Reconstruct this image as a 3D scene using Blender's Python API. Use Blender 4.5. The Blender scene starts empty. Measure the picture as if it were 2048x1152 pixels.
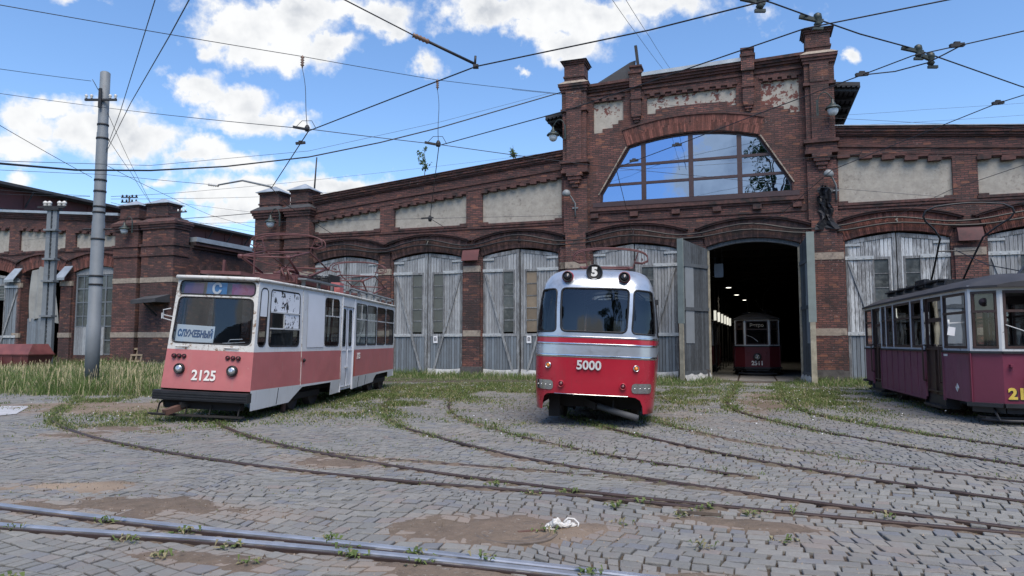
import bpy, math, random
import numpy as np
from mathutils import Vector, Matrix, noise as mnoise
from mathutils.geometry import delaunay_2d_cdt, tessellate_polygon
random.seed(7); np.random.seed(7)
R = math.radians; PI = math.pi
scene = bpy.context.scene
COL = scene.collection

# ------------------------------------------------------------------ camera
FPX = 1400.0; PITCH = math.atan(108/1400.0); CAMH = 1.6
cam_d = bpy.data.cameras.new("camera"); cam = bpy.data.objects.new("camera", cam_d); COL.objects.link(cam)
cam.location = (0, 0, CAMH); cam.rotation_euler = (PI/2 + PITCH, 0, 0)
cam_d.sensor_fit = 'HORIZONTAL'; cam_d.sensor_width = 36; cam_d.lens = 36*FPX/2048
cam_d.clip_start = 0.1; cam_d.clip_end = 6000
scene.camera = cam
scene.render.resolution_x = 1024; scene.render.resolution_y = 576

# ------------------------------------------------------------------ light
SUN_EL, SUN_AZ = 60.0, 168.0        # azimuth clockwise from +Y (the view direction)
sd = bpy.data.lights.new("sun", 'SUN'); sun = bpy.data.objects.new("sun", sd); COL.objects.link(sun)
sd.energy = 2.9; sd.angle = R(42); sd.color = (1.0, .91, .79)
_s = Vector((math.sin(R(SUN_AZ))*math.cos(R(SUN_EL)), math.cos(R(SUN_AZ))*math.cos(R(SUN_EL)), math.sin(R(SUN_EL))))
sun.rotation_euler = _s.to_track_quat('Z', 'Y').to_euler()
scene.view_settings.view_transform = 'Standard'; scene.view_settings.look = 'None'
scene.view_settings.gamma = 1; scene.view_settings.exposure = 0.5
cy = scene.cycles
cy.use_denoising = True; cy.max_bounces = 8; cy.transparent_max_bounces = 24
cy.caustics_reflective = False; cy.caustics_refractive = False

# ------------------------------------------------------------------ node helper
class NT:
    def __init__(s, tree):
        s.t = tree; s.n = tree.nodes; s.l = tree.links
    def put(s, sock, v):
        if v is None: return
        if isinstance(v, bpy.types.NodeSocket): s.l.new(v, sock)
        else:
            if sock.type == 'RGBA' and not isinstance(v, (int, float)) and len(v) == 3: v = (*v, 1)
            if sock.type == 'VECTOR' and isinstance(v, (int, float)): v = (v, v, v)
            sock.default_value = v
    def new(s, typ, **kw):
        nd = s.n.new(typ)
        for k, v in kw.items(): setattr(nd, k, v)
        return nd
    def math(s, op, a, b=None, c=None, clamp=False):
        nd = s.new('ShaderNodeMath', operation=op, use_clamp=clamp)
        s.put(nd.inputs[0], a); s.put(nd.inputs[1], b); s.put(nd.inputs[2], c)
        return nd.outputs[0]
    def vmath(s, op, a, b=None, out=0):
        nd = s.new('ShaderNodeVectorMath', operation=op)
        s.put(nd.inputs[0], a); s.put(nd.inputs[1], b)
        return nd.outputs[out]
    def noise(s, vec, scale, detail=4, rough=.55, dist=0, out=0):
        nd = s.new('ShaderNodeTexNoise'); s.put(nd.inputs['Vector'], vec)
        nd.inputs['Scale'].default_value = scale; nd.inputs['Detail'].default_value = detail
        nd.inputs['Roughness'].default_value = rough; nd.inputs['Distortion'].default_value = dist
        return nd.outputs[out]
    def ramp(s, f, a, b, lo=0.0, hi=1.0):
        nd = s.new('ShaderNodeMapRange', clamp=True)
        s.put(nd.inputs[0], f); nd.inputs[1].default_value = a; nd.inputs[2].default_value = b
        nd.inputs[3].default_value = lo; nd.inputs[4].default_value = hi
        return nd.outputs[0]
    def mix(s, f, a, b, mode='MIX'):
        nd = s.new('ShaderNodeMix', data_type='RGBA', blend_type=mode)
        s.put(nd.inputs[0], f); s.put(nd.inputs[6], a); s.put(nd.inputs[7], b)
        return nd.outputs[2]
    def comb(s, x, y, z):
        nd = s.new('ShaderNodeCombineXYZ'); s.put(nd.inputs[0], x); s.put(nd.inputs[1], y); s.put(nd.inputs[2], z)
        return nd.outputs[0]
    def sep(s, v):
        nd = s.new('ShaderNodeSeparateXYZ'); s.put(nd.inputs[0], v); return nd.outputs
    def coord(s, which='Object'):
        return s.new('ShaderNodeTexCoord').outputs[which]
    def island(s):
        return s.new('ShaderNodeNewGeometry').outputs['Random Per Island']
    def bump(s, h, strength=.5, dist=.02):
        nd = s.new('ShaderNodeBump'); nd.inputs['Strength'].default_value = strength
        nd.inputs['Distance'].default_value = dist; s.put(nd.inputs['Height'], h); return nd.outputs[0]

# ------------------------------------------------------------------ sky
world = bpy.data.worlds.new("World"); scene.world = world; world.use_nodes = True
w = NT(world.node_tree); w.n.clear()
sky = w.new('ShaderNodeTexSky', sky_type='NISHITA', sun_disc=False)
sky.sun_elevation = R(SUN_EL); sky.sun_rotation = R(SUN_AZ)
sky.air_density = 1.0; sky.dust_density = .6; sky.ozone_density = 2.0
dirv = w.coord('Generated')
X_, Y_, Z_ = w.sep(dirv)
ya = w.math('MAXIMUM', Y_, .08)
p = w.comb(w.math('DIVIDE', X_, ya), w.math('DIVIDE', Z_, ya), 0)
warp = w.noise(dirv, 9, 5, .6, out=1)
warpf = w.noise(dirv, 30, 5, .65, out=1)
p = w.vmath('ADD', p, w.vmath('MULTIPLY', w.vmath('SUBTRACT', warp, (.5, .5, .5)), (.13, .10, 0)))
p = w.vmath('ADD', p, w.vmath('MULTIPLY', w.vmath('SUBTRACT', warpf, (.5, .5, .5)), (.035, .03, 0)))
def pdir(px, py):
    u = (px-1024)/FPX; v = (576-py)/FPX; c, s_ = math.cos(PITCH), math.sin(PITCH)
    y = c - v*s_; return (u/y, (s_+v*c)/y)
CL = [(520,40,150,60,1),(560,95,110,45,1),(640,85,75,30,.9),(600,15,90,40,1),
      (385,170,55,32,1),(450,205,75,42,1),(500,240,100,30,1),(600,250,50,18,.7),
      (70,240,110,50,1),(180,255,110,55,1),(270,285,75,38,1),(30,290,120,40,1),(130,205,60,22,.8),
      (410,305,60,28,1),(470,330,110,22,.8),(330,345,40,14,.7),
      (430,385,70,38,1),(540,385,100,34,1),(660,375,90,26,1),(480,425,110,22,.9),(590,405,80,24,1),
      (1090,20,120,55,1),(1130,85,75,45,1),(980,25,150,40,.9),(1300,5,150,35,.85),(1200,25,120,50,.9),(1060,70,60,35,.9),
      (765,20,75,38,.95),(800,50,35,25,.7),(700,5,70,25,.8),
      (1687,118,18,20,.75),(862,120,25,30,.55),(20,362,35,16,.7),(300,140,35,14,.35),(420,98,28,18,.5),(150,0,60,12,.5),(1040,158,14,8,.6),(1560,30,50,25,.35)]
cov = None; up = None
for (cx, cyy, rx, ry, am) in CL:
    q = pdir(cx, cyy)
    dv = w.vmath('MULTIPLY', w.vmath('SUBTRACT', p, (q[0], q[1], 0)), (FPX/rx/1.15, FPX/ry/1.15, 0))
    ln = w.vmath('LENGTH', dv, out=1)
    g = w.math('MULTIPLY_ADD', ln, -am, am)
    cov = g if cov is None else w.math('MAXIMUM', cov, g)
# clouds over the rest of the sky (behind the camera, high up)
rest = w.ramp(w.noise(w.vmath('MULTIPLY', dirv, (1, 1, 1.8)), 3.6, 6, .6), .60, .72, -.5, .5)
front = w.math('MULTIPLY', w.ramp(Y_, .05, .3), w.ramp(Z_, .75, .5))
cov = w.math('MAXIMUM', w.math('SUBTRACT', cov, w.math('MULTIPLY', w.ramp(front, 0, 1, 1, 0), 1.0)), w.math('SUBTRACT', rest, w.math('MULTIPLY', front, 2.0)))
for bd, lo, hi in (((-.345,-1.0,.235), .9925, 1.0), ((-.24,-1.0,.20), .9975, 1.0), ((-.75,-.9,.22), .990, 1.0)):
    bv = Vector(bd).normalized(); dt = w.vmath('DOT_PRODUCT', dirv, tuple(bv), out=1); cov = w.math('MAXIMUM', cov, w.ramp(dt, lo, hi, -.6, .9))
n1 = w.noise(dirv, 17, 7, .62); n2 = w.noise(dirv, 60, 5, .6)
det = w.math('ADD', w.math('MULTIPLY', w.math('SUBTRACT', n1, .5), 1.9), w.math('MULTIPLY', w.math('SUBTRACT', n2, .5), .75))
fld = w.math('ADD', cov, det)
alpha = w.ramp(fld, -.14, .40)
alpha = w.math('POWER', alpha, 1.4)
core = w.ramp(fld, .22, .95)
shade = w.mix(w.math('MULTIPLY', core, w.ramp(w.noise(w.vmath('ADD', dirv, (0, 0, .015)), 13, 4, .55), .40, .72)), (1.0, 1.01, 1.02), (.50, .545, .62))
hs = w.new('ShaderNodeHueSaturation'); hs.inputs['Saturation'].default_value = 1.12; w.put(hs.inputs['Color'], sky.outputs[0]); skyc = w.mix(1.0, hs.outputs[0], (.97, 1.0, 1.06), 'MULTIPLY')
SKY_STR = .15
cloudc = w.mix(1.0, shade, (.70/SKY_STR,)*3, 'MULTIPLY')
out = w.mix(w.math('MULTIPLY', alpha, w.ramp(Z_, -.01, .02)), skyc, cloudc)
bg = w.new('ShaderNodeBackground'); w.put(bg.inputs[0], out); bg.inputs[1].default_value = SKY_STR
wo = w.new('ShaderNodeOutputWorld'); w.l.new(bg.outputs[0], wo.inputs[0])
world.cycles.sampling_method = 'MANUAL'; world.cycles.sample_map_resolution = 1024

# ------------------------------------------------------------------ pixel helpers (only used to read sizes off the photo)
def _ray(px, py):
    u = (px-1024)/FPX; v = (576-py)/FPX; c, s_ = math.cos(PITCH), math.sin(PITCH)
    return Vector((u, c - v*s_, s_ + v*c))
def at(px, py, Y):
    r = _ray(px, py); k = Y/r.y; return Vector((r.x*k, Y, CAMH + r.z*k))
def atz(px, py, z):
    r = _ray(px, py); k = (z-CAMH)/r.z; return Vector((r.x*k, r.y*k, z))

# ------------------------------------------------------------------ materials
def mat(name):
    m = bpy.data.materials.new(name); m.use_nodes = True
    t = NT(m.node_tree); t.n.clear()
    b = t.new('ShaderNodeBsdfPrincipled'); o = t.new('ShaderNodeOutputMaterial'); t.l.new(b.outputs[0], o.inputs[0])
    return m, t, b
def plain(name, col, rough=.6, metal=0, var=.25, scale=6, spots=None, spot_scale=9, spot_lo=.62, spot_hi=.7, coat=0, bump=0, isl=0, wavy=0, streak=None, rvar=.12):
    """paint / metal / stone with uneven tone, optional worn spots (rust, dirt, flaked paint)"""
    m, t, b = mat(name); co = t.coord()
    n = t.noise(co, scale, 5, .6)
    c = t.mix(t.ramp(n, .3, .7), tuple(x*(1-var) for x in col), tuple(min(1, x*(1+var)) for x in col))
    if isl:
        c = t.mix(1, c, t.mix(t.island(), (1-isl,)*3, (1+isl*.6,)*3), 'MULTIPLY')
    if streak:
        sn = t.noise(t.vmath('MULTIPLY', co, (9, 9, .9)), 1.6, 5, .65)
        c = t.mix(t.ramp(sn, .55, .78, 0, .75), c, streak)
    if spots:
        sn = t.math('ADD', t.noise(co, spot_scale, 7, .72), t.math('MULTIPLY', t.math('SUBTRACT', t.noise(co, spot_scale*.15, 2), .5), .35))
        c = t.mix(t.ramp(sn, spot_lo, spot_hi), c, spots)
    t.put(b.inputs['Base Color'], c)
    t.put(b.inputs['Roughness'], t.ramp(n, .2, .8, max(.03, rough-rvar), min(1, rough+rvar)))
    b.inputs['Metallic'].default_value = metal
    if coat: b.inputs['Coat Weight'].default_value = coat; b.inputs['Coat Roughness'].default_value = .08
    if bump: t.put(b.inputs['Normal'], t.bump(t.noise(co, scale*5, 4, .6), bump, .02))
    if wavy: t.put(b.inputs['Normal'], t.bump(t.noise(co, 1.7, 2, .5), wavy, .06))
    return m
def brick_mat(name, c1, c2, mortar, soot=.6, sootcol=(.028, .022, .021)):
    m, t, b = mat(name); co = t.coord(); x, y, z = t.sep(co)
    jit = t.noise(co, 1.3, 3, out=1); jx, jy, jz = t.sep(jit)
    vec = t.comb(t.math('ADD', t.math('ADD', x, y), t.math('MULTIPLY', jx, .02)), t.math('ADD', z, t.math('MULTIPLY', jz, .03)), 0)
    bt = t.new('ShaderNodeTexBrick', offset=.5)
    t.put(bt.inputs['Vector'], vec); t.put(bt.inputs['Color1'], c1); t.put(bt.inputs['Color2'], c2); t.put(bt.inputs['Mortar'], mortar)
    bt.inputs['Scale'].default_value = 1; bt.inputs['Brick Width'].default_value = .27; bt.inputs['Row Height'].default_value = .085
    bt.inputs['Mortar Size'].default_value = .013; bt.inputs['Bias'].default_value = -.1
    # single odd bricks, dark or pale
    cell = t.new('ShaderNodeTexWhiteNoise', noise_dimensions='2D')
    row = t.math('FLOOR', t.math('DIVIDE', z, .085))
    colm = t.math('FLOOR', t.math('DIVIDE', t.math('ADD', t.math('ADD', x, y), t.math('MULTIPLY', row, .135)), .27))
    t.put(cell.inputs[0], t.comb(colm, row, 0)); wv = cell.outputs[0]
    c = t.mix(t.ramp(wv, .88, .92), bt.outputs['Color'], t.mix(.45, bt.outputs['Color'], (.03, .022, .022)))
    c = t.mix(t.ramp(wv, .925, .94), c, (.27, .115, .075))
    c = t.mix(t.ramp(t.noise(co, .55, 6, .66), .38, .70, 0, soot), c, sootcol)
    c = t.mix(t.ramp(t.noise(t.vmath('MULTIPLY', co, (1.5, 1.5, .35)), .8, 5, .65), .52, .75, 0, .55), c, sootcol)
    sp = t.math('ADD', t.noise(co, 10, 5, .7), t.math('MULTIPLY', t.math('SUBTRACT', t.noise(co, .8, 4, .6), .5), .30))
    c = t.mix(t.ramp(sp, .64, .70, 0, .7), c, (.33, .28, .25))
    c = t.mix(t.ramp(t.noise(co, 3.1, 5, .7), .60, .70, 0, .55), c, (.03, .024, .023))
    c = t.mix(t.ramp(t.noise(co, .9, 3), .56, .66, 0, .35), c, (.22, .085, .06))
    t.put(b.inputs['Base Color'], c); b.inputs['Roughness'].default_value = .9
    h = t.math('ADD', t.math('MULTIPLY', bt.outputs['Fac'], -1.0), t.math('MULTIPLY', t.noise(co, 28, 3), .8))
    t.put(b.inputs['Normal'], t.bump(h, 1.0, .03))
    return m
MT = {}
MT['brick'] = brick_mat('brick', (.225, .092, .076), (.084, .045, .042), (.052, .044, .042), .70)
MT['brick_dark'] = brick_mat('brick_sooty', (.175, .073, .062), (.068, .040, .038), (.044, .038, .038), .78)
MT['voussoir'] = plain('arch_brick', (.175, .066, .05), .9, 0, .3, 14, isl=.55, spots=(.035, .027, .026), spot_scale=1.2, spot_lo=.5, spot_hi=.68)
MT['voussoir_dark'] = plain('arch_brick_sooty', (.115, .060, .051), .9, 0, .35, 14, isl=.55, spots=(.024, .021, .022), spot_scale=1.4, spot_lo=.46, spot_hi=.66)
MT['moulding'] = plain('brick_moulding', (.098, .046, .040), .9, 0, .4, 9, spots=(.024, .02, .02), spot_scale=2.5, spot_lo=.46, spot_hi=.66, bump=.5)
MT['plaster'] = plain('old_plaster', (.36, .33, .28), .95, 0, .16, 5, spots=(.20, .175, .15), spot_scale=7, spot_lo=.56, spot_hi=.72, bump=.6)
MT['plaster_bare'] = plain('flaked_plaster', (.40, .365, .31), .95, 0, .14, 5, spots=(.16, .062, .05), spot_scale=3.2, spot_lo=.53, spot_hi=.56, bump=.6)
MT['stone'] = plain('band_stone', (.30, .25, .20), .95, 0, .25, 8, spots=(.10, .08, .07), spot_scale=5, spot_lo=.55, spot_hi=.7, bump=.5)
MT['plinth'] = plain('plinth_stone', (.085, .078, .074), .95, 0, .4, 5, bump=.6)
MT['tin'] = plain('roof_tin', (.36, .39, .41), .5, .35, .2, 2, spots=(.18, .12, .09), spot_scale=4, spot_lo=.68, spot_hi=.76)
MT['tar'] = plain('roof_felt', (.045, .046, .05), .85, 0, .3, 3)
MT['oxide'] = plain('red_oxide_cladding', (.115, .040, .040), .8, 0, .25, 1.2, spots=(.06, .03, .03), spot_scale=1.0, spot_lo=.5, spot_hi=.7, streak=(.06, .03, .03))
MT['frame_brown'] = plain('brown_window_frame', (.052, .028, .028), .5, 0, .15, 4)
MT['white_wall'] = plain('limewash', (.62, .63, .64), .9, 0, .08, 2, spots=(.3, .28, .26), spot_scale=4, spot_lo=.68, spot_hi=.75)
MT['tarp'] = plain('grey_tarpaulin', (.30, .30, .28), .75, 0, .2, 1.5, bump=.4)
MT['tarp_pale'] = plain('pale_tarpaulin', (.42, .42, .41), .7, 0, .18, 2.5, bump=.4)
def wood_mat(name, bare, paint, lo, hi):
    m, t, b = mat(name); co = t.vmath('ADD', t.coord(), t.vmath('MULTIPLY', t.comb(t.new('ShaderNodeObjectInfo').outputs['Random'], 0, t.new('ShaderNodeObjectInfo').outputs['Random']), (47, 0, 31)))
    s1 = t.noise(t.vmath('MULTIPLY', co, (14, 14, 1.6)), 2.2, 7, .72)
    s2 = t.noise(co, .9, 4, .6)
    isl = t.island()
    f = t.math('ADD', t.math('ADD', s1, t.math('MULTIPLY', t.math('SUBTRACT', s2, .5), .5)), t.math('MULTIPLY', t.math('SUBTRACT', isl, .5), .14))
    grain = t.noise(t.vmath('MULTIPLY', co, (40, 40, 1.2)), 1.5, 3)
    bc = t.mix(grain, tuple(x*.6 for x in bare), tuple(x*1.35 for x in bare))
    pc = t.mix(t.noise(co, 3, 4), tuple(x*.82 for x in paint), tuple(min(1, x*1.1) for x in paint))
    c = t.mix(t.ramp(f, lo, hi), bc, pc)
    c = t.mix(1, c, t.mix(isl, (.82,)*3, (1.08,)*3), 'MULTIPLY')
    t.put(b.inputs['Base Color'], c); b.inputs['Roughness'].default_value = .85
    t.put(b.inputs['Normal'], t.bump(f, .6, .01)); return m
MT['wood_pale'] = wood_mat('peeling_pale_boards', (.235, .24, .245), (.43, .445, .445), .36, .70)
MT['wood_white'] = wood_mat('peeling_white_boards', (.21, .21, .21), (.55, .57, .57), .40, .57)
MT['number_metal'] = plain('polished_numerals', (.72, .72, .70), .3, .25, .05, 6)
MT['wood_blue'] = wood_mat('grey_blue_boards', (.15, .165, .178), (.19, .22, .245), .35, .6)
MT['wood_dark'] = wood_mat('dark_grey_boards', (.045, .05, .055), (.095, .108, .12), .35, .6)
MT['wood_frame'] = wood_mat('weathered_frame_wood', (.13, .13, .13), (.34, .355, .36), .40, .62)
MT['wood_brown'] = plain('varnished_brown_wood', (.052, .030, .024), .45, 0, .3, 6, streak=(.03, .018, .014))
MT['wood_raw'] = plain('raw_timber', (.26, .20, .13), .85, 0, .25, 5, bump=.3)
MT['strap'] = plain('painted_strap_iron', (.40, .42, .42), .6, 0, .2, 8, spots=(.14, .07, .04), spot_scale=9, spot_lo=.6, spot_hi=.7)
MT['pane_grime'] = plain('grimy_glass', (.055, .062, .062), .22, 0, .45, 2.5, isl=.6, spots=(.13,.135,.125), spot_scale=2.2, spot_lo=.52, spot_hi=.7)
MT['pane_olive'] = plain('dusty_olive_glass', (.10, .105, .09), .4, 0, .2, 1.5, isl=.12)
MT['pane_amber'] = plain('amber_dusty_glass', (.20, .155, .105), .45, 0, .2, 1.5, isl=.4)
MT['steel_pole'] = plain('grey_painted_pole', (.165, .183, .195), .6, 0, .12, 2.5, spots=(.15, .16, .17), spot_scale=3, spot_lo=.58, spot_hi=.7)
MT['steel_dark'] = plain('dark_iron', (.03, .03, .032), .6, .3, .3, 8)
MT['wire'] = plain('wire_black', (.018, .018, .02), .55, .2, .1, 4)
MT['wire_thin'] = plain('wire_grey', (.045, .048, .055), .6, .2, .1, 4)
MT['porcelain'] = plain('porcelain', (.62, .60, .55), .3, 0, .1, 5)
MT['porcelain_brown'] = plain('brown_insulator', (.20, .12, .08), .35, 0, .2, 5)
MT['rust'] = plain('rusty_metal', (.105, .055, .040), .8, .1, .35, 9)
MT['rail_rust'] = plain('brown_rail_steel', (.058, .038, .032), .6, .3, .3, 4, bump=.2)
MT['rail_bright'] = plain('polished_rail_steel', (.44, .45, .47), .36, .7, .2, 3)
MT['black_paint'] = plain('black_paint', (.017, .018, .021), .5, 0, .3, 6, spots=(.06, .055, .05), spot_scale=7, spot_lo=.64, spot_hi=.74)
MT['rubber'] = plain('black_rubber', (.012, .012, .013), .6, 0, .1, 6)
MT['under'] = plain('underframe_grime', (.022, .020, .019), .85, .1, .35, 6)
MT['wheel'] = plain('wheel_steel', (.05, .042, .038), .6, .5, .3, 8)
MT['pant'] = plain('pantograph_oxide', (.125, .050, .048), .6, .1, .2, 6)
MT['pink'] = plain('faded_pink_paint', (.47, .148, .145), .48, 0, .10, 1.4, spots=(.52, .27, .24), spot_scale=5, spot_lo=.64, spot_hi=.74, streak=(.41, .19, .17), wavy=.35)
MT['orange_red'] = plain('orange_red_paint', (.50, .085, .045), .5, 0, .1, 4)
MT['cream'] = plain('dirty_white_paint', (.66, .67, .66), .45, 0, .06, 2, spots=(.24, .15, .08), spot_scale=11, spot_lo=.64, spot_hi=.72, streak=(.52, .49, .43), wavy=.3)
MT['cream_rust'] = plain('rusty_white_paint', (.60, .59, .55), .5, 0, .1, 2, spots=(.20, .125, .07), spot_scale=9, spot_lo=.53, spot_hi=.64, streak=(.40, .33, .23))
MT['white'] = plain('clean_white_paint', (.74, .76, .78), .42, 0, .04, 2, spots=(.5, .48, .44), spot_scale=9, spot_lo=.68, spot_hi=.76)
MT['white_flaked'] = plain('flaking_white_film', (.76, .78, .80), .5, 0, .03, 2, spots=(.02, .02, .022), spot_scale=6, spot_lo=.55, spot_hi=.56)
MT['number_white'] = plain('number_white', (.78, .76, .70), .5, 0, .06, 5)
MT['blue_ink'] = plain('blue_ink', (.025, .09, .22), .6, 0, .15, 8)
MT['sign_white'] = plain('placard_white', (.70, .76, .76), .6, 0, .05, 3)
MT['blind_blue'] = plain('blind_blue', (.06, .20, .40), .55, 0, .1, 3)
MT['blind_purple'] = plain('blind_purple', (.155, .08, .17), .55, 0, .15, 3)
MT['blind_red'] = plain('blind_red', (.33, .055, .125), .55, 0, .2, 3, spots=(.33, .10, .19), spot_scale=3, spot_lo=.48, spot_hi=.5)
MT['red'] = plain('glossy_red_paint', (.40, .014, .032), .30, 0, .10, 1.2, coat=.4, rvar=.09, wavy=.25, streak=(.30,.03,.04), spots=(.20,.03,.035), spot_scale=5, spot_lo=.60, spot_hi=.75)
MT['silver'] = plain('aluminium_paint', (.50, .53, .56), .32, .62, .06, 2.2, rvar=.08, coat=.25, spots=(.38, .395, .41), spot_scale=2.5, spot_lo=.54, spot_hi=.7, wavy=.3)
MT['chrome'] = plain('polished_trim', (.62, .62, .60), .16, 1, .1, 6, rvar=.06)
MT['purple'] = plain('chalky_purple_paint', (.195, .066, .095), .62, 0, .14, 1.6, streak=(.26, .14, .17), wavy=.25, spots=(.16, .035, .055), spot_scale=3, spot_lo=.56, spot_hi=.7)
MT['maroon'] = plain('maroon_paint', (.150, .026, .052), .45, 0, .12, 1.6, spots=(.11, .018, .03), spot_scale=3, spot_lo=.6, spot_hi=.7)
MT['darkred'] = plain('dark_red_paint', (.105, .012, .017), .45, 0, .12, 2)
MT['post_white'] = plain('worn_white_posts', (.56, .57, .56), .5, 0, .08, 3, spots=(.15, .13, .12), spot_scale=12, spot_lo=.60, spot_hi=.68)
MT['roof_black'] = plain('tarred_roof', (.034, .033, .036), .7, 0, .3, 3, spots=(.075, .06, .055), spot_scale=3, spot_lo=.62, spot_hi=.74)
MT['inner'] = plain('tram_inside', (.055, .042, .036), .6, 0, .2, 4)
MT['inner_pale'] = plain('tram_inside_pale', (.20, .19, .17), .6, 0, .15, 4)
MT['seat'] = plain('seat_brown', (.075, .04, .03), .5, 0, .2, 5)
MT['yellow'] = plain('yellow_numerals', (.62, .46, .08), .5, 0, .1, 5)
MT['amber'] = plain('amber_lens', (.62, .20, .02), .2, 0, .15, 9)
MT['ruby'] = plain('ruby_lens', (.09, .006, .012), .15, 0, .2, 9)
MT['lens'] = plain('lamp_reflector', (.55, .56, .55), .12, .7, .25, 14)
MT['lens_dark'] = plain('dark_lens', (.035, .035, .04), .08, .2, .4, 20)
MT['globe'] = plain('opal_globe', (.60, .64, .66), .25, 0, .05, 3)
MT['lamp_green'] = plain('dark_green_iron', (.028, .04, .036), .5, .1, .2, 5)
MT['lamp_white'] = plain('lamp_white', (.20, .215, .22), .5, 0, .1, 4)
MT['paper'] = plain('white_paper', (.70, .70, .70), .8, 0, .05, 3)
MT['ink'] = plain('black_ink', (.03, .02, .03), .7)
MT['pale_board'] = plain('pale_panel', (.22, .24, .255), .6, 0, .08, 2)
MT['green_strip'] = plain('grey_green_edging', (.175, .205, .19), .7, 0, .15, 3)
MT['beige_strip'] = plain('beige_edging', (.30, .27, .20), .8, 0, .3, 4)
MT['cloth_black'] = plain('black_sheeting', (.012, .012, .015), .55, 0, .3, 5)
MT['bag'] = plain('plastic_bag', (.55, .54, .51), .45, 0, .12, 6, spots=(.35, .31, .26), spot_scale=9, spot_lo=.58, spot_hi=.7)
MT['iron_cover'] = plain('cast_iron_cover', (.125, .100, .080), .85, .05, .3, 9)
MT['dumpster'] = plain('dark_red_container', (.15, .045, .042), .65, 0, .3, 2, spots=(.08, .04, .03), spot_scale=4, spot_lo=.55, spot_hi=.7)
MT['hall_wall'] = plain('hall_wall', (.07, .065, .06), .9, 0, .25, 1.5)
MT['concrete'] = plain('hall_concrete', (.24, .225, .205), .9, 0, .2, 2, bump=.2)
MT['bark'] = plain('bark', (.07, .055, .045), .9, 0, .3, 6)
def leaf_mat(name, a, bcol):
    m, t, b = mat(name); c = t.mix(t.island(), a, bcol)
    t.put(b.inputs['Base Color'], c); b.inputs['Roughness'].default_value = .6
    tr = t.new('ShaderNodeBsdfTranslucent'); t.put(tr.inputs[0], c)
    mx = t.new('ShaderNodeMixShader'); mx.inputs[0].default_value = .3
    o = [n for n in t.n if n.type == 'OUTPUT_MATERIAL'][0]
    t.l.new(b.outputs[0], mx.inputs[1]); t.l.new(tr.outputs[0], mx.inputs[2]); t.l.new(mx.outputs[0], o.inputs[0]); return m
MT['leaf'] = leaf_mat('tree_leaves', (.03, .055, .018), (.075, .12, .035))
MT['sapling'] = leaf_mat('sapling_leaves', (.05, .09, .03), (.11, .17, .06))
def grass_mat(name, a, bcol, straw, frac):
    m, t, b = mat(name); i = t.island(); wn = t.new('ShaderNodeTexWhiteNoise', noise_dimensions='1D'); t.put(wn.inputs['W'], t.math('MULTIPLY', i, 91.7))
    pat = t.noise(t.coord(), .7, 3)
    c = t.mix(i, a, bcol); c = t.mix(t.ramp(t.math('ADD', wn.outputs[0], t.math('MULTIPLY', t.math('SUBTRACT', pat, .5), 1.2)), 1-frac-.03, 1-frac+.03), c, straw)
    t.put(b.inputs['Base Color'], c); b.inputs['Roughness'].default_value = .7
    tr = t.new('ShaderNodeBsdfTranslucent'); t.put(tr.inputs[0], c)
    mx = t.new('ShaderNodeMixShader'); mx.inputs[0].default_value = .35
    o = [n for n in t.n if n.type == 'OUTPUT_MATERIAL'][0]
    t.l.new(b.outputs[0], mx.inputs[1]); t.l.new(tr.outputs[0], mx.inputs[2]); t.l.new(mx.outputs[0], o.inputs[0]); return m
MT['grass'] = grass_mat('meadow_grass', (.075, .135, .030), (.165, .230, .060), (.38, .35, .20), .24)
MT['weeds'] = grass_mat('joint_weeds', (.080, .130, .032), (.175, .225, .065), (.33, .29, .16), .22)
def glass_mat(name, tint, spec=.08, rough=.02, col=(.9, .95, 1)):
    """thin window glass: see-through with a sky-reflecting surface"""
    m, t, b = mat(name); t.n.remove(b)
    o = [n for n in t.n if n.type == 'OUTPUT_MATERIAL'][0]
    tp = t.new('ShaderNodeBsdfTransparent'); t.put(tp.inputs[0], tint)
    gl = t.new('ShaderNodeBsdfGlossy'); t.put(gl.inputs[0], col); gl.inputs['Roughness'].default_value = rough
    t.put(gl.inputs['Normal'], t.bump(t.noise(t.coord(), 1.1, 2), .06, .05))
    lw = t.new('ShaderNodeLayerWeight'); lw.inputs[0].default_value = .14
    mx = t.new('ShaderNodeMixShader'); t.put(mx.inputs[0], t.math('MULTIPLY_ADD', lw.outputs['Fresnel'], .85, spec, clamp=True))
    t.l.new(tp.outputs[0], mx.inputs[1]); t.l.new(gl.outputs[0], mx.inputs[2]); t.l.new(mx.outputs[0], o.inputs[0]); return m
MT['glass'] = glass_mat('tram_glass', (.82, .85, .86), .045)
MT['glass_blue'] = glass_mat('windscreen_glass', (.78, .82, .86), .05)
MT['glass_dark'] = glass_mat('dark_tram_glass', (.42, .46, .46), .06)
MT['mirror_glass'] = glass_mat('mirrored_glass', (.18, .24, .30), .62, .01, (.38, .54, .82))
def lit_mat(name, col, s):
    m, t, b = mat(name); t.put(b.inputs['Base Color'], (.8, .8, .8)); t.put(b.inputs['Emission Color'], col); b.inputs['Emission Strength'].default_value = s; return m
MT['lit'] = lit_mat('lit_lamp', (1, .95, .82), 2.2)
MT['lit_soft'] = lit_mat('lit_board_glow', (.95, .93, .80), .55)  # glow standing in for lamp light on the white hall boards
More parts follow.
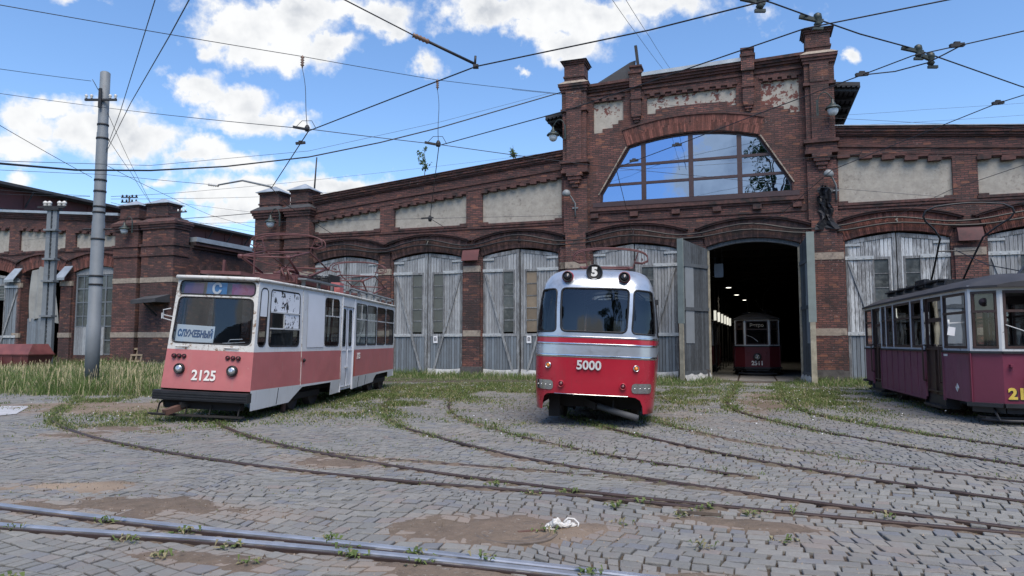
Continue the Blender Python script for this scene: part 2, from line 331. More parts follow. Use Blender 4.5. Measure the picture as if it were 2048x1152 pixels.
# ------------------------------------------------------------------ mesh helper
class MB:
    def __init__(s): s.v = []; s.f = []; s.m = []; s.sm = []
    def add(s, vs, fs, m=0, smooth=False):
        o = len(s.v); s.v += [tuple(v) for v in vs]
        for f in fs: s.f.append(tuple(i+o for i in f)); s.m.append(m); s.sm.append(smooth)
    def box(s, x0, x1, y0, y1, z0, z1, m=0):
        s.add([(x0,y0,z0),(x1,y0,z0),(x1,y1,z0),(x0,y1,z0),(x0,y0,z1),(x1,y0,z1),(x1,y1,z1),(x0,y1,z1)],
              [(0,3,2,1),(4,5,6,7),(0,1,5,4),(1,2,6,5),(2,3,7,6),(3,0,4,7)], m)
    def frustum(s, x0, x1, y0, y1, z0, X0, X1, Y0, Y1, z1, m=0):
        s.add([(x0,y0,z0),(x1,y0,z0),(x1,y1,z0),(x0,y1,z0),(X0,Y0,z1),(X1,Y0,z1),(X1,Y1,z1),(X0,Y1,z1)],
              [(0,3,2,1),(4,5,6,7),(0,1,5,4),(1,2,6,5),(2,3,7,6),(3,0,4,7)], m)
    def slope(s, xa, za, xb, zb, h, y0, y1, m=0):      # a bar whose top edge runs from (xa,za) to (xb,zb)
        if xb < xa: xa, za, xb, zb = xb, zb, xa, za
        s.add([(xa,y0,za-h),(xb,y0,zb-h),(xb,y1,zb-h),(xa,y1,za-h),(xa,y0,za),(xb,y0,zb),(xb,y1,zb),(xa,y1,za)],
              [(0,3,2,1),(4,5,6,7),(0,1,5,4),(1,2,6,5),(2,3,7,6),(3,0,4,7)], m)
    def bar(s, a, b, w, h, m=0, up=(0,0,1)):            # rectangular bar from a to b
        a = Vector(a); b = Vector(b); d = (b-a).normalized(); u = Vector(up)
        if abs(d.dot(u)) > .99: u = Vector((0,1,0))
        sx = d.cross(u).normalized()*w/2; sz = sx.cross(d).normalized()*h/2
        vs = [p+i*sx+j*sz for p in (a,b) for i,j in ((-1,-1),(1,-1),(1,1),(-1,1))]
        s.add(vs, [(0,1,2,3),(7,6,5,4),(0,4,5,1),(1,5,6,2),(2,6,7,3),(3,7,4,0)], m)
    def tube(s, pts, r, n=6, m=0, closed=False, caps=True):
        P = [Vector(p) for p in pts]; k = len(P); rings = []; prev = None
        rr = r if isinstance(r, (list, tuple)) else [r]*k
        for i in range(k):
            if closed: d = (P[(i+1)%k]-P[i-1])
            else: d = P[min(i+1,k-1)]-P[max(i-1,0)]
            if d.length < 1e-9: d = Vector((0,0,1))
            d.normalize()
            if prev is None:
                a = Vector((0,0,1)) if abs(d.z) < .9 else Vector((1,0,0))
                u = d.cross(a).normalized()
            else:
                u = (prev - d*prev.dot(d))
                u = u.normalized() if u.length > 1e-6 else d.orthogonal().normalized()
            prev = u; v = d.cross(u)
            rings.append([P[i] + rr[i]*(math.cos(2*PI*j/n)*u + math.sin(2*PI*j/n)*v) for j in range(n)])
        vs = [q for rg in rings for q in rg]; fs = []
        for i in range(k if closed else k-1):
            a = i*n; b = ((i+1)%k)*n
            for j in range(n): fs.append((a+j, a+(j+1)%n, b+(j+1)%n, b+j))
        if caps and not closed:
            fs.append(tuple(range(n-1,-1,-1))); fs.append(tuple((k-1)*n+j for j in range(n)))
        s.add(vs, fs, m, n > 5)
    def lathe(s, prof, n=20, org=(0,0,0), axis='Z', m=0, smooth=True):   # prof: (radius, height)
        o = Vector(org); vs = []; fs = []
        for (r, h) in prof:
            for j in range(n):
                a = 2*PI*j/n; c, q = r*math.cos(a), r*math.sin(a)
                vs.append(o + Vector({'Z':(c,q,h), 'Y':(c,h,-q), 'X':(h,c,q), '-Y':(c,-h,q)}[axis]))
        k = len(prof)
        for i in range(k-1):
            for j in range(n):
                fs.append((i*n+j, i*n+(j+1)%n, (i+1)*n+(j+1)%n, (i+1)*n+j))
        fs.append(tuple(range(n-1,-1,-1))); fs.append(tuple((k-1)*n+j for j in range(n)))
        s.add(vs, fs, m, smooth)
    def prism(s, poly, y0, y1, m=0):                   # polygon in x-z, extruded along y
        n = len(poly); vs = [(x,y0,z) for x,z in poly]+[(x,y1,z) for x,z in poly]
        s.add(vs, [tuple(range(n)), tuple(range(2*n-1,n-1,-1))]+[((i+1)%n,i,n+i,n+(i+1)%n) for i in range(n)], m)
    def build(s, name, mats, parent=None, smooth=None, loc=None):
        me = bpy.data.meshes.new(name); me.from_pydata(s.v, [], s.f)
        if not isinstance(mats, (list, tuple)): mats = [mats]
        for q in mats: me.materials.append(MT[q] if isinstance(q, str) else q)
        me.polygons.foreach_set('material_index', s.m)
        me.polygons.foreach_set('use_smooth', [bool(x) if smooth is None else smooth for x in s.sm])
        me.update()
        o = bpy.data.objects.new(name, me); COL.objects.link(o)
        if parent is not None: o.parent = parent
        if loc is not None: o.location = loc
        return o
def tag(o, label=None, cat=None, group=None, kind=None):
    if label: o['label'] = label
    if cat: o['category'] = cat
    if group: o['group'] = group
    if kind: o['kind'] = kind
    return o
def empty(name, loc=(0,0,0), rz=0, rot=None):
    o = bpy.data.objects.new(name, None); COL.objects.link(o); o.location = loc
    o.rotation_euler = rot if rot else (0,0,rz); o.empty_display_size = .3; return o
def copy_tree(o, parent=None):
    c = o.copy(); COL.objects.link(c)
    if parent is not None: c.parent = parent
    for ch in list(o.children): copy_tree(ch, c)
    return c

def inside(poly, x, y):
    r = False; n = len(poly); j = n-1
    for i in range(n):
        xi, yi = poly[i]; xj, yj = poly[j]
        if (yi > y) != (yj > y) and x < (xj-xi)*(y-yi)/(yj-yi)+xi: r = not r
        j = i
    return r
def densify(loop, step):
    out = []; n = len(loop)
    for i in range(n):
        a = loop[i]; b = loop[(i+1)%n]; L = math.dist(a, b); k = max(1, int(math.ceil(L/step)))
        for q in range(k): out.append((a[0]+(b[0]-a[0])*q/k, a[1]+(b[1]-a[1])*q/k))
    return out
def skin(mb, f, outer, holes=(), step=None, m=0, smooth=False, flip=False):
    """a sheet cut from a 2-D outline with holes, laid on the surface f(a,b)"""
    if step: outer = densify(outer, step); holes = [densify(h, step) for h in holes]
    V = []; E = []
    for lp in [outer]+list(holes):
        o = len(V); V += [Vector(p_) for p_ in lp]; n = len(lp); E += [(o+i, o+(i+1)%n) for i in range(n)]
    if step:
        xs = [p_[0] for p_ in outer]; zs = [p_[1] for p_ in outer]
        nx = int((max(xs)-min(xs))/step); nz = int((max(zs)-min(zs))/step); bd = np.array([tuple(v) for v in V])
        for i in range(1, nx+1):
            for j in range(1, nz+1):
                x = min(xs)+i*step; z = min(zs)+j*step
                if inside(outer, x, z) and not any(inside(h, x, z) for h in holes) and np.min((bd[:,0]-x)**2+(bd[:,1]-z)**2) > (step*.35)**2:
                    V.append(Vector((x, z)))
    r = delaunay_2d_cdt(V, E, [], 0, 1e-6)
    vs = [f(v[0], v[1]) for v in r[0]]; fs = []
    for t in r[2]:
        cx = sum(r[0][i][0] for i in t)/len(t); cz = sum(r[0][i][1] for i in t)/len(t)
        if inside(outer, cx, cz) and not any(inside(h, cx, cz) for h in holes):
            fs.append(tuple(reversed(t)) if flip else tuple(t))
    mb.add(vs, fs, m, smooth)
def rrect(x0, x1, z0, z1, r=.08, n=4):
    out = []
    for cx, cz, a0 in ((x1-r,z0+r,-90),(x1-r,z1-r,0),(x0+r,z1-r,90),(x0+r,z0+r,180)):
        for i in range(n+1):
            a = R(a0+90*i/n); out.append((cx+r*math.cos(a), cz+r*math.sin(a)))
    return out
def rquad(pts, r=.08, n=4):                              # four corners, counter-clockwise, rounded
    out = []
    for i in range(len(pts)):
        p0 = Vector(pts[i-1]); p1 = Vector(pts[i]); p2 = Vector(pts[(i+1)%len(pts)])
        a = p1+(p0-p1).normalized()*r; b = p1+(p2-p1).normalized()*r
        for k in range(n+1):
            t = k/n; q = (1-t)**2*a+2*t*(1-t)*p1+t*t*b; out.append((q[0], q[1]))
    return out
def arc_pts(cx, hw, zs, zc, n=14):                       # segmental arch, left to right
    h = zc-zs; r = (hw*hw+h*h)/(2*h); a = math.asin(min(1, hw/r))
    return [(cx+r*math.sin(-a+2*a*i/n), zc-r+r*math.cos(-a+2*a*i/n)) for i in range(n+1)]
def arch_ring(mb, cx, hw, zs, zc, th, y0, y1, n=40, m=0, gap=.008, jit=.012):
    h = zc-zs; r = (hw*hw+h*h)/(2*h); a = math.asin(min(1, hw/r)); cz = zc-r
    for i in range(n):
        a0 = -a+2*a*i/n+gap/r/2; a1 = -a+2*a*(i+1)/n-gap/r/2
        for q in range(2):                              # two half-bricks make one deep header
            ra = r+th*(.5*q)+.004; rb = r+th*(.5*q+.5)-.004
            if q == 0 and i%2: rb += th*.12
            if q == 1 and i%2: ra += th*.12
            j = random.uniform(-jit, jit)
            P = [(cx+rr*math.sin(aa), cz+rr*math.cos(aa)) for rr, aa in ((ra,a0),(ra,a1),(rb,a1),(rb,a0))]
            mb.add([(x,y0+j,z) for x,z in P]+[(x,y1,z) for x,z in P], [(0,1,2,3),(1,0,4,5),(2,1,5,6),(3,2,6,7),(0,3,7,4)], m)
def arch_band(mb, cx, hw, zs, zc, r_in, r_out, y0, y1, n=20, m=0, ext=0):
    h = zc-zs; r = (hw*hw+h*h)/(2*h); a = math.asin(min(1, hw/r))+ext/r; cz = zc-r
    A = [(-a+2*a*i/n) for i in range(n+1)]
    I = [(cx+(r+r_in)*math.sin(q), cz+(r+r_in)*math.cos(q)) for q in A]; O = [(cx+(r+r_out)*math.sin(q), cz+(r+r_out)*math.cos(q)) for q in A]
    vs = [(x,y0,z) for x,z in I]+[(x,y0,z) for x,z in O]+[(x,y1,z) for x,z in I]+[(x,y1,z) for x,z in O]; k = n+1; fs = []
    for i in range(n): fs += [(i,i+1,k+i+1,k+i),(i+1,i,2*k+i,2*k+i+1),(k+i,k+i+1,3*k+i+1,3*k+i)]
    fs += [(0,k,3*k,2*k),(n,2*k+n,3*k+n,k+n)]
    mb.add(vs, fs, m)
def wall_sheet(mb, outer, holes, y, ydeep, m=0, mr=None):
    """wall face in the x-z plane at y with openings; each opening gets reveals back to its own depth"""
    skin(mb, lambda a, b: (a, y, b), outer, [h for h, d in holes], m=m)
    for h, d in holes:
        n = len(h)
        vs = [(a,y,b) for a,b in h]+[(a,y+d,b) for a,b in h]
        mb.add(vs, [((i+1)%n,i,n+i,n+(i+1)%n) for i in range(n)], m if mr is None else mr)
def text(name, body, size, mt, parent=None, loc=(0,0,0), rot=(PI/2,0,0), ext=.004, bold=0, sx=1.0, shear=0, align='CENTER'):
    cu = bpy.data.curves.new(name, 'FONT'); cu.body = body; cu.size = size; cu.extrude = ext; cu.offset = bold
    cu.align_x = align; cu.align_y = 'CENTER'; cu.shear = shear; cu.resolution_u = 3
    tmp = bpy.data.objects.new(name, cu); COL.objects.link(tmp)
    dg = bpy.context.evaluated_depsgraph_get(); me = bpy.data.meshes.new_from_object(tmp.evaluated_get(dg))
    bpy.data.objects.remove(tmp); bpy.data.curves.remove(cu)
    for v in me.vertices: v.co.x *= sx
    me.materials.clear(); me.materials.append(MT[mt]); me.name = name
    o = bpy.data.objects.new(name, me); COL.objects.link(o); o.parent = parent; o.location = loc; o.rotation_euler = rot
    return o
# numpy value noise
_rng = np.random.RandomState(3); _LUT = _rng.rand(256, 256)
def vnoise(x, y):
    xi = np.floor(x).astype(int); yi = np.floor(y).astype(int); fx = x-xi; fy = y-yi
    fx = fx*fx*(3-2*fx); fy = fy*fy*(3-2*fy); g = lambda a, b: _LUT[a & 255, b & 255]
    return (g(xi,yi)*(1-fx)+g(xi+1,yi)*fx)*(1-fy)+(g(xi,yi+1)*(1-fx)+g(xi+1,yi+1)*fx)*fy
def fbm(x, y, o=4):
    s = 0; a = .5; t = 0
    for i in range(o): s = s+a*vnoise(x*2**i+i*17.3, y*2**i+i*9.1); t += a; a *= .55
    return s/t

# ------------------------------------------------------------------ facade frame: x along the front, y into the building
FA = R(18.7); FO = Vector((7.737, 29.619, 0)); FD = Vector((math.cos(FA), -math.sin(FA), 0)); FN = Vector((math.sin(FA), math.cos(FA), 0))
def fw(u, t, z): return FO+FD*u+FN*t+Vector((0,0,z))      # facade coordinates -> world

GATES = {-17.0:'a', -12.48:'b', -7.79:'c', -2.52:'d', 2.38:'e', 7.70:'f', 12.6:'g', 17.3:'h'}
GHW = 1.84; GZS, GZC = 5.62, 5.93
LBZ = {}
def stepped_panel(x0, x1, zb, za, zb2, n=7, margin=.0):
    """panel outline whose top steps from za (left) to zb2 (right)"""
    top = []
    for i in range(n):
        xa = x0+(x1-x0)*i/n; xb = x0+(x1-x0)*(i+1)/n; z = za+(zb2-za)*(i/(n-1))
        top += [(xa, z), (xb, z)]
    return [(x0, zb), (x1, zb)]+top[::-1]
def panel_trim(mb, pl, x0, x1, zb, n):
    mb.box(x0-.06, x1+.06, -.075, .0, zb-.11, zb-.005, 1)
    mb.box(x0-.02, x0+.32, -.06, .0, zb, zb+.07, 1); mb.box(x1-.32, x1+.02, -.06, .0, zb, zb+.07, 1)
    top = pl[2:][::-1]
    for i in range(0, len(top), 2):
        (xa, z), (xb, _) = top[i], top[i+1]
        mb.box(xa-.03, xb-(xb-xa)*.45, -.10, .09, z-.07, z+.05, 1)
        mb.box(xa, xb, -.06, .0, z+.05, z+.13, 1)

def gate_leaf(parent, wd, zt_h, zt_m, hinge, kind, name='gate_leaf', tarp=True, win=(2.05, 4.85), pane='pane_grime', closed_pane=None, top='wood_pale', label=None):
    """one door leaf in local coords: hinge line at x=0, meeting edge at x=hinge*wd, outside face towards -y"""
    s = hinge; mb = MB()
    def topz(x): return zt_h+(zt_m-zt_h)*(x/wd)**.75
    def bx(a, b, y0, y1, z0, z1, m): mb.box(min(s*a,s*b), max(s*a,s*b), y0, y1, z0, z1, m)
    nb = 13; wa, wb = wd*.55, wd*.86
    for i in range(nb):
        a = wd*i/nb+.009; b = wd*(i+1)/nb-.009; c = (a+b)/2; j = random.uniform(-.012, .012)
        lo = .12+random.uniform(-.03, .02)
        bx(a, b, -.03+j, .02, lo, 1.93, 1)
        zt = topz(c)-.03
        if kind != 'plain' and wa < c < wb:
            bx(a, b, -.03+j, .02, win[1]+.07, zt, 0)
        else: bx(a, b, -.03+j, .02, 1.95, zt, 0)
    # frame timbers
    bx(0, .10, -.055, .03, .1, topz(.05)-.01, 2); bx(wd-.12, wd, -.055, .03, .1, topz(wd)-.01, 2)
    bx(.101, wd-.121, -.05, .0, 1.86, 1.99, 2)
    k = 8
    for i in range(k):
        xa = .1+(wd-.22)*i/k; xb = .1+(wd-.22)*(i+1)/k
        z0 = topz(xa); z1 = topz(xb)
        vs = [(s*xa,-.056,z0-.16),(s*xb,-.056,z1-.16),(s*xb,.0,z1-.16),(s*xa,.0,z0-.16),(s*xa,-.056,z0),(s*xb,-.056,z1),(s*xb,.0,z1),(s*xa,.0,z0)]
        mb.add(vs, [(0,3,2,1),(4,5,6,7),(0,1,5,4),(1,2,6,5),(2,3,7,6),(3,0,4,7)], 2)
    if kind != 'plain':
        bx(wa-.05, wa+.03, -.052, .03, 1.99, win[1]+.1, 2); bx(wb-.03, wb+.05, -.052, .03, 1.99, win[1]+.1, 2); bx(wa+.031, wb-.031, -.052, .03, win[1], win[1]+.1, 2)
    lo_mat = 'wood_blue'
    if kind == 'dark': top = 'wood_dark'; lo_mat = 'wood_dark'
    lf = mb.build(name, [top, lo_mat, 'wood_frame' if kind != 'dark' else 'wood_dark'], parent)
    if label: lf['label'] = label
    if kind != 'plain':
        g = MB(); k = 5; zz = [win[0]+(win[1]-win[0])*i/k for i in range(k+1)]
        for i in range(k):
            a, b = sorted((s*(wa+.034), s*(wb-.034)))
            g.add([(a,-.012,zz[i]+.02),(b,-.012,zz[i]+.02),(b,-.012,zz[i+1]-.02),(a,-.012,zz[i+1]-.02)], [(0,1,2,3)], 0)
            if i: bx2 = (a, b); g.box(a, b, -.03, .0, zz[i]-.018, zz[i]+.018, 1)
        g.build('glazing', [pane, 'wood_frame'], lf)
    if kind != 'dark':
        for z in (1.925, 4.93):
            t = MB(); a, b = sorted((-s*.08, s*wd*.56)); t.box(a, b, -.085, -.057, z-.07, z+.07)
            for q in range(4): t.box(s*(.1+q*.28)-.02, s*(.1+q*.28)+.02, -.1, -.0845, z-.02, z+.02)
            t.build('hinge_strap', 'strap', lf)
        t = MB(); a, b = sorted((s*.0, s*.55)); t.box(a, b, -.08, -.058, topz(.2)-.25, topz(.2)-.15); t.build('corner_strap', 'strap', lf)
        d = MB(); d.bar((s*.12, -.075, 4.78), (s*wd*.82, -.075, .25), .1, .035, 0, up=(0,1,0)); d.build('diagonal_brace', 'wood_frame', lf)
        if tarp:
            q = MB(); n = 14; vs = []
            for i in range(n+1):
                for j in range(4):
                    x = s*(.03+(wd-.05)*i/n); z = .36-.11*j+.03*math.sin(i*1.9+j)*j*.4-(.05*math.sin(PI*i/n) if j == 0 else 0); y = -.075-.05*j*(.6+.5*math.sin(i*1.3+j*.7))
                    vs.append((x, y, max(z, .01)))
            q.add(vs, [(i*4+j, (i+1)*4+j, (i+1)*4+j+1, i*4+j+1) for i in range(n) for j in range(3)], 0, True)
            q.build('tarpaulin', 'tarp_pale', lf)
    return lf

def corner_tower(mb, x0, x1, ztop, zs, y0=-.42, y1=.7, m=0, md=2, nk=None):
    """heavy end pier: plinth, shaft, corbelled neck, cap block"""
    w = x1-x0
    mb.box(x0-.05, x1+.05, y0-.05, y1, 0, .5, 3)
    mb.box(x0, x1, y0, y1, .5, zs[0], m)
    mb.box(x0-.02, x1+.02, y0-.02, y1, 1.85, 2.14, 4); mb.box(x0-.02, x1+.02, y0-.02, y1, 4.88, 5.16, 4)
    z = zs[0]
    mb.box(x0-.06, x1+.06, y0-.06, y1, z, z+.1, md); mb.box(x0-.03, x1+.03, y0-.03, y1, z+.1, z+.55, m)
    mb.box(x0-.09, x1+.09, y0-.09, y1, z+.55, z+.68, md)
    mb.box(x0+.02, x1-.02, y0+.02, y1, z+.68, zs[1], m)
    z = zs[1]
    for k, e in enumerate((.05, .10, .16)): mb.box(x0-e, x1+e, y0-e, y1+e, z+.13*k, z+.13*(k+1), md)
    mb.frustum(x0-.17, x1+.17, y0-.17, y1+.17, z+.39, x0+.12, x1-.12, y0+.12, y1-.12, z+.62, 5)
    a, b = nk if nk else (x0+.14, x1-.14)
    mb.box(a, b, -.30, .65, z+.6, ztop, m)
    mb.box(a-.04, b+.04, -.34, .69, z+.72, z+.80, md)
    mb.box(a-.05, b+.05, -.35, .70, ztop-.1, ztop, md)

def wall_lamp(label, u, t, z, side, group):
    e = empty('wall_lamp', fw(u, t, z), -FA); tag(e, label, 'lamp', group)
    b = MB(); pts = []
    for i in range(11):
        a = PI*i/10; pts.append((side*(.55-.0)*(1-i/10)+side*.02*0, 0, .42+.26*math.sin(a)+.1*(1-i/10)))
    b.tube([(side*.55,0,-.1),(side*.55,0,.35)]+pts[1:], .022, 6); b.bar((side*.56,0,-.2),(side*.56,0,.45),.08,.03); b.build('bracket', 'lamp_green', e)
    c = MB(); c.lathe([(.03,.42),(.05,.40),(.06,.30),(.10,.26),(.13,.17),(.22,.13),(.29,.05),(.29,.02),(.0,.02)], 20); c.build('shade', 'lamp_green', e)
    g = MB(); g.lathe([(.205,.02),(.205,-.03),(.185,-.12),(.14,-.20),(.075,-.245),(.0,-.255)], 20); g.build('globe', 'globe', e)
    return e
# ------------------------------------------------------------------ main depot building
depot = empty('depot_building', FO, -FA)
tag(depot, 'dark red brick depot with tall central block, arched window and grey wooden gates', 'building')
def wing_top(u): return 10.17-.0945*max(0, abs(u)-5.7)
WIN = [(-4.0,7.78),(4.0,7.78),(3.97,8.2),(2.72,10.25)]+arc_pts(0,2.7,10.25,10.62)[::-1][1:-1]+[(-2.72,10.25),(-3.97,8.2)]
P_UP = [ [(-4.27,10.98),(-3.87,10.98),(-3.87,11.16),(-3.4,11.16),(-3.4,11.32),(-3.15,11.32),(-3.15,11.48),(-2.92,11.48),(-2.92,12.42),(-4.27,12.38)],
         [(-1.87,11.62),(-1.5,11.62),(-1.5,11.80),(-.6,11.86),(.6,11.86),(1.5,11.82),(1.5,11.64),(1.87,11.64),(1.87,12.42),(-1.87,12.36)],
         [(2.88,11.52),(3.3,11.52),(3.3,11.38),(3.75,11.38),(3.75,11.24),(4.0,11.24),(4.0,11.08),(4.36,11.08),(4.36,12.52),(2.88,12.48)] ]
PW = []
for (x0, x1) in ((-18.95,-15.1),(-14.3,-10.47),(-9.66,-5.78),(5.72,9.72),(10.56,14.5),(15.3,19.0)):
    n = 8 if x0 < 0 else 5
    PW.append((stepped_panel(x0, x1, 7.15, wing_top(x0)-1.12, wing_top(x1)-1.12, n), x0, x1, n))
def gate_hole(c, zb=-.25): return [(c-GHW,zb),(c+GHW,zb)]+arc_pts(c, GHW, GZS, GZC)[::-1]
outer = [(-22.3,-.3),(22.3,-.3),(22.3,wing_top(22.3)),(5.2,wing_top(5.2)),(5.2,13.5),(-5.2,13.15),(-5.2,wing_top(-5.2)),(-22.3,wing_top(22.3))]
holes = [(gate_hole(c), .42) for c in GATES]+[(WIN, .3)]+[(q, .10) for q in P_UP]+[(q[0], .12) for q in PW]
mb = MB(); wall_sheet(mb, outer, holes, 0, .3)
mb.build('wall', ['brick'], depot)
# plaster panels, each with its corbelled brick surround
for q, x0, x1, n in PW:
    m_ = MB(); skin(m_, lambda a, b: (a, .118, b), [(x0-.05,7.1),(x1+.05,7.1),(x1+.05,10),(x0-.05,10)] if False else q)
    pp = m_.build('plaster_panel', ['plaster'], depot)
    t = MB(); panel_trim(t, q, x0, x1, 7.15, n); t.build('panel_surround', ['brick', 'moulding'], pp)
for q in P_UP:
    m_ = MB(); skin(m_, lambda a, b: (a, .098, b), q); pp = m_.build('plaster_panel', ['plaster_bare'], depot)
    t = MB(); xa = min(a for a, b in q); xb = max(a for a, b in q); zt = max(b for a, b in q); k = max(4, int((xb-xa)/.42))
    for i in range(k):
        c = xa+(xb-xa)*(i+.5)/k; t.box(c-.10, c+.10, -.09, .09, zt-.02, zt+.10, 0)
    t.box(xa-.08, xb+.08, -.07, 0, zt+.10, zt+.2, 0)
    t.build('panel_surround', ['moulding'], pp)
# cornices and string courses
for sg in (-1, 1):
    c = MB(); a, b = 5.62*sg, 22.25*sg
    if sg < 0: segs = [(-18.9, -5.62)]
    else: segs = [(5.62, 22.2)]
    for a, b in segs:
        za, zb = wing_top(a), wing_top(b)
        for (dz, h, y, mi) in ((.10,.09,-.26,0),(.01,.12,-.20,2),(-.11,.10,-.13,2),(-.21,.06,-.07,0)): c.slope(a, za+dz, b, zb+dz, h, y, .3, mi)
        c.slope(a, za-.62, b, zb-.62, .09, -.06, .02, 0)
        c.slope(a, za-1.0+.06, b, zb-1.0+.06, .02, -.02, .02, 0)
        c.box(min(a,b), max(a,b), -.05, .02, 6.93, 7.01, 0)
        c.slope(a, za+.128, b, zb+.128, .03, -.31, .45, 1)
    c.build('cornice', ['moulding', 'tin' if sg > 0 else 'moulding', 'brick'], depot)
c = MB()
for (dz, h, y) in ((.0,.12,-.26),(-.12,.11,-.18),(-.23,.10,-.10)): c.slope(-4.6, 13.19+dz, 4.6, 13.49+dz, h, y, .5, 0)
c.slope(-4.6, 12.78, 4.6, 12.98, .08, -.06, .02, 0)
c.build('cornice', ['moulding'], depot); c = MB(); c.box(-4.45, 4.5, -.05, .02, 6.93, 7.01, 0); c.build('string_course', ['moulding'], depot); c = MB(); c.slope(-2.05, 13.42, 2.1, 13.55, .16, -.32, .6, 0); c.build('parapet_flashing', ['tin'], depot)
# tower pillars
def tower_pillar(x0, x1, sx):
    m = MB(); mb = m
    mb.box(x0+.02, x1-.02, -.16, .5, 6.5, 8.9, 0)
    mb.box(x0+.1, x1-.1, -.22, .4, .5, 1.85, 0); mb.box(x0+.08, x1-.08, -.235, .4, 1.85, 2.14, 4); mb.box(x0+.1, x1-.1, -.22, .4, 2.14, 4.88, 0); mb.box(x0+.08, x1-.08, -.235, .4, 4.88, 5.17, 4); mb.box(x0+.1, x1-.1, -.22, .4, 5.17, 6.5, 0); mb.box(x0+.02, x1-.02, -.3, .4, 0, .5, 5)
    c = (x0+x1)/2
    for i, (hw, y) in enumerate(((.14,.26),(.22,.32),(.30,.38),(.36,.44))): mb.box(c-hw, c+hw, -y, .0, 8.55+i*.16, 8.55+(i+1)*.16+.001*i, 0)
    mb.box(x0-.06, x1+.06, -.36, .6, 9.19, 9.33, 1); mb.box(x0-.02, x1+.02, -.30, .6, 9.33, 9.62, 0); mb.box(x0-.1, x1+.1, -.42, .6, 9.62, 9.76, 1)
    mb.box(x0+.02, x1-.02, -.3, .6, 9.76, 12.0, 0); mb.box(x0+.22, x1-.22, -.40, .0, 9.76, 12.0, 0)
    mb.box(x0-.05, x1+.05, -.40, .7, 12.0, 12.12, 1); mb.box(x0, x1, -.34, .66, 12.12, 12.9, 0); mb.box(x0+.2, x1-.2, -.43, 0, 12.12, 12.9, 0)
    for i in range(3): mb.box(x0-.04-.05*i, x1+.04+.05*i, -.40-.05*i, .72+.05*i, 12.9+.12*i, 13.02+.12*i, 1)
    mb.frustum(x0-.16, x1+.16, -.52, .84, 13.26, x0+.1, x1-.1, -.26, .6, 13.46, 2)
    mb.box(x0+.1, x1-.1, -.26, .6, 13.46, 14.25, 0); mb.box(x0+.06, x1-.06, -.3, .64, 13.6, 13.68, 1)
    for i in range(2): mb.box(x0+.05-.05*i, x1-.05+.05*i, -.31-.05*i, .65+.05*i, 14.2+.08*i, 14.28+.08*i, 1)
    mb.frustum(x0-.06, x1+.06, -.44, .76, 14.361, x0-.02, x1+.02, -.38, .7, 14.40, 3)
    mb.frustum(x0-.02, x1+.02, -.38, .7, 14.401, c-.03, c+.03, .1, .2, 14.52, 3)
    return mb.build('tower_pillar', ['brick', 'moulding', 'stone', 'tar', 'stone', 'plinth'], depot)
tower_pillar(-5.66, -4.54, -1); tower_pillar(4.54, 5.66, 1)
for c0 in (-2.33, 2.37):
    m = MB(); hw = .22; zt = 13.25+.033*(c0+4.6)
    for i, (h2, y) in enumerate(((.09,.08),(.15,.13),(.2,.18))): m.box(c0-h2, c0+h2, -y, .0, 11.28+i*.12, 11.28+(i+1)*.12, 0)
    m.box(c0-hw, c0+hw, -.18, .02, 11.641, zt-.5, 0); m.box(c0-hw-.04, c0+hw+.04, -.22, .02, 12.3, 12.40, 1)
    m.box(c0-hw-.04, c0+hw+.04, -.30, .4, zt-.5, zt+.1, 0); m.box(c0-hw-.09, c0+hw+.09, -.35, .45, zt+.1, zt+.2, 1)
    m.box(c0-hw, c0+hw, -.2, .35, zt+.2, zt+.42, 0); m.box(c0-hw-.06, c0+hw+.06, -.26, .42, zt+.42, zt+.5, 1); m.frustum(c0-hw, c0+hw, -.2, .36, zt+.501, c0-.03, c0+.03, .0, .1, zt+.58, 1)
    m.build('parapet_pier', ['brick', 'moulding'], depot)
# great arched window
aw = MB(); arch_ring(aw, 0, 2.76, 10.27, 10.66, .72, -.035, .05, 76, jit=.008); awo = aw.build('brick_arch', ['voussoir'], depot)
hb = MB(); arch_band(hb, 0, 2.76, 10.27, 10.66, .725, .80, -.08, .02, 24); hb.build('hood_mould', ['moulding'], awo)
fr = MB(); loop = WIN; n = len(loop)
for i in range(n):
    a = loop[i]; b = loop[(i+1)%n]; fr.bar((a[0],.17,a[1]),(b[0],.17,b[1]),.14,.12,0,up=(0,1,0))
def win_top(x): return 10.25+ (10.62-10.25)*(1-(abs(x)/2.7)**2) if abs(x) < 2.7 else 10.25-(abs(x)-2.72)/(3.97-2.72)*2.05
for x in (-2.08,-.05,1.95): fr.box(x-.10, x+.10, .10, .22, 7.84, win_top(x), 0)
for z in (8.60, 9.44):
    xe = 3.97-(z-8.2)/2.05*1.25
    xs = [-xe,-2.18,-1.98,-.15,.05,1.85,2.05,xe]
    for i in range(0, 8, 2): fr.box(xs[i], xs[i+1], .115, .21, z-.058, z+.058, 0)
fro = fr.build('arched_window', ['frame_brown'], depot); fro['label'] = 'wide arched window with brown mullions'
cells = [(-3.97,-2.08),(-2.08,-.05),(-.05,1.95),(1.95,3.97)]
g = MB(); rows = [7.8,8.6,9.44,10.7]
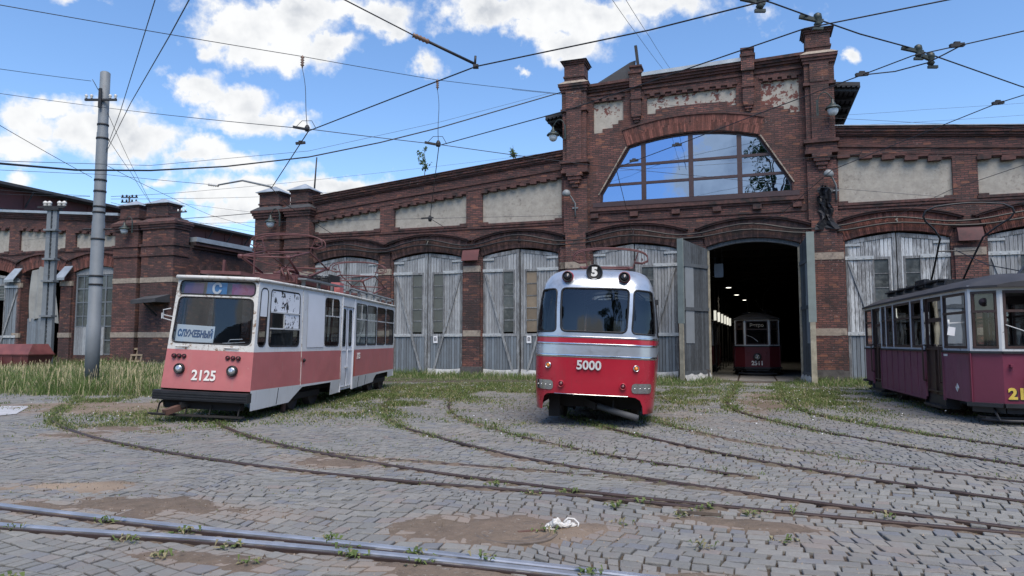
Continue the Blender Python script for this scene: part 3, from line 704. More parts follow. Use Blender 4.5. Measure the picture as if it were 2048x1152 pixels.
for i, (a, b) in enumerate(cells):
    for j in range(3):
        poly = [(x, z) for x, z in densify(WIN, .2)]
        za, zb = rows[j], rows[j+1]
        # each pane sits very slightly askew, so it mirrors its own piece of sky
        ty = random.uniform(-.002, .002); tx = random.uniform(-.002, .002)
        pts = []
        for (x, z) in [(a,za),(b,za)]: pts.append((max(-xe2, min(xe2, x)) if (xe2 := (3.97 if z < 8.2 else 3.97-(z-8.2)/2.05*1.25)) else x, z))
        tops = []
        for q in range(7):
            x = b+(a-b)*q/6; zz = min(zb, win_top(x)); tops.append((x, max(zz, za)))
        pts += tops
        g.add([(x, .16+tx*(x-a)+ty*(z-za), z) for x, z in pts], [tuple(range(len(pts)))], 0)
g.build('glazing', ['mirror_glass'], fro)
s_ = MB(); s_.box(-4.3, 4.25, -.16, .12, 7.58, 7.775, 0); s_.build('window_sill', ['frame_brown'], fro)
t = MB(); t.box(-4.45, 4.4, -.14, .0, 7.40, 7.579, 0); t.box(-4.4, 4.35, -.07, .0, 7.30, 7.399, 0)
for x in (-4.25,-2.5,-.7,1.0,2.6,4.15): t.box(x-.17, x+.17, -.15, .0, 7.10, 7.299, 0)
t.build('sill_course', ['moulding'], depot)
j = MB()
for sg in (-1, 1):
    for i in range(6):
        a = i/6; b = (i+.94)/6
        P = [(sg*(4.0-1.27*q), 8.15+2.1*q) for q in (a, b)]
        j.bar((P[0][0]+sg*.06, -.01, P[0][1]), (P[1][0]+sg*.06, -.01, P[1][1]), .05, .12, 0, up=(0,1,0))
j.build('jamb_render', ['stone'], depot)
# gates: arch, hood mould, doors
KEY = {-12.48: '7', -7.79: '6', 7.70: '3'}
for c0, nm in GATES.items():
    dark = c0 < -3 or nm in 'de'
    a = MB(); arch_ring(a, c0, GHW+.02, GZS+.01, GZC+.01, .76, -.04, .06, 62, jit=.008); ao = a.build('brick_arch', ['voussoir_dark' if nm in 'abcde' else 'voussoir'], depot)
    h = MB(); arch_band(h, c0, GHW+.02, GZS, GZC, .78, .85, -.15, .02, 20, 0, .1); arch_band(h, c0, GHW+.02, GZS, GZC, .851, .90, -.20, .02, 20, 0, .16); h.build('hood_mould', ['moulding'], ao)
    if c0 in KEY:
        k = text('gate_number', KEY[c0], .42, 'ink' if KEY[c0] == '6' else 'plaster', ao, (c0, -.07, GZC+.42), ext=.01)
    if nm == 'e' or nm == 'h': continue
    kw = {}
    pane = {'a':'pane_grime','b':'pane_olive','c':'pane_grime','d':'pane_grime','f':'pane_grime','g':'pane_grime'}[nm]
    topm = {'a':'wood_pale','b':'wood_pale','c':'wood_pale','d':'wood_pale','f':'wood_white','g':'wood_pale'}[nm]
    L = gate_leaf(depot, 1.80, GZS-.02, GZC-.05, 1, 'win', pane=pane, top=topm, tarp=(nm in 'cd')); L.location = (c0-GHW+.02, .12, 0); L.rotation_euler = (0, 0, R({'c':-3,'d':-2}.get(nm, -.5)))
    L = gate_leaf(depot, 1.80, GZS-.02, GZC-.05, -1, 'win', pane='pane_amber' if nm == 'c' else ('pane_grime' if nm != 'b' else 'pane_olive'), top=topm, tarp=(nm in 'bcdf')); L.location = (c0+GHW-.02, .12, 0)
# the open doorway
c0 = 2.38
L = gate_leaf(depot, 1.84, 5.55, 5.85, 1, 'dark', win=(-9,-8.9), label='dark grey door leaf swung open on the left of the doorway') if False else None
def dark_leaf(hinge, x, ang, lab):
    mb = MB(); s = hinge; wd = 1.84; nb = 14
    for i in range(nb):
        a, b = sorted((s*(wd*i/nb+.004), s*(wd*(i+1)/nb-.004))); cc = wd*(i+.5)/nb; zt = 5.52+.28*(cc/wd)
        mb.box(a, b, -.03, .03, .15, 3.0, 0); mb.box(a, b, -.03, .03, 3.02, zt, 0)
    for z in (.35, 2.95, 4.75): a, b = sorted((s*.02, s*(wd-.02))); mb.box(a, b, .03, .075, z-.07, z+.07, 0)
    o = mb.build('gate_leaf', ['wood_dark'], depot, loc=(x, .05, 0)); o.rotation_euler = (0, 0, R(ang)); o['label'] = lab
    e = MB(); a, b = sorted((s*(wd+.0), s*(wd+.05))); e.box(a, b, -.14, .14, 2.35, 5.8, 0); e.build('edge_strip', ['green_strip'], o)
    e = MB(); e.box(a, b, -.10, .10, .06, 2.345, 0); e.build('edge_strip', ['beige_strip'], o)
    pnl = MB()
    a, b = sorted((s*1.05, s*1.62)); pnl.box(a, b, .032, .05, 3.35, 4.72, 0); pnl.box(a+.02, b, .05, .06, 2.95, 3.38, 0); pnl.box(a, b, .032, .05, 1.55, 2.94, 0); pnl.build('patch_panel', ['pale_board'], o)
    q = MB(); n = 10; vs = []
    for i in range(n+1):
        for k in range(4): vs.append((s*(.05+(wd-.1)*i/n), .05+.05*k*(.6+.5*math.sin(i*1.7+k)), max(.01, .38-.12*k+.03*math.sin(i*2.1+k))))
    q.add(vs, [(i*4+k, (i+1)*4+k, (i+1)*4+k+1, i*4+k+1) for i in range(n) for k in range(3)], 0, True); q.build('tarpaulin', 'tarp_pale', o)
    return o
dark_leaf(1, c0-GHW+.0, -121, 'dark grey door leaf folded out on the left of the open doorway')
dark_leaf(-1, c0+GHW, 97, 'dark grey door leaf swung straight out on the right of the open doorway')
for x in (c0-GHW, c0+GHW-.10): jb = MB(); jb.box(x, x+.10, .1, .3, 0, 5.6, 0); jb.build('door_jamb', ['beige_strip'], depot)
jb = MB(); arch_band(jb, c0, GHW-.01, GZS-.0, GZC-.0, -.16, -.005, .08, .34, 16); jb.build('door_head', ['wood_dark'], depot)
# piers between the gates
cs = sorted(GATES)
for i in range(len(cs)-1):
    a = cs[i]+GHW; b = cs[i+1]-GHW
    if b-a > 1.6: continue
    c = (a+b)/2; hw = (b-a)/2-.10; m = MB()
    m.box(c-hw-.12, c+hw+.12, -.20, .0, 0, .46, 2)
    m.box(c-hw, c+hw, -.12, .0, .46, 1.86, 0); m.box(c-hw-.015, c+hw+.015, -.14, .0, 1.86, 2.14, 1)
    m.box(c-hw, c+hw, -.12, .0, 2.14, 4.88, 0); m.box(c-hw-.015, c+hw+.015, -.14, .0, 4.88, 5.17, 1)
    m.box(c-hw-.02, c+hw+.02, -.10, .0, 5.17, 5.27, 4); m.box(c-hw+.05, c+hw-.05, -.09, .0, 5.27, 5.95, 0); m.box(c-hw-.04, c+hw+.04, -.15, .0, 5.95, 6.06, 4)
    po = m.build('pier', ['brick_dark' if i < 4 else 'brick', 'stone', 'plinth', 'brick', 'moulding'], depot)
    if i in (1, 5):
        h = MB(); n = 8; pr = [(-.22-.22*math.sin(PI*.5*k/n)*1.0, 5.95-.62*k/n) for k in range(n+1)]
        pr = [(-.13-.26*(k/n)**.6, 5.98-.58*(k/n)) for k in range(n+1)]
        h.add([(c-.42, y, z) for y, z in pr]+[(c+.42, y, z) for y, z in pr], [(k, k+1, n+2+k, n+1+k) for k in range(n)], 0, True)
        h.add([(c-.42, y, z) for y, z in pr]+[(c-.42, -.0, pr[-1][1]+.02), (c-.42, 0, 5.98)], [tuple(range(n+3))], 0)
        h.build('rain_hood', ['oxide'], po)
for (a, b) in ((-18.84+.0,-20.3),):
    pass
# door-side walls of the central block (wide brick pieces between wings and block)
for (x0, x1) in ((-5.85,-4.45),(4.3,5.8)):
    m = MB(); m.box(x0, x1, -.12, .0, .46, 1.86, 0); m.box(x0-.015, x1+.015, -.14, .0, 1.861, 2.14, 1); m.box(x0, x1, -.12, .0, 2.141, 4.88, 0); m.box(x0-.015, x1+.015, -.14, .0, 4.881, 5.17, 1); m.box(x0, x1, -.12, .0, 5.171, 6.1, 0); m.box(x0-.06, x1+.06, -.19, .0, 0, .459, 2)
    m.build('pier', ['brick', 'stone', 'plinth'], depot)
# twin corner towers
for x0, x1 in ((-22.3,-20.72),(-20.36,-18.92),(18.92,20.36),(20.72,22.3)):
    m = MB(); corner_tower(m, x0, x1, 9.42, (6.35, 8.05), nk=(x0+.18,x1-.18)); o = m.build('corner_tower', ['brick_dark', 'brick', 'moulding', 'plinth', 'stone', 'tar'], depot)
    k = MB(); k.frustum(x0+.04, x1-.04, -.46, .81, 9.42, x0+.04, x1-.04, -.46, .81, 9.45); c = (x0+x1)/2; k.frustum(x0+.05, x1-.05, -.45, .80, 9.451, c-.02, c+.02, .16, .20, 9.84); k.build('tin_cap', ['tin'], o)
m = MB()
for sg in (-1, 1): m.box(min(sg*20.72,sg*20.36)-.01, max(sg*20.72,sg*20.36)+.01, -.1, .5, 0, 8.4, 0)
m.build('tower_link', ['brick_dark'], depot)
# roofs, side walls, hall
m = MB()
D = 46
for sg in (-1, 1):
    a, b = sg*5.9, sg*22.3
    vs = [(a,.32,wing_top(a)+.05),(b,.32,wing_top(b)+.05),(b,D,wing_top(b)+.05),(a,D,wing_top(a)+.05)]
    vs += [(x,y,z-.2) for x,y,z in vs]
    m.add(vs, [(0,1,2,3),(7,6,5,4),(0,4,5,1),(1,5,6,2),(2,6,7,3),(3,7,4,0)], 0)
m.build('roof', ['tar'], depot)
m = MB()
for sg in (-1, 1):                                       # raised nave roof with wide timber eaves
    vs = [(0,.75,13.0),(sg*6.75,.75,12.15),(sg*6.75,D,12.15),(0,D,13.0)]; vs += [(x,y,z+.16) for x,y,z in vs]
    m.add(vs, [(0,1,2,3),(7,6,5,4),(0,4,5,1),(1,5,6,2),(2,6,7,3),(3,7,4,0)], 0)
    for i in range(26): y = 1.0+i*1.1; m.bar((sg*5.5,y,12.22),(sg*6.7,y,12.06),.12,.16,1)
    for k in range(6): x = sg*(5.75+k*.19); m.box(min(x-.06*1,x+.06), max(x-.06,x+.06), .76, D, 12.30-.0-.126*(abs(x)-5.7)-.07, 12.30-.126*(abs(x)-5.7)-.03, 1)
m.build('nave_roof', ['tar', 'black_paint'], depot)
m = MB()
for sg in (-1, 1): x = sg*5.6; m.box(x-.1, x+.1, .9, D, 9.9, 12.1, 0)
m.build('nave_wall', ['brick_dark'], depot)
m = MB()
for sg in (-1, 1): x = sg*22.1; m.box(x-.2, x+.2, .3, D, -.1, 8.6, 0)
m.box(-22, 22, D, D+.3, -.1, 13, 0); m.build('side_wall', ['brick'], depot)
m = MB(); m.box(-21.8, 21.8, .43, D, -.08, .012, 0); m.build('hall_floor', ['concrete'], depot)
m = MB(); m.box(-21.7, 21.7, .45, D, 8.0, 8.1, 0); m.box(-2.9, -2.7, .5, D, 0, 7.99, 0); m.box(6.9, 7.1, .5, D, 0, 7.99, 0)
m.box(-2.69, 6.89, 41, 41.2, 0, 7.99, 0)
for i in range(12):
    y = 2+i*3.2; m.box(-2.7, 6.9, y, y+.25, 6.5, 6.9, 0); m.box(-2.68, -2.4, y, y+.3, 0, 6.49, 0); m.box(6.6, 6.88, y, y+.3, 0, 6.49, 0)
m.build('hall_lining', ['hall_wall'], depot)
# things on the roof and wall
e = empty('sheet_metal_hood', fw(-3.6, .3, 13.05), -FA); tag(e, 'black sheet-metal hood leaning on the parapet behind the left tower pillar', 'roof sheet')
m = MB(); m.add([(-.85,.0,.15),(1.15,-.1,.3),(1.2,.1,1.25),(.95,.12,1.2),(-.85,.3,.35)], [(0,1,2,3,4)], 0); m.add([(-.85,.04,.15),(1.15,-.06,.3),(1.2,.14,1.25),(.95,.16,1.2),(-.85,.34,.35)], [(4,3,2,1,0)], 0); m.bar((-1.0,0,.1),(1.15,-.1,.12),.05,.05); m.build('sheet', ['tar'], e)
o = MB(); o.bar((0,0,0),(-.12,0,1.15),.12,.16,0); oo = o.build('roof_beam', ['steel_dark'], None, loc=fw(-2.25, .25, 13.75)); oo.rotation_euler = (0,0,-FA); tag(oo, 'short black beam standing upright on the parapet', 'beam')
for (u, h, lab, gy) in ((-19.75, 2.3, 'thin dark pole standing on the roof behind the twin tower caps', .9),):
    o = MB(); o.tube([(0,0,0),(.12,0,h)], [.05,.035], 6); oo = o.build('roof_pole', ['steel_dark'], None, loc=fw(u, 1.1, 9.2)); tag(oo, lab, 'pole')
wall_lamp('opal globe lamp on the left side of the left tower pillar', -6.05, -.45, 10.92, 1, 'opal globe wall lamps')
wall_lamp('opal globe lamp on the right tower pillar above the black sheeting', 5.52, -.75, 10.8, -1, 'opal globe wall lamps')
wall_lamp('opal globe lamp between the two tin-capped towers of the main depot', -21.0, -.8, 7.7, 1, 'opal globe wall lamps')
wall_lamp('opal globe lamp between the twin towers of the left building', -30.75, -.8, 7.85, 1, 'opal globe wall lamps')
def flood(u, z, lab):
    e = empty('flood_lamp', fw(u, -.5, z), -FA); tag(e, lab, 'lamp')
    b = MB(); b.tube([(.25,.3,-1.0),(.25,.28,-.4),(.1,.1,-.12),(.02,0,0)], .035, 8); b.bar((.12,.3,-.6),(.38,.3,-.6),.05,.05); b.build('bracket', 'lamp_white', e)
    h = MB(); h.lathe([(.05,.20),(.12,.17),(.18,.08),(.19,.0),(.17,-.05)], 16, (-.05,-.12,0), 'Z', 0); ho = h.build('reflector_head', 'lamp_white', e); ho.rotation_euler = (R(22),R(14),0)
    l = MB(); l.lathe([(.0,-.10),(.11,-.075),(.165,-.052)], 16, (-.05,-.12,0)); lo = l.build('lens', 'lens_dark', e); lo.rotation_euler = (R(22),R(14),0)
flood(-5.35, 8.2, 'white floodlight on a bent pipe beside the wide arched window')
flood(5.35, 8.25, 'white floodlight on the pier above the black sheeting')
# torn black sheeting on the pier
m = MB(); n = 14; vs = []
rr = random.Random(5)
for i in range(n+1):
    z = 7.85-1.75*i/n; c = 5.15+.03*math.sin(i*.9)+(.15*(i/n)**4)
    hw = (.10 if i == 0 else .25+.04*math.sin(i*1.7)) + (.35*((i-10)/4)**2 if i > 10 else 0)
    for k in range(7): vs.append((c-hw+2*hw*k/6+rr.uniform(-.03,.03), -.26-.10*math.sin(k*1.9+i*.5)-rr.uniform(0,.05), z+rr.uniform(-.04,.04)))
m.add(vs, [(i*7+k, i*7+k+1, (i+1)*7+k+1, (i+1)*7+k) for i in range(n) for k in range(6)], 0, False)
oo = m.build('black_sheeting', ['cloth_black'], None, loc=FO); oo.rotation_euler = (0,0,-FA); tag(oo, 'torn black sheeting hanging on the pier right of the arched window', 'sheeting')
# notices on the gates
for u, z, lab in ((-12.48+.43, 1.72, 'white paper notice on the gate behind the pink tram, left of the two notices'), (-7.79+.42, 1.72, 'white paper notice on the gate beside the red and silver tram')):
    m = MB(); m.box(-.11,.11,-.006,.006,-.17,.17); o = m.build('paper_notice', ['paper'], None, loc=fw(u, .12-.066, z)); o.rotation_euler = (0,0,-FA); tag(o, lab, 'notice', 'paper notices on the gates')
    text('letter', 'В', .22, 'ink', o, (0,-.008,0), bold=.004)
m = MB(); m.box(-.2,.2,-.01,.01,-.18,.18); o = m.build('rusty_plate', ['rust'], None, loc=fw(-7.79-.3, .05, 1.78)); o.rotation_euler = (0,0,-FA); tag(o, 'rusty square plate fixed low on the middle left gate', 'plate')
# ------------------------------------------------------------------ left building (same front line, beyond a gap)
lb = empty('workshop_building', fw(-31, 0, 0), -FA); OX = 31.0
tag(lb, 'red brick workshop at the left edge with twin tin-capped towers and red upper cladding', 'building')
class Off(MB): pass
def lx(x): return x+OX
def ltop(u): return 8.72-.083*(u+31.8)
openings = [ [(-39.5,-.25),(-36.25,-.25)]+arc_pts(-37.9,1.65,5.7,6.05)[::-1], [(-35.28,-.25),(-31.75,-.25)]+arc_pts(-33.5,1.77,5.68,5.98)[::-1], [(-43.9,-.25),(-40.3,-.25)]+arc_pts(-42.1,1.8,5.7,6.05)[::-1] ]
openings = [[(min(max(x, q[0][0]), q[1][0]), z) for x, z in q] for q in openings]
lp = []
for x0, x1, n in ((-35.35,-31.75,6),(-39.92,-36.15,6),(-44.5,-40.82,6)): lp.append((stepped_panel(x0, x1, 7.08, ltop(x0)-.95, ltop(x1)-.95, n), x0, x1, n))
outer = [(-48,-.3),(-27.7,-.3),(-27.7,7.5),(-31.0,ltop(-31)),(-48,ltop(-48))]
sh = lambda q: [(x+OX, z) for x, z in q]
m = MB(); wall_sheet(m, sh(outer), [(sh(q), .45) for q in openings]+[(sh(q[0]), .12) for q in lp], 0, .3); m.build('wall', ['brick'], lb)
for q, x0, x1, n in lp:
    m = MB(); skin(m, lambda a, b: (a, .118, b), sh(q)); pp = m.build('plaster_panel', ['plaster'], lb); t = MB(); panel_trim(t, sh(q), x0+OX, x1+OX, 7.08, n); t.build('panel_surround', ['brick', 'moulding'], pp)
m = MB(); a, b = -48+OX, -31.8+OX
for (dz, h, y) in ((.06,.10,-.24),(-.04,.10,-.17),(-.14,.1,-.1)): m.slope(a, ltop(-48)+dz, b, ltop(-31.8)+dz, h, y, .3, 0)
m.slope(a, ltop(-48)+.22, b, ltop(-31.8)+.22, .15, -.34, 1.2, 1); m.box(a, b, -.05, .02, 6.9, 6.98, 0); m.build('cornice', ['moulding', 'tin'], lb)
for c, hw, zs, zc in ((-37.88,1.66,5.7,6.05),(-33.52,1.78,5.68,5.98),(-42.1,1.81,5.7,6.05)):
    a = MB(); arch_ring(a, c+OX, hw, zs+.01, zc+.01, .74, -.04, .06, 40); ao = a.build('brick_arch', ['voussoir'], lb); h = MB(); arch_band(h, c+OX, hw, zs, zc, .76, .86, -.15, .02, 16, 0, .12); h.build('hood_mould', ['moulding'], ao)
for c in (-35.78, -39.9):
    m = MB(); x = c+OX; m.box(x-.42, x+.42, -.12, 0, .4, 1.86, 0); m.box(x-.46, x+.46, -.15, 0, 1.861, 2.14, 1); m.box(x-.42, x+.42, -.12, 0, 2.141, 4.88, 2); m.box(x-.46, x+.46, -.15, 0, 4.881, 5.16, 1); m.box(x-.5, x+.5, -.18, 0, 0, .399, 3); po = m.build('pier', ['brick', 'stone', 'brick_dark', 'plinth'], lb)
    h = MB(); h.add([(x-.15,-.13,6.05),(x+.5,-.13,6.05),(x+.3,-.5,5.35),(x-.5,-.5,5.35)], [(0,1,2,3)]); h.add([(x-.15,-.12,6.02),(x+.5,-.12,6.02),(x+.3,-.49,5.32),(x-.5,-.49,5.32)], [(3,2,1,0)]); h.add([(x-.5,-.5,5.35),(x+.3,-.5,5.35),(x+.3,-.49,5.2),(x-.5,-.49,5.2)],[(0,1,2,3)]); h.build('rain_hood', ['tin'], po)
# tall many-paned window bay
fr = MB(); g = MB(); x0, x1 = -35.2+OX, -31.85+OX
for i in range(7): x = x0+(x1-x0)*i/6; wd_ = .05 if i in (0,2,4,6) else .02; fr.box(x-wd_, x+wd_, .12, .2, .9, 5.5, 0)
for z in (.9,1.7,2.5,3.1,3.9,4.7,5.45): fr.box(x0, x1, .13, .19, z-.035, z+.035, 0)
for i in range(6):
    for z0, z1 in ((2.5,3.1),(3.1,3.9),(3.9,4.7),(4.7,5.45),(1.7,2.5),(.9,1.7)):
        if z0 < 2.4 and i < 4: continue
        a = x0+(x1-x0)*i/6; b = x0+(x1-x0)*(i+1)/6; g.add([(a,.16,z0),(b,.16,z0),(b,.16,z1),(a,.16,z1)], [(0,1,2,3)])
fr.box(x0-.06, x1+.06, .1, .22, 5.5, 5.95, 1)
for i in range(14): x = x0+.04+i*.16; fr.box(x, x+.15, .06, .11, .1, 2.45, 1)
fr.box(x0, x1, .05, .3, -.1, .85, 2)
fo = fr.build('workshop_window', ['wood_blue', 'wood_pale', 'brick'], lb); g.build('glazing', ['pane_grime'], fo)
# open doorway with white inner wall, door leaf and hanging tarpaulin
m = MB(); m.box(-39.48+OX, -38.2+OX, .5, .6, 0, 6.2, 0); m.box(-39.5+OX, -36.2+OX, 2.5, 2.6, 0, 7, 0); m.build('inner_wall', ['white_wall'], lb)
L = gate_leaf(lb, 1.75, 5.4, 5.7, -1, 'win', pane='pane_grime', top='wood_blue', win=(4.1,5.0), tarp=False); L.location = (-39.6+OX, -.05, 0); L.rotation_euler = (0,0,R(12))
L2 = gate_leaf(lb, 1.75, 5.6, 5.9, 1, 'win', pane='pane_grime', top='wood_blue', win=(4.1,5.0), tarp=False); L2.location = (-43.7+OX, .15, 0)
m = MB(); n = 12; vs = []
for i in range(n+1):
    for k in range(11): vs.append((-38.55+OX+2.25*i/n+.1*(k < 2)*(i > 9)*-1, -.15-.10*math.sin(i*1.7+k*.3)-.25*(i/n)*(1-k/10), 6.08-.40*abs(i-5)/7-.30*k*1.0))
m.add(vs, [(i*11+k, (i+1)*11+k, (i+1)*11+k+1, i*11+k+1) for i in range(n) for k in range(10)], 0, True)
o = m.build('hanging_tarpaulin', ['tarp'], None, loc=fw(-31,0,0)); o.rotation_euler = (0,0,-FA); tag(o, 'beige tarpaulin draped over the open workshop doorway at the left', 'tarpaulin')
m = MB()
for i in range(12): x = -38.75+OX+.18*i; m.box(x, x+.172, -.12, -.06, .1, 3.0, 0)
m.build('gate_leaf', ['wood_blue'], lb)
# towers
for x0, x1 in ((-31.85,-30.15),(-29.85,-27.6)):
    m = MB(); corner_tower(m, x0+OX, x1+OX, 9.3, (6.35, 7.85), nk=((x0+.2+OX,x1-.15+OX) if x0 < -30 else (x0+.12+OX,x1-.62+OX))); o = m.build('corner_tower', ['brick_dark' if x0 > -30 else 'brick', 'brick', 'moulding', 'plinth', 'stone', 'brick_dark'], lb)
    x0, x1 = ((x0+.06+OX,x1-.02+OX) if x0 < -30 else (x0-.02+OX,x1-.48+OX)); k = MB(); k.frustum(x0, x1, -.46, .81, 9.3, x0, x1, -.46, .81, 9.33); c = (x0+x1)/2; k.frustum(x0+.01, x1-.01, -.45, .80, 9.331, c-.02, c+.02, .16, .20, 9.68); k.build('tin_cap', ['tin'], o)
m = MB(); m.box(-30.16+OX, -29.84+OX, -.1, .5, 0, 8.2, 0); m.build('tower_link', ['brick_dark'], lb)
# right-hand side wall running back, red cladding above
xs = -27.62+OX; m = MB()
wl = lambda a, b: (xs, a, b)
hl = [[(1.6+i*3.1,4.55),(3.0+i*3.1,4.55)]+[(3.0+i*3.1,5.55),(2.65+i*3.1,5.68),(1.95+i*3.1,5.68),(1.6+i*3.1,5.55)] for i in range(6)]
skin(m, wl, [(.6,-.1),(30,-.1),(30,6.9),(.6,6.9)], hl); m.build('side_wall', ['brick_dark'], lb)
for h in hl:
    m = MB()
    a, b = h[0][0], h[1][0]; m.box(xs-.2, xs-.1, a, b, 4.5, 5.7, 0); m.box(xs-.1, xs-.06, (a+b)/2-.05, (a+b)/2+.05, 4.5, 5.7, 1)
    for q in range(9): y = a-.1+(b-a+.2)*q/9; m.box(xs-.02, xs+.05, y, y+(b-a+.2)/9-.01, 5.69, 6.0, 2)
    m.build('side_window', ['pane_grime', 'wood_frame', 'voussoir_dark'], lb)
m = MB(); m.box(xs-.1, xs+.12, .9, 30, 6.9, 7.05, 0); m.box(xs-.1, xs+.28, .9, 30, 7.05, 7.25, 0); m.box(xs-.3, xs+.36, .9, 30, 7.26, 7.52, 1); m.build('side_cornice', ['moulding', 'tin'], lb)
mx = -44.2+OX; m = MB()
m.box(mx-.15, mx, .6, 26, 7.5, 11.75, 0); m.box(mx-14, mx-.15, .6, .75, 7.5, 11.75, 0)
m.add([(mx-16,-.3,12.6),(mx+.95,-.3,11.78),(mx+.95,27,11.78),(mx-16,27,12.6),(mx-16,-.3,12.8),(mx+.95,-.3,11.96),(mx+.95,27,11.96),(mx-16,27,12.8)], [(0,1,2,3),(7,6,5,4),(0,4,5,1),(1,5,6,2),(2,6,7,3),(3,7,4,0)], 1)
for i in range(11): y = .9+i*2.4; m.bar((mx,y,10.6),(mx+.8,y,11.7),.06,.08,1); m.box(mx, mx+.06, y-.08, y+.08, 7.5, 11.6, 0)
m.build('clerestory', ['oxide', 'tar'], lb)
for k, (a, b) in enumerate(((1.1,3.2),(3.5,5.6),(5.9,8.0))):
    m = MB(); g = MB()
    for i in range(4): ya = a+(b-a)*i/4; yb = a+(b-a)*(i+1)/4; g.add([(mx+.03,ya,9.35),(mx+.03,yb,9.35),(mx+.03,yb,10.3),(mx+.03,ya,10.3)], [(0,1,2,3)]); m.box(mx+.0, mx+.07, ya-.03, ya+.03, 9.3, 10.35, 0)
    m.box(mx, mx+.08, a, b, 9.25, 9.35, 0); m.box(mx, mx+.08, a, b, 10.3, 10.4, 0)
    wo_ = m.build('clerestory_window', ['frame_brown'], lb); g.build('glazing', ['mirror_glass'], wo_)
m = MB(); m.add([(-48+OX,.3,ltop(-48)+.1),(-27.7+OX,.3,7.4),(-27.7+OX,40,7.4),(-48+OX,40,ltop(-48)+.1)], [(0,1,2,3)]); m.build('roof', ['tar'], lb)
m = MB(); m.box(-48+OX, -47.8+OX, .3, 40, -.1, 9.9, 0); m.box(-47.9+OX, -27.7+OX, 40, 40.2, -.1, 7.4, 0); m.build('back_wall', ['brick'], lb)
# closing wall at the back of the gap, with a small lean-to
gp = MB(); gp.box(-27.6, -22.3, 24, 24.4, -.1, 5.6, 0); o = gp.build('yard_wall', ['brick_dark'], None, loc=FO); o.rotation_euler = (0,0,-FA); tag(o, 'dark brick wall closing the gap between the two buildings', 'wall')
e = empty('lean_to', fw(-28.6, -.44, 3.95), -FA); tag(e, 'small sloping canopy on the dark tower beside the pink tram', 'canopy')
m = MB(); m.add([(-.8,-1.0,-.1),(.9,-1.0,-.02),(.9,.0,.25),(-.8,.0,.17),(-.8,-1.0,-.3),(.9,-1.0,-.22),(.9,.0,-.2),(-.8,.0,-.2)], [(0,1,2,3),(7,6,5,4),(0,4,5,1),(1,5,6,2),(2,6,7,3),(3,7,4,0)]); m.build('roof_sheet', ['tar'], e)
m = MB(); m.bar((0,-.9,-.25),(0,0,-.9),.06,.06); m.build('bracket', ['steel_dark'], e)
# ------------------------------------------------------------------ trams
def offs(f, d):                                           # same surface moved along its own normal
    def g(a, b):
        p0 = Vector(f(a, b)); e = .02; n = (Vector(f(a+e, b))-p0).cross(Vector(f(a, b+e))-p0)
        return p0 + (n.normalized()*d if n.length > 1e-9 else Vector((0,0,0)))
    return g
def window(parent, f, loop, glass='glass', name='window', gasket='rubber', gr=.016, step=None, inset=.008, sgn=1, label=None):
    m = MB(); lp = densify(loop, step) if step else loop
    m.tube([offs(f, -.002*sgn)(a, b) for a, b in lp], gr, 5, 0, closed=True)
    o = m.build(name, [gasket], parent)
    if label: o['label'] = label
    g = MB(); skin(g, offs(f, -inset*sgn), loop, step=step, smooth=bool(step)); g.build('glass_pane', [glass], o)
    return o
def wheel(parent, x, y, r=.36, w=.11, z=None):
    m = MB(); z = r+.02 if z is None else z; s = 1 if x > 0 else -1
    m.lathe([(r*.3,-.02),(r*.55,-.02),(r*.62,-.035),(r*.86,-.035),(r*.90,w*.5),(r,w*.5+.0),(r*1.0,-w*.5),(r*.9,-w*.6)][:4]+[(r*.9,-.06),(r,-.055),(r,w*.6),(r*1.08,w*.62),(r*1.08,w*.9),(r*.2,w*.9)], 24, (0,0,0), 'X')
    o = m.build('wheel', ['wheel'], parent, loc=(x, y, z)); o.rotation_euler = (0,0,PI if s > 0 else 0)
    return o
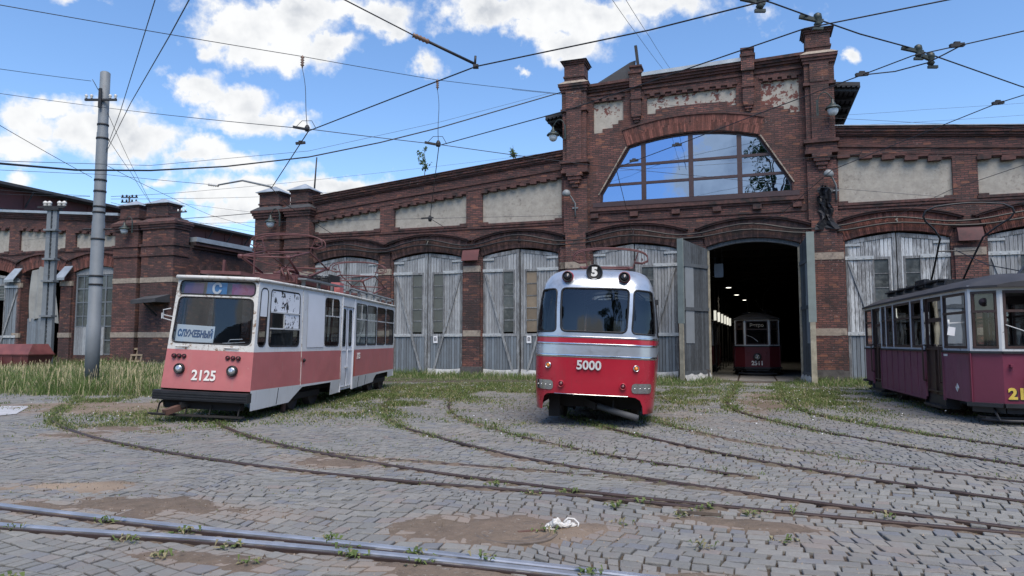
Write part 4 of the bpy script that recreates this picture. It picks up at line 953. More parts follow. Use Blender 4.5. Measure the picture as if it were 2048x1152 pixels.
def pantograph(parent, cyy, zb, hw=.59, kn=1.3, kh=.34, th=.62, bow=.95, mt='pant'):
    m = MB(); y0 = .62
    for s in (-1, 1):
        m.tube([(s*hw*.8,cyy-y0-.1,zb),(s*hw*.8,cyy+y0+.1,zb)], .03, 6)
        m.tube([(s*hw*.8,cyy-.35,zb+.04),(s*hw,cyy-kn,zb+kh)], .032, 6); m.tube([(s*hw*.8,cyy+.35,zb+.04),(s*hw,cyy+kn,zb+kh)], .032, 6)
        m.tube([(s*hw,cyy-kn,zb+kh),(s*hw,cyy-.02,zb+th)], .024, 6); m.tube([(s*hw,cyy+kn,zb+kh),(s*hw,cyy+.02,zb+th)], .02, 6)
        m.lathe([(.05,-.05),(.05,.05)], 8, (s*hw,cyy-kn,zb+kh), 'X'); m.lathe([(.05,-.05),(.05,.05)], 8, (s*hw,cyy+kn,zb+kh), 'X')
        m.tube([(s*hw*.8,cyy+s*.3,zb),(-s*hw*.8,cyy+s*.3,zb)], .028, 6); m.tube([(s*hw*.6,cyy-.1*s,zb+.08),(s*hw*.6,cyy-.7*s,zb+.10)], .045, 6)
    for q in (-1, 1): m.tube([(-hw,cyy+q*kn,zb+kh),(hw,cyy+q*kn,zb+kh)], .022, 6); m.tube([(-hw,cyy+q*kn,zb+kh),(hw*.5,cyy+q*.03,zb+th)], .014, 5); m.tube([(hw*.75,cyy+q*.5,zb+.1),(-hw,cyy+q*kn,zb+kh)], .012, 5)
    m.tube([(-hw,cyy,zb+th),(hw,cyy,zb+th)], .022, 6)
    o = m.build('pantograph', [mt], parent)
    b = MB()
    for q in (-.12, .12):
        pts = []
        for i in range(19):
            a = PI*i/18; x = -bow*math.cos(a)*(1.0); z = zb+th+.16+.30*math.sin(a)**.55
            pts.append((x, cyy+q, z))
        b.tube([(-hw*1.05,cyy+q,zb+th+.12)]+[(-bow*.85,cyy+q,zb+th+.10)]+pts+[(bow*.85,cyy+q,zb+th+.10),(hw*1.05,cyy+q,zb+th+.12)], .017, 6)
    for s in (-1, 1): b.tube([(s*hw,cyy,zb+th),(s*hw*1.2,cyy,zb+th+.36)], .015, 5); b.bar((s*bow*.85,cyy-.12,zb+th+.2),(s*bow*.85,cyy+.12,zb+th+.2),.03,.03)
    b.build('contact_bow', [mt], o)
    return o
def lamp(parent, name, loc, r, lens, rim, depth=.05, axis='-Y', label=None):
    m = MB(); m.lathe([(r*1.0,-.03),(r*1.12,-.02),(r*1.18,depth*.5),(r*1.08,depth),(r*.9,depth),(r*.85,depth*.6)], 20, (0,0,0), axis)
    o = m.build(name, [rim], parent, loc=loc)
    if label: o['label'] = label
    l = MB(); l.lathe([(r*.9,depth*.55),(r*.8,depth*.8),(r*.5,depth*1.05),(.0,depth*1.15)], 20, (0,0,0), axis); l.build('lens', [lens], o); return o

# ---- pink and white works tram
YA = R(5.22); tA = empty('tram', (-6.235, 14.285, .02), rot=(0, R(2.4), -YA))
tag(tA, 'faded pink and white tram numbered 2125 with rusty roof and two folded pantographs', 'tram')
def hwA(y): return float(np.interp(y, [0, 2.15, 4.66, 11.1], [.95, 1.105, 1.22, .94]))
def rakeA(z): return max(0, z-.62)/2.3*.24
def sideA(s): return lambda y, z: Vector((s*(hwA(y)-.07*(z-.62)/2.3-(.05*max(0,.62-z)/.4)), y+rakeA(z)*max(0, 1-y/1.3), z))
def frontA(a, z): return Vector((a*(.95-.07*(z-.62)/2.3), rakeA(z)-.06*(1-a*a), z))
LA = 11.1
m = MB()
winA = [(.12,.46,1.53,2.74),(.60,2.03,1.53,2.74),(3.50,4.42,1.53,2.74),(6.06,7.18,1.54,2.74),(7.28,8.42,1.54,2.74),(8.54,9.68,1.54,2.74),(9.80,10.95,1.54,2.74)]
for s in (1, -1):
    f = sideA(s); fl = s < 0
    sk1 = [(.10,.22),(1.72,.27),(1.95,.40),(2.30,.585),(3.98,.60),(4.02,.27),(4.66,.30),(4.66,.645),(0,.64),(.02,.58)]
    sk2 = [(5.85,.30),(8.28,.36),(8.36,.47),(8.6,.585),(10.2,.60),(10.3,.40),(11.1,.42),(11.1,.66),(5.85,.65)]
    for q in (sk1, sk2): skin(m, f, q, step=.6, m=1, flip=fl)
    pk = [[(0,.64),(4.66,.645),(4.66,1.41),(0,1.41)], [(5.85,.65),(11.1,.66),(11.1,1.41),(5.85,1.41)]]
    for q in pk: skin(m, f, q, step=.4, m=0, flip=fl)
    up1 = [(0,1.41),(4.66,1.41),(4.66,2.87),(0,2.87)]; up2 = [(5.85,1.41),(11.1,1.41),(11.1,2.87),(5.85,2.87)]
    skin(m, f, up1, [rrect(*q, .10) for q in winA[:3]], step=.3, m=1, flip=fl); skin(m, f, up2, [rrect(*q, .07) for q in winA[3:]], step=.3, m=1, flip=fl)
    skin(m, f, [(4.66,2.60),(5.85,2.60),(5.85,2.87),(4.66,2.87)], step=.4, m=1, flip=fl)
ws = rquad([(-.92,1.55),(.92,1.55),(.90,2.49),(-.90,2.49)], .12); bl = rquad([(-.92,2.555),(.92,2.555),(.92,2.83),(-.92,2.83)], .10)
skin(m, frontA, [(-1,.62),(1,.62),(1,1.41),(-1,1.41)], step=.2, m=0)
skin(m, frontA, [(-1,1.41),(1,1.41),(1,2.90),(-1,2.90)], [ws, bl], step=.2, m=2)
# rear face and roof
skin(m, lambda a, z: Vector((a*(.94-.07*(z-.62)/2.3), LA, z)), [(-1,.42),(1,.42),(1,2.87),(-1,2.87)], [rrect(-.8,.8,1.55,2.6,.1)], step=.4, m=1, flip=True)
ny = 24; nx = 10; vs = []
for i in range(ny+1):
    y = -.02+LA*i/ny+.02
    for k in range(nx+1):
        t = -1+2*k/nx; w_ = hwA(y)-.065; e = min(1, (y+.25)/.7)
        vs.append((t*w_, y+(.23 if i == 0 else .1*max(0,1-y)), 2.868+.07*(1-abs(t)**3)*e))
m.add(vs, [(i*(nx+1)+k, i*(nx+1)+k+1, (i+1)*(nx+1)+k+1, (i+1)*(nx+1)+k) for i in range(ny) for k in range(nx)], 2, True)
m.box(-.9, .9, .12, LA-.05, .60, .66, 3)
body = m.build('body', ['pink', 'cream', 'cream_rust', 'under'], tA)
m = MB()                                                  # rusty eaves rail round the roof edge
for s in (1, -1): m.tube([(s*(hwA(y)-.055), y+(.22 if y == 0 else .1*max(0,1-y)), 2.90) for y in np.linspace(0, LA, 24)], .035, 6)
m.tube([(x, .20-.06*(1-(x/.9)**2), 2.905) for x in np.linspace(-.89, .89, 9)], .045, 6); m.build('gutter', ['cream_rust'], body)
m = MB(); m.box(-.98, .98, -.03, .0, 1.385, 1.41) if False else None
# seams of the skirt hatches
for y in (1.15, 6.45, 7.25): m = MB(); a = sideA(1)(y, .27); b = sideA(1)(y, .63); m.bar(a+Vector((.004,0,0)), b+Vector((.004,0,0)), .012, .006); m.build('panel_seam', ['rubber'], body)
for y, z0, z1 in ((2.18,.62,2.85),(4.6,.62,2.85)): m = MB(); m.bar(sideA(1)(y,z0)+Vector((.004,0,0)), sideA(1)(y,z1)+Vector((.004,0,0)), .016, .008, 0); m.build('panel_seam', ['cream_rust'], body)
window(tA, frontA, ws, 'glass_blue', 'windscreen', step=.25)
window(tA, frontA, bl, 'glass_blue', 'route_blind_window', step=.3)
rb = MB()
for a0, a1, k in ((-.86,-.36,0),(-.28,.22,1),(.34,.90,2)):
    skin(rb, offs(frontA, -.07), [(a0,2.56),(a1,2.56),(a1,2.80 if k != 1 else 2.82),(a0,2.80 if k != 1 else 2.82)], m=k)
skin(rb, offs(frontA, -.10), [(-.95,2.54),(.95,2.54),(.95,2.85),(-.95,2.85)], m=3)
rbo = rb.build('route_blind', ['blind_purple', 'blind_blue', 'blind_red', 'inner_pale'], tA)
text('blind_letter', 'С', .30, 'number_white', rbo, (-.02, rakeA(2.67)-.0, 2.675), (PI/2-.10,0,0), bold=.012, sx=.95)
for i, q in enumerate(winA):
    for s in (1, -1):
        if i == 0: lp = rrect(*q, .12)
        else: lp = rrect(*q, .10 if i < 3 else .07)
        g = 'glass_dark'
        w_ = window(tA, sideA(s), lp, g, 'side_window', step=.5, sgn=s)
        if s > 0:
            fr = MB(); f = offs(sideA(1), .006)
            if i == 0: skin(fr, offs(sideA(1), .002), rquad([(.12,2.15),(.46,2.15),(.46,2.74),(.12,2.74)], .05), m=1)
            if i == 1:
                skin(fr, offs(sideA(1), .002), rquad([(.62,2.27),(2.01,2.27),(2.01,2.72),(.62,2.72)], .05), m=2); skin(fr, offs(sideA(1), .002), [(1.30,1.93),(2.0,1.93),(2.0,2.25),(1.30,2.25)], m=2)
                for z in (1.91, 2.26): fr.bar(f(.6,z), f(2.03,z), .03, .03, 0)
                fr.bar(f(1.29,1.92), f(1.29,2.26), .025, .025, 0)
            if i >= 2:
                a, b = q[0], q[1]; fr.bar(f(a,2.29), f(b,2.29), .025, .03, 0)
                if i in (2, 3): fr.bar(f((a+b)/2,2.29), f((a+b)/2,2.74), .02, .02, 0)
            fr.build('window_bars', ['post_white', 'white', 'white_flaked'], w_)
m = MB(); skin(m, offs(sideA(1), .012), rrect(2.44,3.42,1.50,2.78,.02), step=.5); m.build('window_blank', ['white'], tA)
# folding door
m = MB(); f = offs(sideA(1), -.04); g = MB()
for a, b in ((4.68,5.24),(5.27,5.83)):
    c0, c1 = a+.16, b-.14
    skin(m, f, [(a,.33),(b,.33),(b,2.6),(a,2.6)], [rrect(c0,c1,1.52,2.52,.06)], step=.5)
    m.tube([offs(f,.0)(x,z) for x, z in rrect(c0,c1,1.52,2.52,.06)], .014, 5, 1, closed=True); skin(g, offs(f,-.01), rrect(c0,c1,1.52,2.52,.06))
    for z in (.42,1.40): m.bar(f(a+.05,z)+Vector((.012,0,0)), f(b-.05,z)+Vector((.012,0,0)), .02, .02, 0)
    m.bar(f(a+.06,.42)+Vector((.01,0,0)), f(a+.06,1.4)+Vector((.01,0,0)), .02, .015, 0)
m.bar(f(5.1,.95)+Vector((.03,0,0)), f(5.4,.95)+Vector((.03,0,0)), .03, .03, 0)
for a in (4.66, 5.85): m.bar(sideA(1)(a,.3), sideA(1)(a,2.85), .05, .04, 0)
do = m.build('door', ['white', 'rubber'], tA); g.build('glass_pane', ['glass_dark'], do)
m = MB(); m.lathe([(.035,0),(.05,.02),(.03,.05)], 12, sideA(1)(2.3,1.20), 'X'); m.build('side_knob', ['rubber'], body)
m = MB(); skin(m, offs(sideA(1), .003), [(5.9,.66),(6.0,.66),(6.0,1.38),(5.9,1.38)]); m.build('fresh_paint_strip', ['orange_red'], body)
# interior
m = MB()
for i in range(7): y = 2.0+i*1.25; m.box(-.85,-.2,y,y+.42,.67,1.1,0); m.box(-.85,-.2,y+.36,y+.44,1.1,1.55,0); m.box(.35,.85,y,y+.42,.67,1.1,0) if not 4 < y < 6 else None
m.box(-.75,.75,.28,.55,.66,1.48,1); m.box(.15,.6,1.0,1.4,.66,1.6,0); m.box(-.95,-.3,1.9,1.95,.66,2.8,1); m.box(.45,.95,1.9,1.95,.66,2.8,1)
for y in (3,5,7,9): m.tube([(-.1,y,.66),(-.1,y,2.9)], .02, 6, 1)
m.build('interior', ['seat', 'inner'], tA)
m = MB(); m.bar((.15,.28,1.56),(.62,.3,1.60),.015,.015); m.tube([(.3,.2,1.56),(.34,.2,1.64),(.6,.22,1.66)], .01, 5); m.build('windscreen_fittings', ['post_white'], tA)
# front furniture
m = MB(); m.prism([(-1.02,.40),(.97,.40),(.97,.585),(-1.02,.585)], -.16, .02, 0)
for z in (.44,.49,.54): m.box(-1.02, .95, -.175, -.16, z-.012, z+.012, 0)
m.build('bumper', ['black_paint'], tA)
for x in (-.57,.55): lamp(tA, 'headlight', (x,-.05+rakeA(1.02),1.02), .095, 'lens', 'rubber', .06)
for x in (-.73,-.62,-.51,.42,.53,.64): lamp(tA, 'signal_lamp', (x,-.04+rakeA(1.27),1.275), .040, 'ruby', 'rubber', .035)
text('fleet_number', '2125', .285, 'number_white', tA, (-.03,-.072+rakeA(.89),.895), (PI/2-.10,0,0), bold=.007, sx=.92)
o = text('fleet_number', '2125', .24, 'number_white', tA, (0,0,0), bold=.004, sx=.75); pA = sideA(1)(6.35,1.22); o.location = pA+Vector((.012,0,0)); o.rotation_euler = (PI/2,0,PI/2+.045)
for x0, x1, z in ((-.72,-.45,1.475),(.33,.62,1.475)): m = MB(); m.tube([(x0,-.02+rakeA(z),z),(x0,-.07+rakeA(z),z),(x1,-.07+rakeA(z),z),(x1,-.02+rakeA(z),z)], .012, 5); m.build('grab_handle', ['post_white'], tA)
m = MB(); m.tube([(-.0,-.03+rakeA(1.5),1.50),(-.12,-.06+rakeA(1.5),1.515)], .014, 5); m.lathe([(.02,0),(.03,.04)], 8, (.01,-.02+rakeA(1.5),1.5), '-Y'); m.build('wiper', ['cream_rust'], tA)
m = MB(); m.tube([(-.88,.2,2.06),(-1.06,.08,2.10),(-1.06,.06,2.2),(-.93,.12,2.24)], .011, 5); m.tube([(-.9,.2,1.98),(-1.07,.08,2.03)], .011, 5); m.box(-1.075,-1.055,.03,.09,2.02,2.14); m.build('mirror_arm', ['post_white'], tA)
# running gear
m = MB(); m.box(-.8,.8,.35,LA-.3,.40,.60,0)
for y in (3.1, 9.3): m.box(-.82,.82,y-1.0,y+1.0,.25,.5,0); m.box(.78,.9,y-.9,y+.9,.28,.42,0); m.box(-.9,-.78,y-.9,y+.9,.28,.42,0)
m.box(-.75,.75,5.0,8.0,.25,.42,0); m.build('underframe', ['under'], tA)
for y in (2.45, 3.75, 8.7, 9.95):
    for x in (-.77,.77): wheel(tA, x, y)
m = MB(); m.box(.84,.90,1.78,1.92,.04,.42,0); m.build('brake_shoe', ['rust'], tA)
m = MB(); m.bar((-.2,.5,.42),(-.62,-.35,.16),.13,.11,1); m.bar((.1,.6,.45),(-.45,-.1,.30),.10,.12,0); m.bar((-1.0,-.12,.10),(.85,-.02,.10),.16,.03,0)
for x in (-.95,-.35,.15,.75): m.tube([(x,.25,.42),(x,.0,.3),(x,-.06,.12)], .018, 5)
m.tube([(-1.05,-.2,.12),(-.6,-.35,.14),(-.5,-.2,.16)], .02, 5); m.box(-.85,.75,.02,.2,.22,.38,0); m.build('lifeguard', ['under', 'rust'], tA)
# roof gear
pantograph(tA, 3.55, 3.26); pantograph(tA, 9.35, 3.2)
m = MB(); m.box(-.7,.75,2.35,4.7,3.03,3.16,0); m.box(-.6,.6,2.5,4.6,3.16,3.19,0)
for y in (2.45,4.6): m.box(-.75,.78,y-.05,y+.05,3.0,3.2,0)
m.tube([(.5,2.15,3.05),(.55,2.0,3.3),(.6,2.15,3.05)], .04, 6, 0); m.tube([(.65,2.15,3.05),(.7,2.0,3.28),(.75,2.15,3.05)], .04, 6, 0); m.build('pantograph_base', ['pant'], tA)
m = MB(); m.bar((.9,2.4,3.12),(1.02,4.75,3.12),.22,.04); 
for y in (2.6,3.6,4.6): m.box(.82,.9,y-.03,y+.03,2.95,3.10,0)
m.build('roof_board', ['steel_pole'], tA)
m = MB(); m.box(.72,.98,4.85,5.15,2.92,3.24); m.build('roof_box', ['pink'], tA)
m = MB()
for i in range(4): z = 3.10+.09*i; m.tube([(-.5,5.2+.02*i,z),(.55,5.2,z)], .035, 6); m.tube([(-.5,5.9,z),(.55,5.9,z)], .035, 6)
for x in (-.5,0,.55): m.box(x-.03,x+.03,5.15,5.95,3.0,3.48)
for i in range(26): x = random.uniform(-.4,.6); m.tube([(x,5.3,3.45),(x+random.uniform(-.1,.1),5.05,3.4),(x+random.uniform(-.15,.15),5.0,3.1)], .008, 4)
m.build('resistor_rack', ['steel_dark'], tA)
m = MB(); m.tube([(hwA(y)-.12,y,3.12) for y in np.linspace(5.4,11.0,10)], .035, 5, 0); m.tube([(hwA(y)-.32,y,3.10) for y in np.linspace(5.4,11.0,10)], .03, 5, 0)
for y in np.linspace(5.5,10.9,7): m.box(hwA(y)-.14,hwA(y)-.10,y-.02,y+.02,2.9,3.12,0); m.box(hwA(y)-.4,hwA(y)-.1,y-.02,y+.02,3.06,3.10,0)
m.build('roof_rail', ['steel_pole'], tA)
m = MB(); m.box(-.6,.3,.55,1.2,3.02,3.09,0); m.box(-.25,-.2,.8,.85,3.0,3.35,0); m.box(.3,.75,1.5,1.8,3.02,3.10,0); m.tube([(-.2,2.2,3.0),(-.2,2.15,3.75),(-.1,2.1,3.9)], .02, 5, 0); m.build('roof_fitting', ['pant'], tA)
# placard standing inside the windscreen
m = MB(); m.box(-.41,.41,-.006,.006,-.175,.175); pl = m.build('placard', ['sign_white'], None); pl.parent = None
Mx = Matrix.Translation(tA.location) @ Matrix.Rotation(-YA, 4, 'Z') @ Matrix.Rotation(R(2.5), 4, 'Y'); loc = Mx @ Vector((-.40, rakeA(1.74)+.055, 1.735))
pl.location = loc; pl.rotation_euler = (-.10, .07, -YA); tag(pl, 'white placard with the blue word СЛУЖЕБНЫЙ standing behind the windscreen of the pink tram', 'sign')
text('lettering', 'СЛУЖЕБНЫЙ', .19, 'blue_ink', pl, (0,-.009,-.01), bold=.009, sx=.60, shear=.12)

MT['tow_grey'] = plain('dull_grey_bar', (.065,.067,.07), .7, 0, .2, 5)
# ---- red and silver tram
YB = R(12.0); tB = empty('tram', (1.46, 13.20, .02), rot=(0, R(2.1), -YB)); tag(tB, 'rounded red and silver tram numbered 5000 leaning slightly to one side', 'tram')
ZB = [.25,.6,1.0,1.33,1.7,2.2,2.55,2.70,2.83,2.93,3.0,3.045,3.07]; WB = [1.09,1.115,1.13,1.135,1.13,1.10,1.06,1.03,.975,.90,.79,.58,.22]; WB = [q*1.035 for q in WB]; Y0 = [.04,.01,0,0,.02,.085,.15,.20,.29,.42,.62,.95,1.5]
DB = .78; NB = 3.2
_T = np.linspace(0, PI/2, 400); _xs = 1.13*np.sin(_T)**(2/NB); _ys = DB*(1-np.cos(_T)**(2/NB)); _ar = np.concatenate([[0], np.cumsum(np.hypot(np.diff(_xs), np.diff(_ys)))]); ARC = float(_ar[-1])
def shellB(a, z):
    s = 1 if a >= 0 else -1; q = abs(a); W_ = float(np.interp(z, ZB, WB)); y0 = float(np.interp(z, ZB, Y0))
    if q < ARC: x = float(np.interp(q, _ar, _xs))/1.13; y = float(np.interp(q, _ar, _ys))
    else: x = 1.0; y = DB+q-ARC
    return Vector((s*x*W_, y+y0*max(0, 1-max(0, y-DB)/3), z))
LB_ = ARC+8.5
ws = rquad([(-.60,1.77),(.60,1.77),(.68,2.33),(.655,2.585),(-.655,2.585),(-.68,2.33)], .12)
ws = rquad([(-.60,1.77),(.60,1.77),(.67,2.60),(-.67,2.60)], .10)
cw = [rquad([(.70,1.76),(1.30,1.74),(1.27,2.57),(.77,2.59)], .09)]; cw.append([(-a, b) for a, b in cw[0]][::-1])
sw = [rrect(ARC+.75+i*1.4, ARC+1.85+i*1.4, 1.75, 2.5, .1) for i in range(5)]; sw += [[(-a, b) for a, b in q][::-1] for q in sw]
m = MB()
E_ = LB_
bot = [(-E_,.36),(-1.06,.27),(-.99,.27),(-.965,.42),(-.93,.52),(-.86,.575),(-.72,.59),(.66,.59),(.80,.575),(.90,.52),(.955,.42),(.985,.27),(1.06,.27),(E_,.36)]
skin(m, shellB, bot+[(E_,1.28),(-E_,1.28)], step=.14, m=0, smooth=True)
def strip(z0, z1, mi): skin(m, shellB, [(-E_,z0),(E_,z0),(E_,z1),(-E_,z1)], step=.14, m=mi, smooth=True)
strip(1.33,1.515,1); strip(1.55,1.65,0)
skin(m, shellB, [(-E_,1.68),(E_,1.68),(E_,2.6),(-E_,2.6)], [ws]+cw+sw, step=.12, m=1, smooth=True)
zt = [2.6,2.65,2.70,2.76,2.83,2.88,2.93,2.97,3.0,3.025,3.045,3.06,3.07]; as_ = np.concatenate([np.linspace(-E_,-ARC,10)[:-1], np.linspace(-ARC,ARC,49), np.linspace(ARC,E_,10)[1:]])
vs = [shellB(float(a), z) for z in zt for a in as_]; k = len(as_)
m.add(vs, [(i*k+j, i*k+j+1, (i+1)*k+j+1, (i+1)*k+j) for i in range(len(zt)-1) for j in range(k-1)], 1, True)
m.add([Vector(v) for v in vs[-k:]], [tuple(range(k))], 1, True)
bB = m.build('body', ['red', 'silver'], tB)
m = MB()
for z0, z1, d in ((1.278,1.332,.012),(1.513,1.552,.010),(1.648,1.682,.010)):
    vs = []; n = len(as_)
    for z in (z0, (z0+z1)/2, z1): vs += [offs(shellB, d if z == (z0+z1)/2 else .002)(float(a), z) for a in as_]
    m.add(vs, [(i*n+j, i*n+j+1, (i+1)*n+j+1, (i+1)*n+j) for i in range(2) for j in range(n-1)], 0, True)
m.tube([offs(shellB,.004)(a, .592) for a in np.linspace(-.7,.66,12)], .005, 5); m.build('trim_strip', ['chrome'], bB)
window(tB, shellB, ws, 'glass_dark', 'windscreen', step=.12, gr=.02)
for q in cw: window(tB, shellB, q, 'glass_dark', 'corner_window', step=.12, gr=.018)
for q in sw: window(tB, shellB, q, 'glass_dark', 'side_window', step=.35, gr=.016)
# frame of the back end and interior
m = MB(); yb = DB+8.5; m.box(-1.1,1.1,yb-.04,yb,.4,2.9,1); m.box(-1.0,1.0,.75,yb-.05,.62,.68,0)
for i in range(5): y = 2.2+i*1.3; m.box(-.95,-.25,y,y+.45,.69,1.15,0); m.box(-.95,-.25,y+.4,y+.46,1.15,1.75,0); m.box(.4,.95,y,y+.45,.69,1.15,0); m.box(.4,.95,y+.4,y+.46,1.15,1.75,0)
m.box(-.8,.8,.35,.6,.69,1.60,0); m.box(.2,.28,1.6,1.66,.69,2.6,0); m.box(-1.0,-.35,1.7,1.75,.69,2.6,0)
m.box(.35,.55,.45,.5,1.78,2.0,2)
for i in range(6): y = 1.5+i*1.3; m.tube([(-.98,y,1.7),(-.9,y,2.5),(-.5,y,2.8),(0,y,2.86),(.5,y,2.8),(.9,y,2.5),(.98,y,1.7)], .02, 5, 0)
m.build('interior', ['inner', 'inner', 'inner_pale'], tB)
m = MB(); r = .145; m.lathe([(r*.95,-.35),(r*1.05,-.02),(r*1.1,.03),(r*.98,.05),(r*.94,.03)], 28, (0,0,0), '-Y'); ro = m.build('route_lamp', ['rubber'], tB, loc=(-.03,.30,2.925)); l = MB(); l.lathe([(r*.94,.028),(.0,.03)], 28, (0,0,0), '-Y'); l.build('disc', ['black_paint'], ro)
text('route_number', '5', .235, 'number_white', ro, (0,-.036,0), bold=.012, sx=1.05)
for x in (-.545,.545):
    o = lamp(tB, 'headlight', (x,.26,2.83), .088, 'lens_dark', 'rubber', .10); k = MB(); k.lathe([(.11,-.22),(.112,.012),(.1,.014)], 22, (0,0,0), '-Y'); k.build('lamp_collar', ['red'], o)
for x, z in ((-.83,1.115),(.80,1.115)):
    p0 = shellB(math.copysign(abs(x)+.03, x), z); o = lamp(tB, 'turn_signal', (x, p0.y-.005, z), .052, 'amber', 'chrome', .05); o.rotation_euler = (0,0,.5*x)
for x in (-.58,.58): lamp(tB, 'marker_lamp', (x, shellB(x,.78).y-.005, .775), .055, 'ruby', 'red', .045)
text('fleet_number', '5000', .235, 'number_metal', tB, (-.06, shellB(0,1.14).y-.022, 1.135), bold=.006, sx=1.0, ext=.012)
for s in (-1, 1):
    m = MB(); a0, a1 = (.72, 1.15); f = offs(shellB, .012); n = 9; vs = []
    lp = rquad([(s*a0,.655),(s*a1,.655),(s*a1,.835),(s*a0,.835)] if s > 0 else [(-a1,.655),(-a0,.655),(-a0,.835),(-a1,.835)], .07)
    skin(m, f, lp, step=.05, smooth=True)
    for i in range(4): p0 = f(s*(a0+.06+.1*i), .745); m.lathe([(.012,.0),(.008,.006),(.0,.007)], 8, p0, '-Y')
    m.build('corner_plate', ['chrome'], tB)
m = MB(); m.box(-.85,.85,.9,yb-.2,.35,.62,0); m.box(-.9,.9,.7,.8,.3,.6,0)
for y in (2.4,7.6): m.box(-.84,.84,y-1.0,y+1.0,.25,.45,0)
m.box(-.88,-.66,.55,.62,.10,.58,0); m.build('underframe', ['under'], tB)
m = MB(); m.tube([(-.18,.75,.40),(.35,.30,.30),(.86,.12,.20)], .06, 10, 0); m.tube([(.4,.35,.55),(.38,.3,.28)], .018, 6, 1); m.bar((-.2,.8,.42),(.1,.5,.34),.16,.14,1); m.build('tow_bar', ['tow_grey', 'under'], tB)
for y in (1.55, 3.2, 6.8, 8.4):
    for x in (-.77,.77): wheel(tB, x, y)
m = MB(); m.box(1.095,1.18,.95,1.05,2.36,2.46); m.box(1.06,1.12,.95,.98,2.3,2.5); m.build('side_lamp', ['black_paint'], tB)
pantograph(tB, 3.9, 3.12, hw=.55, kn=1.2, kh=.12, th=.28, bow=.90)
m = MB(); m.box(-.5,.55,2.6,2.72,3.06,3.13,0); m.tube([(-.55,2.5,3.16),(.6,2.5,3.16)], .03, 6); m.box(-.62,-.52,2.4,2.6,3.06,3.22,0); m.box(.55,.66,2.4,2.6,3.06,3.22,0); m.build('pantograph_base', ['steel_dark'], tB)

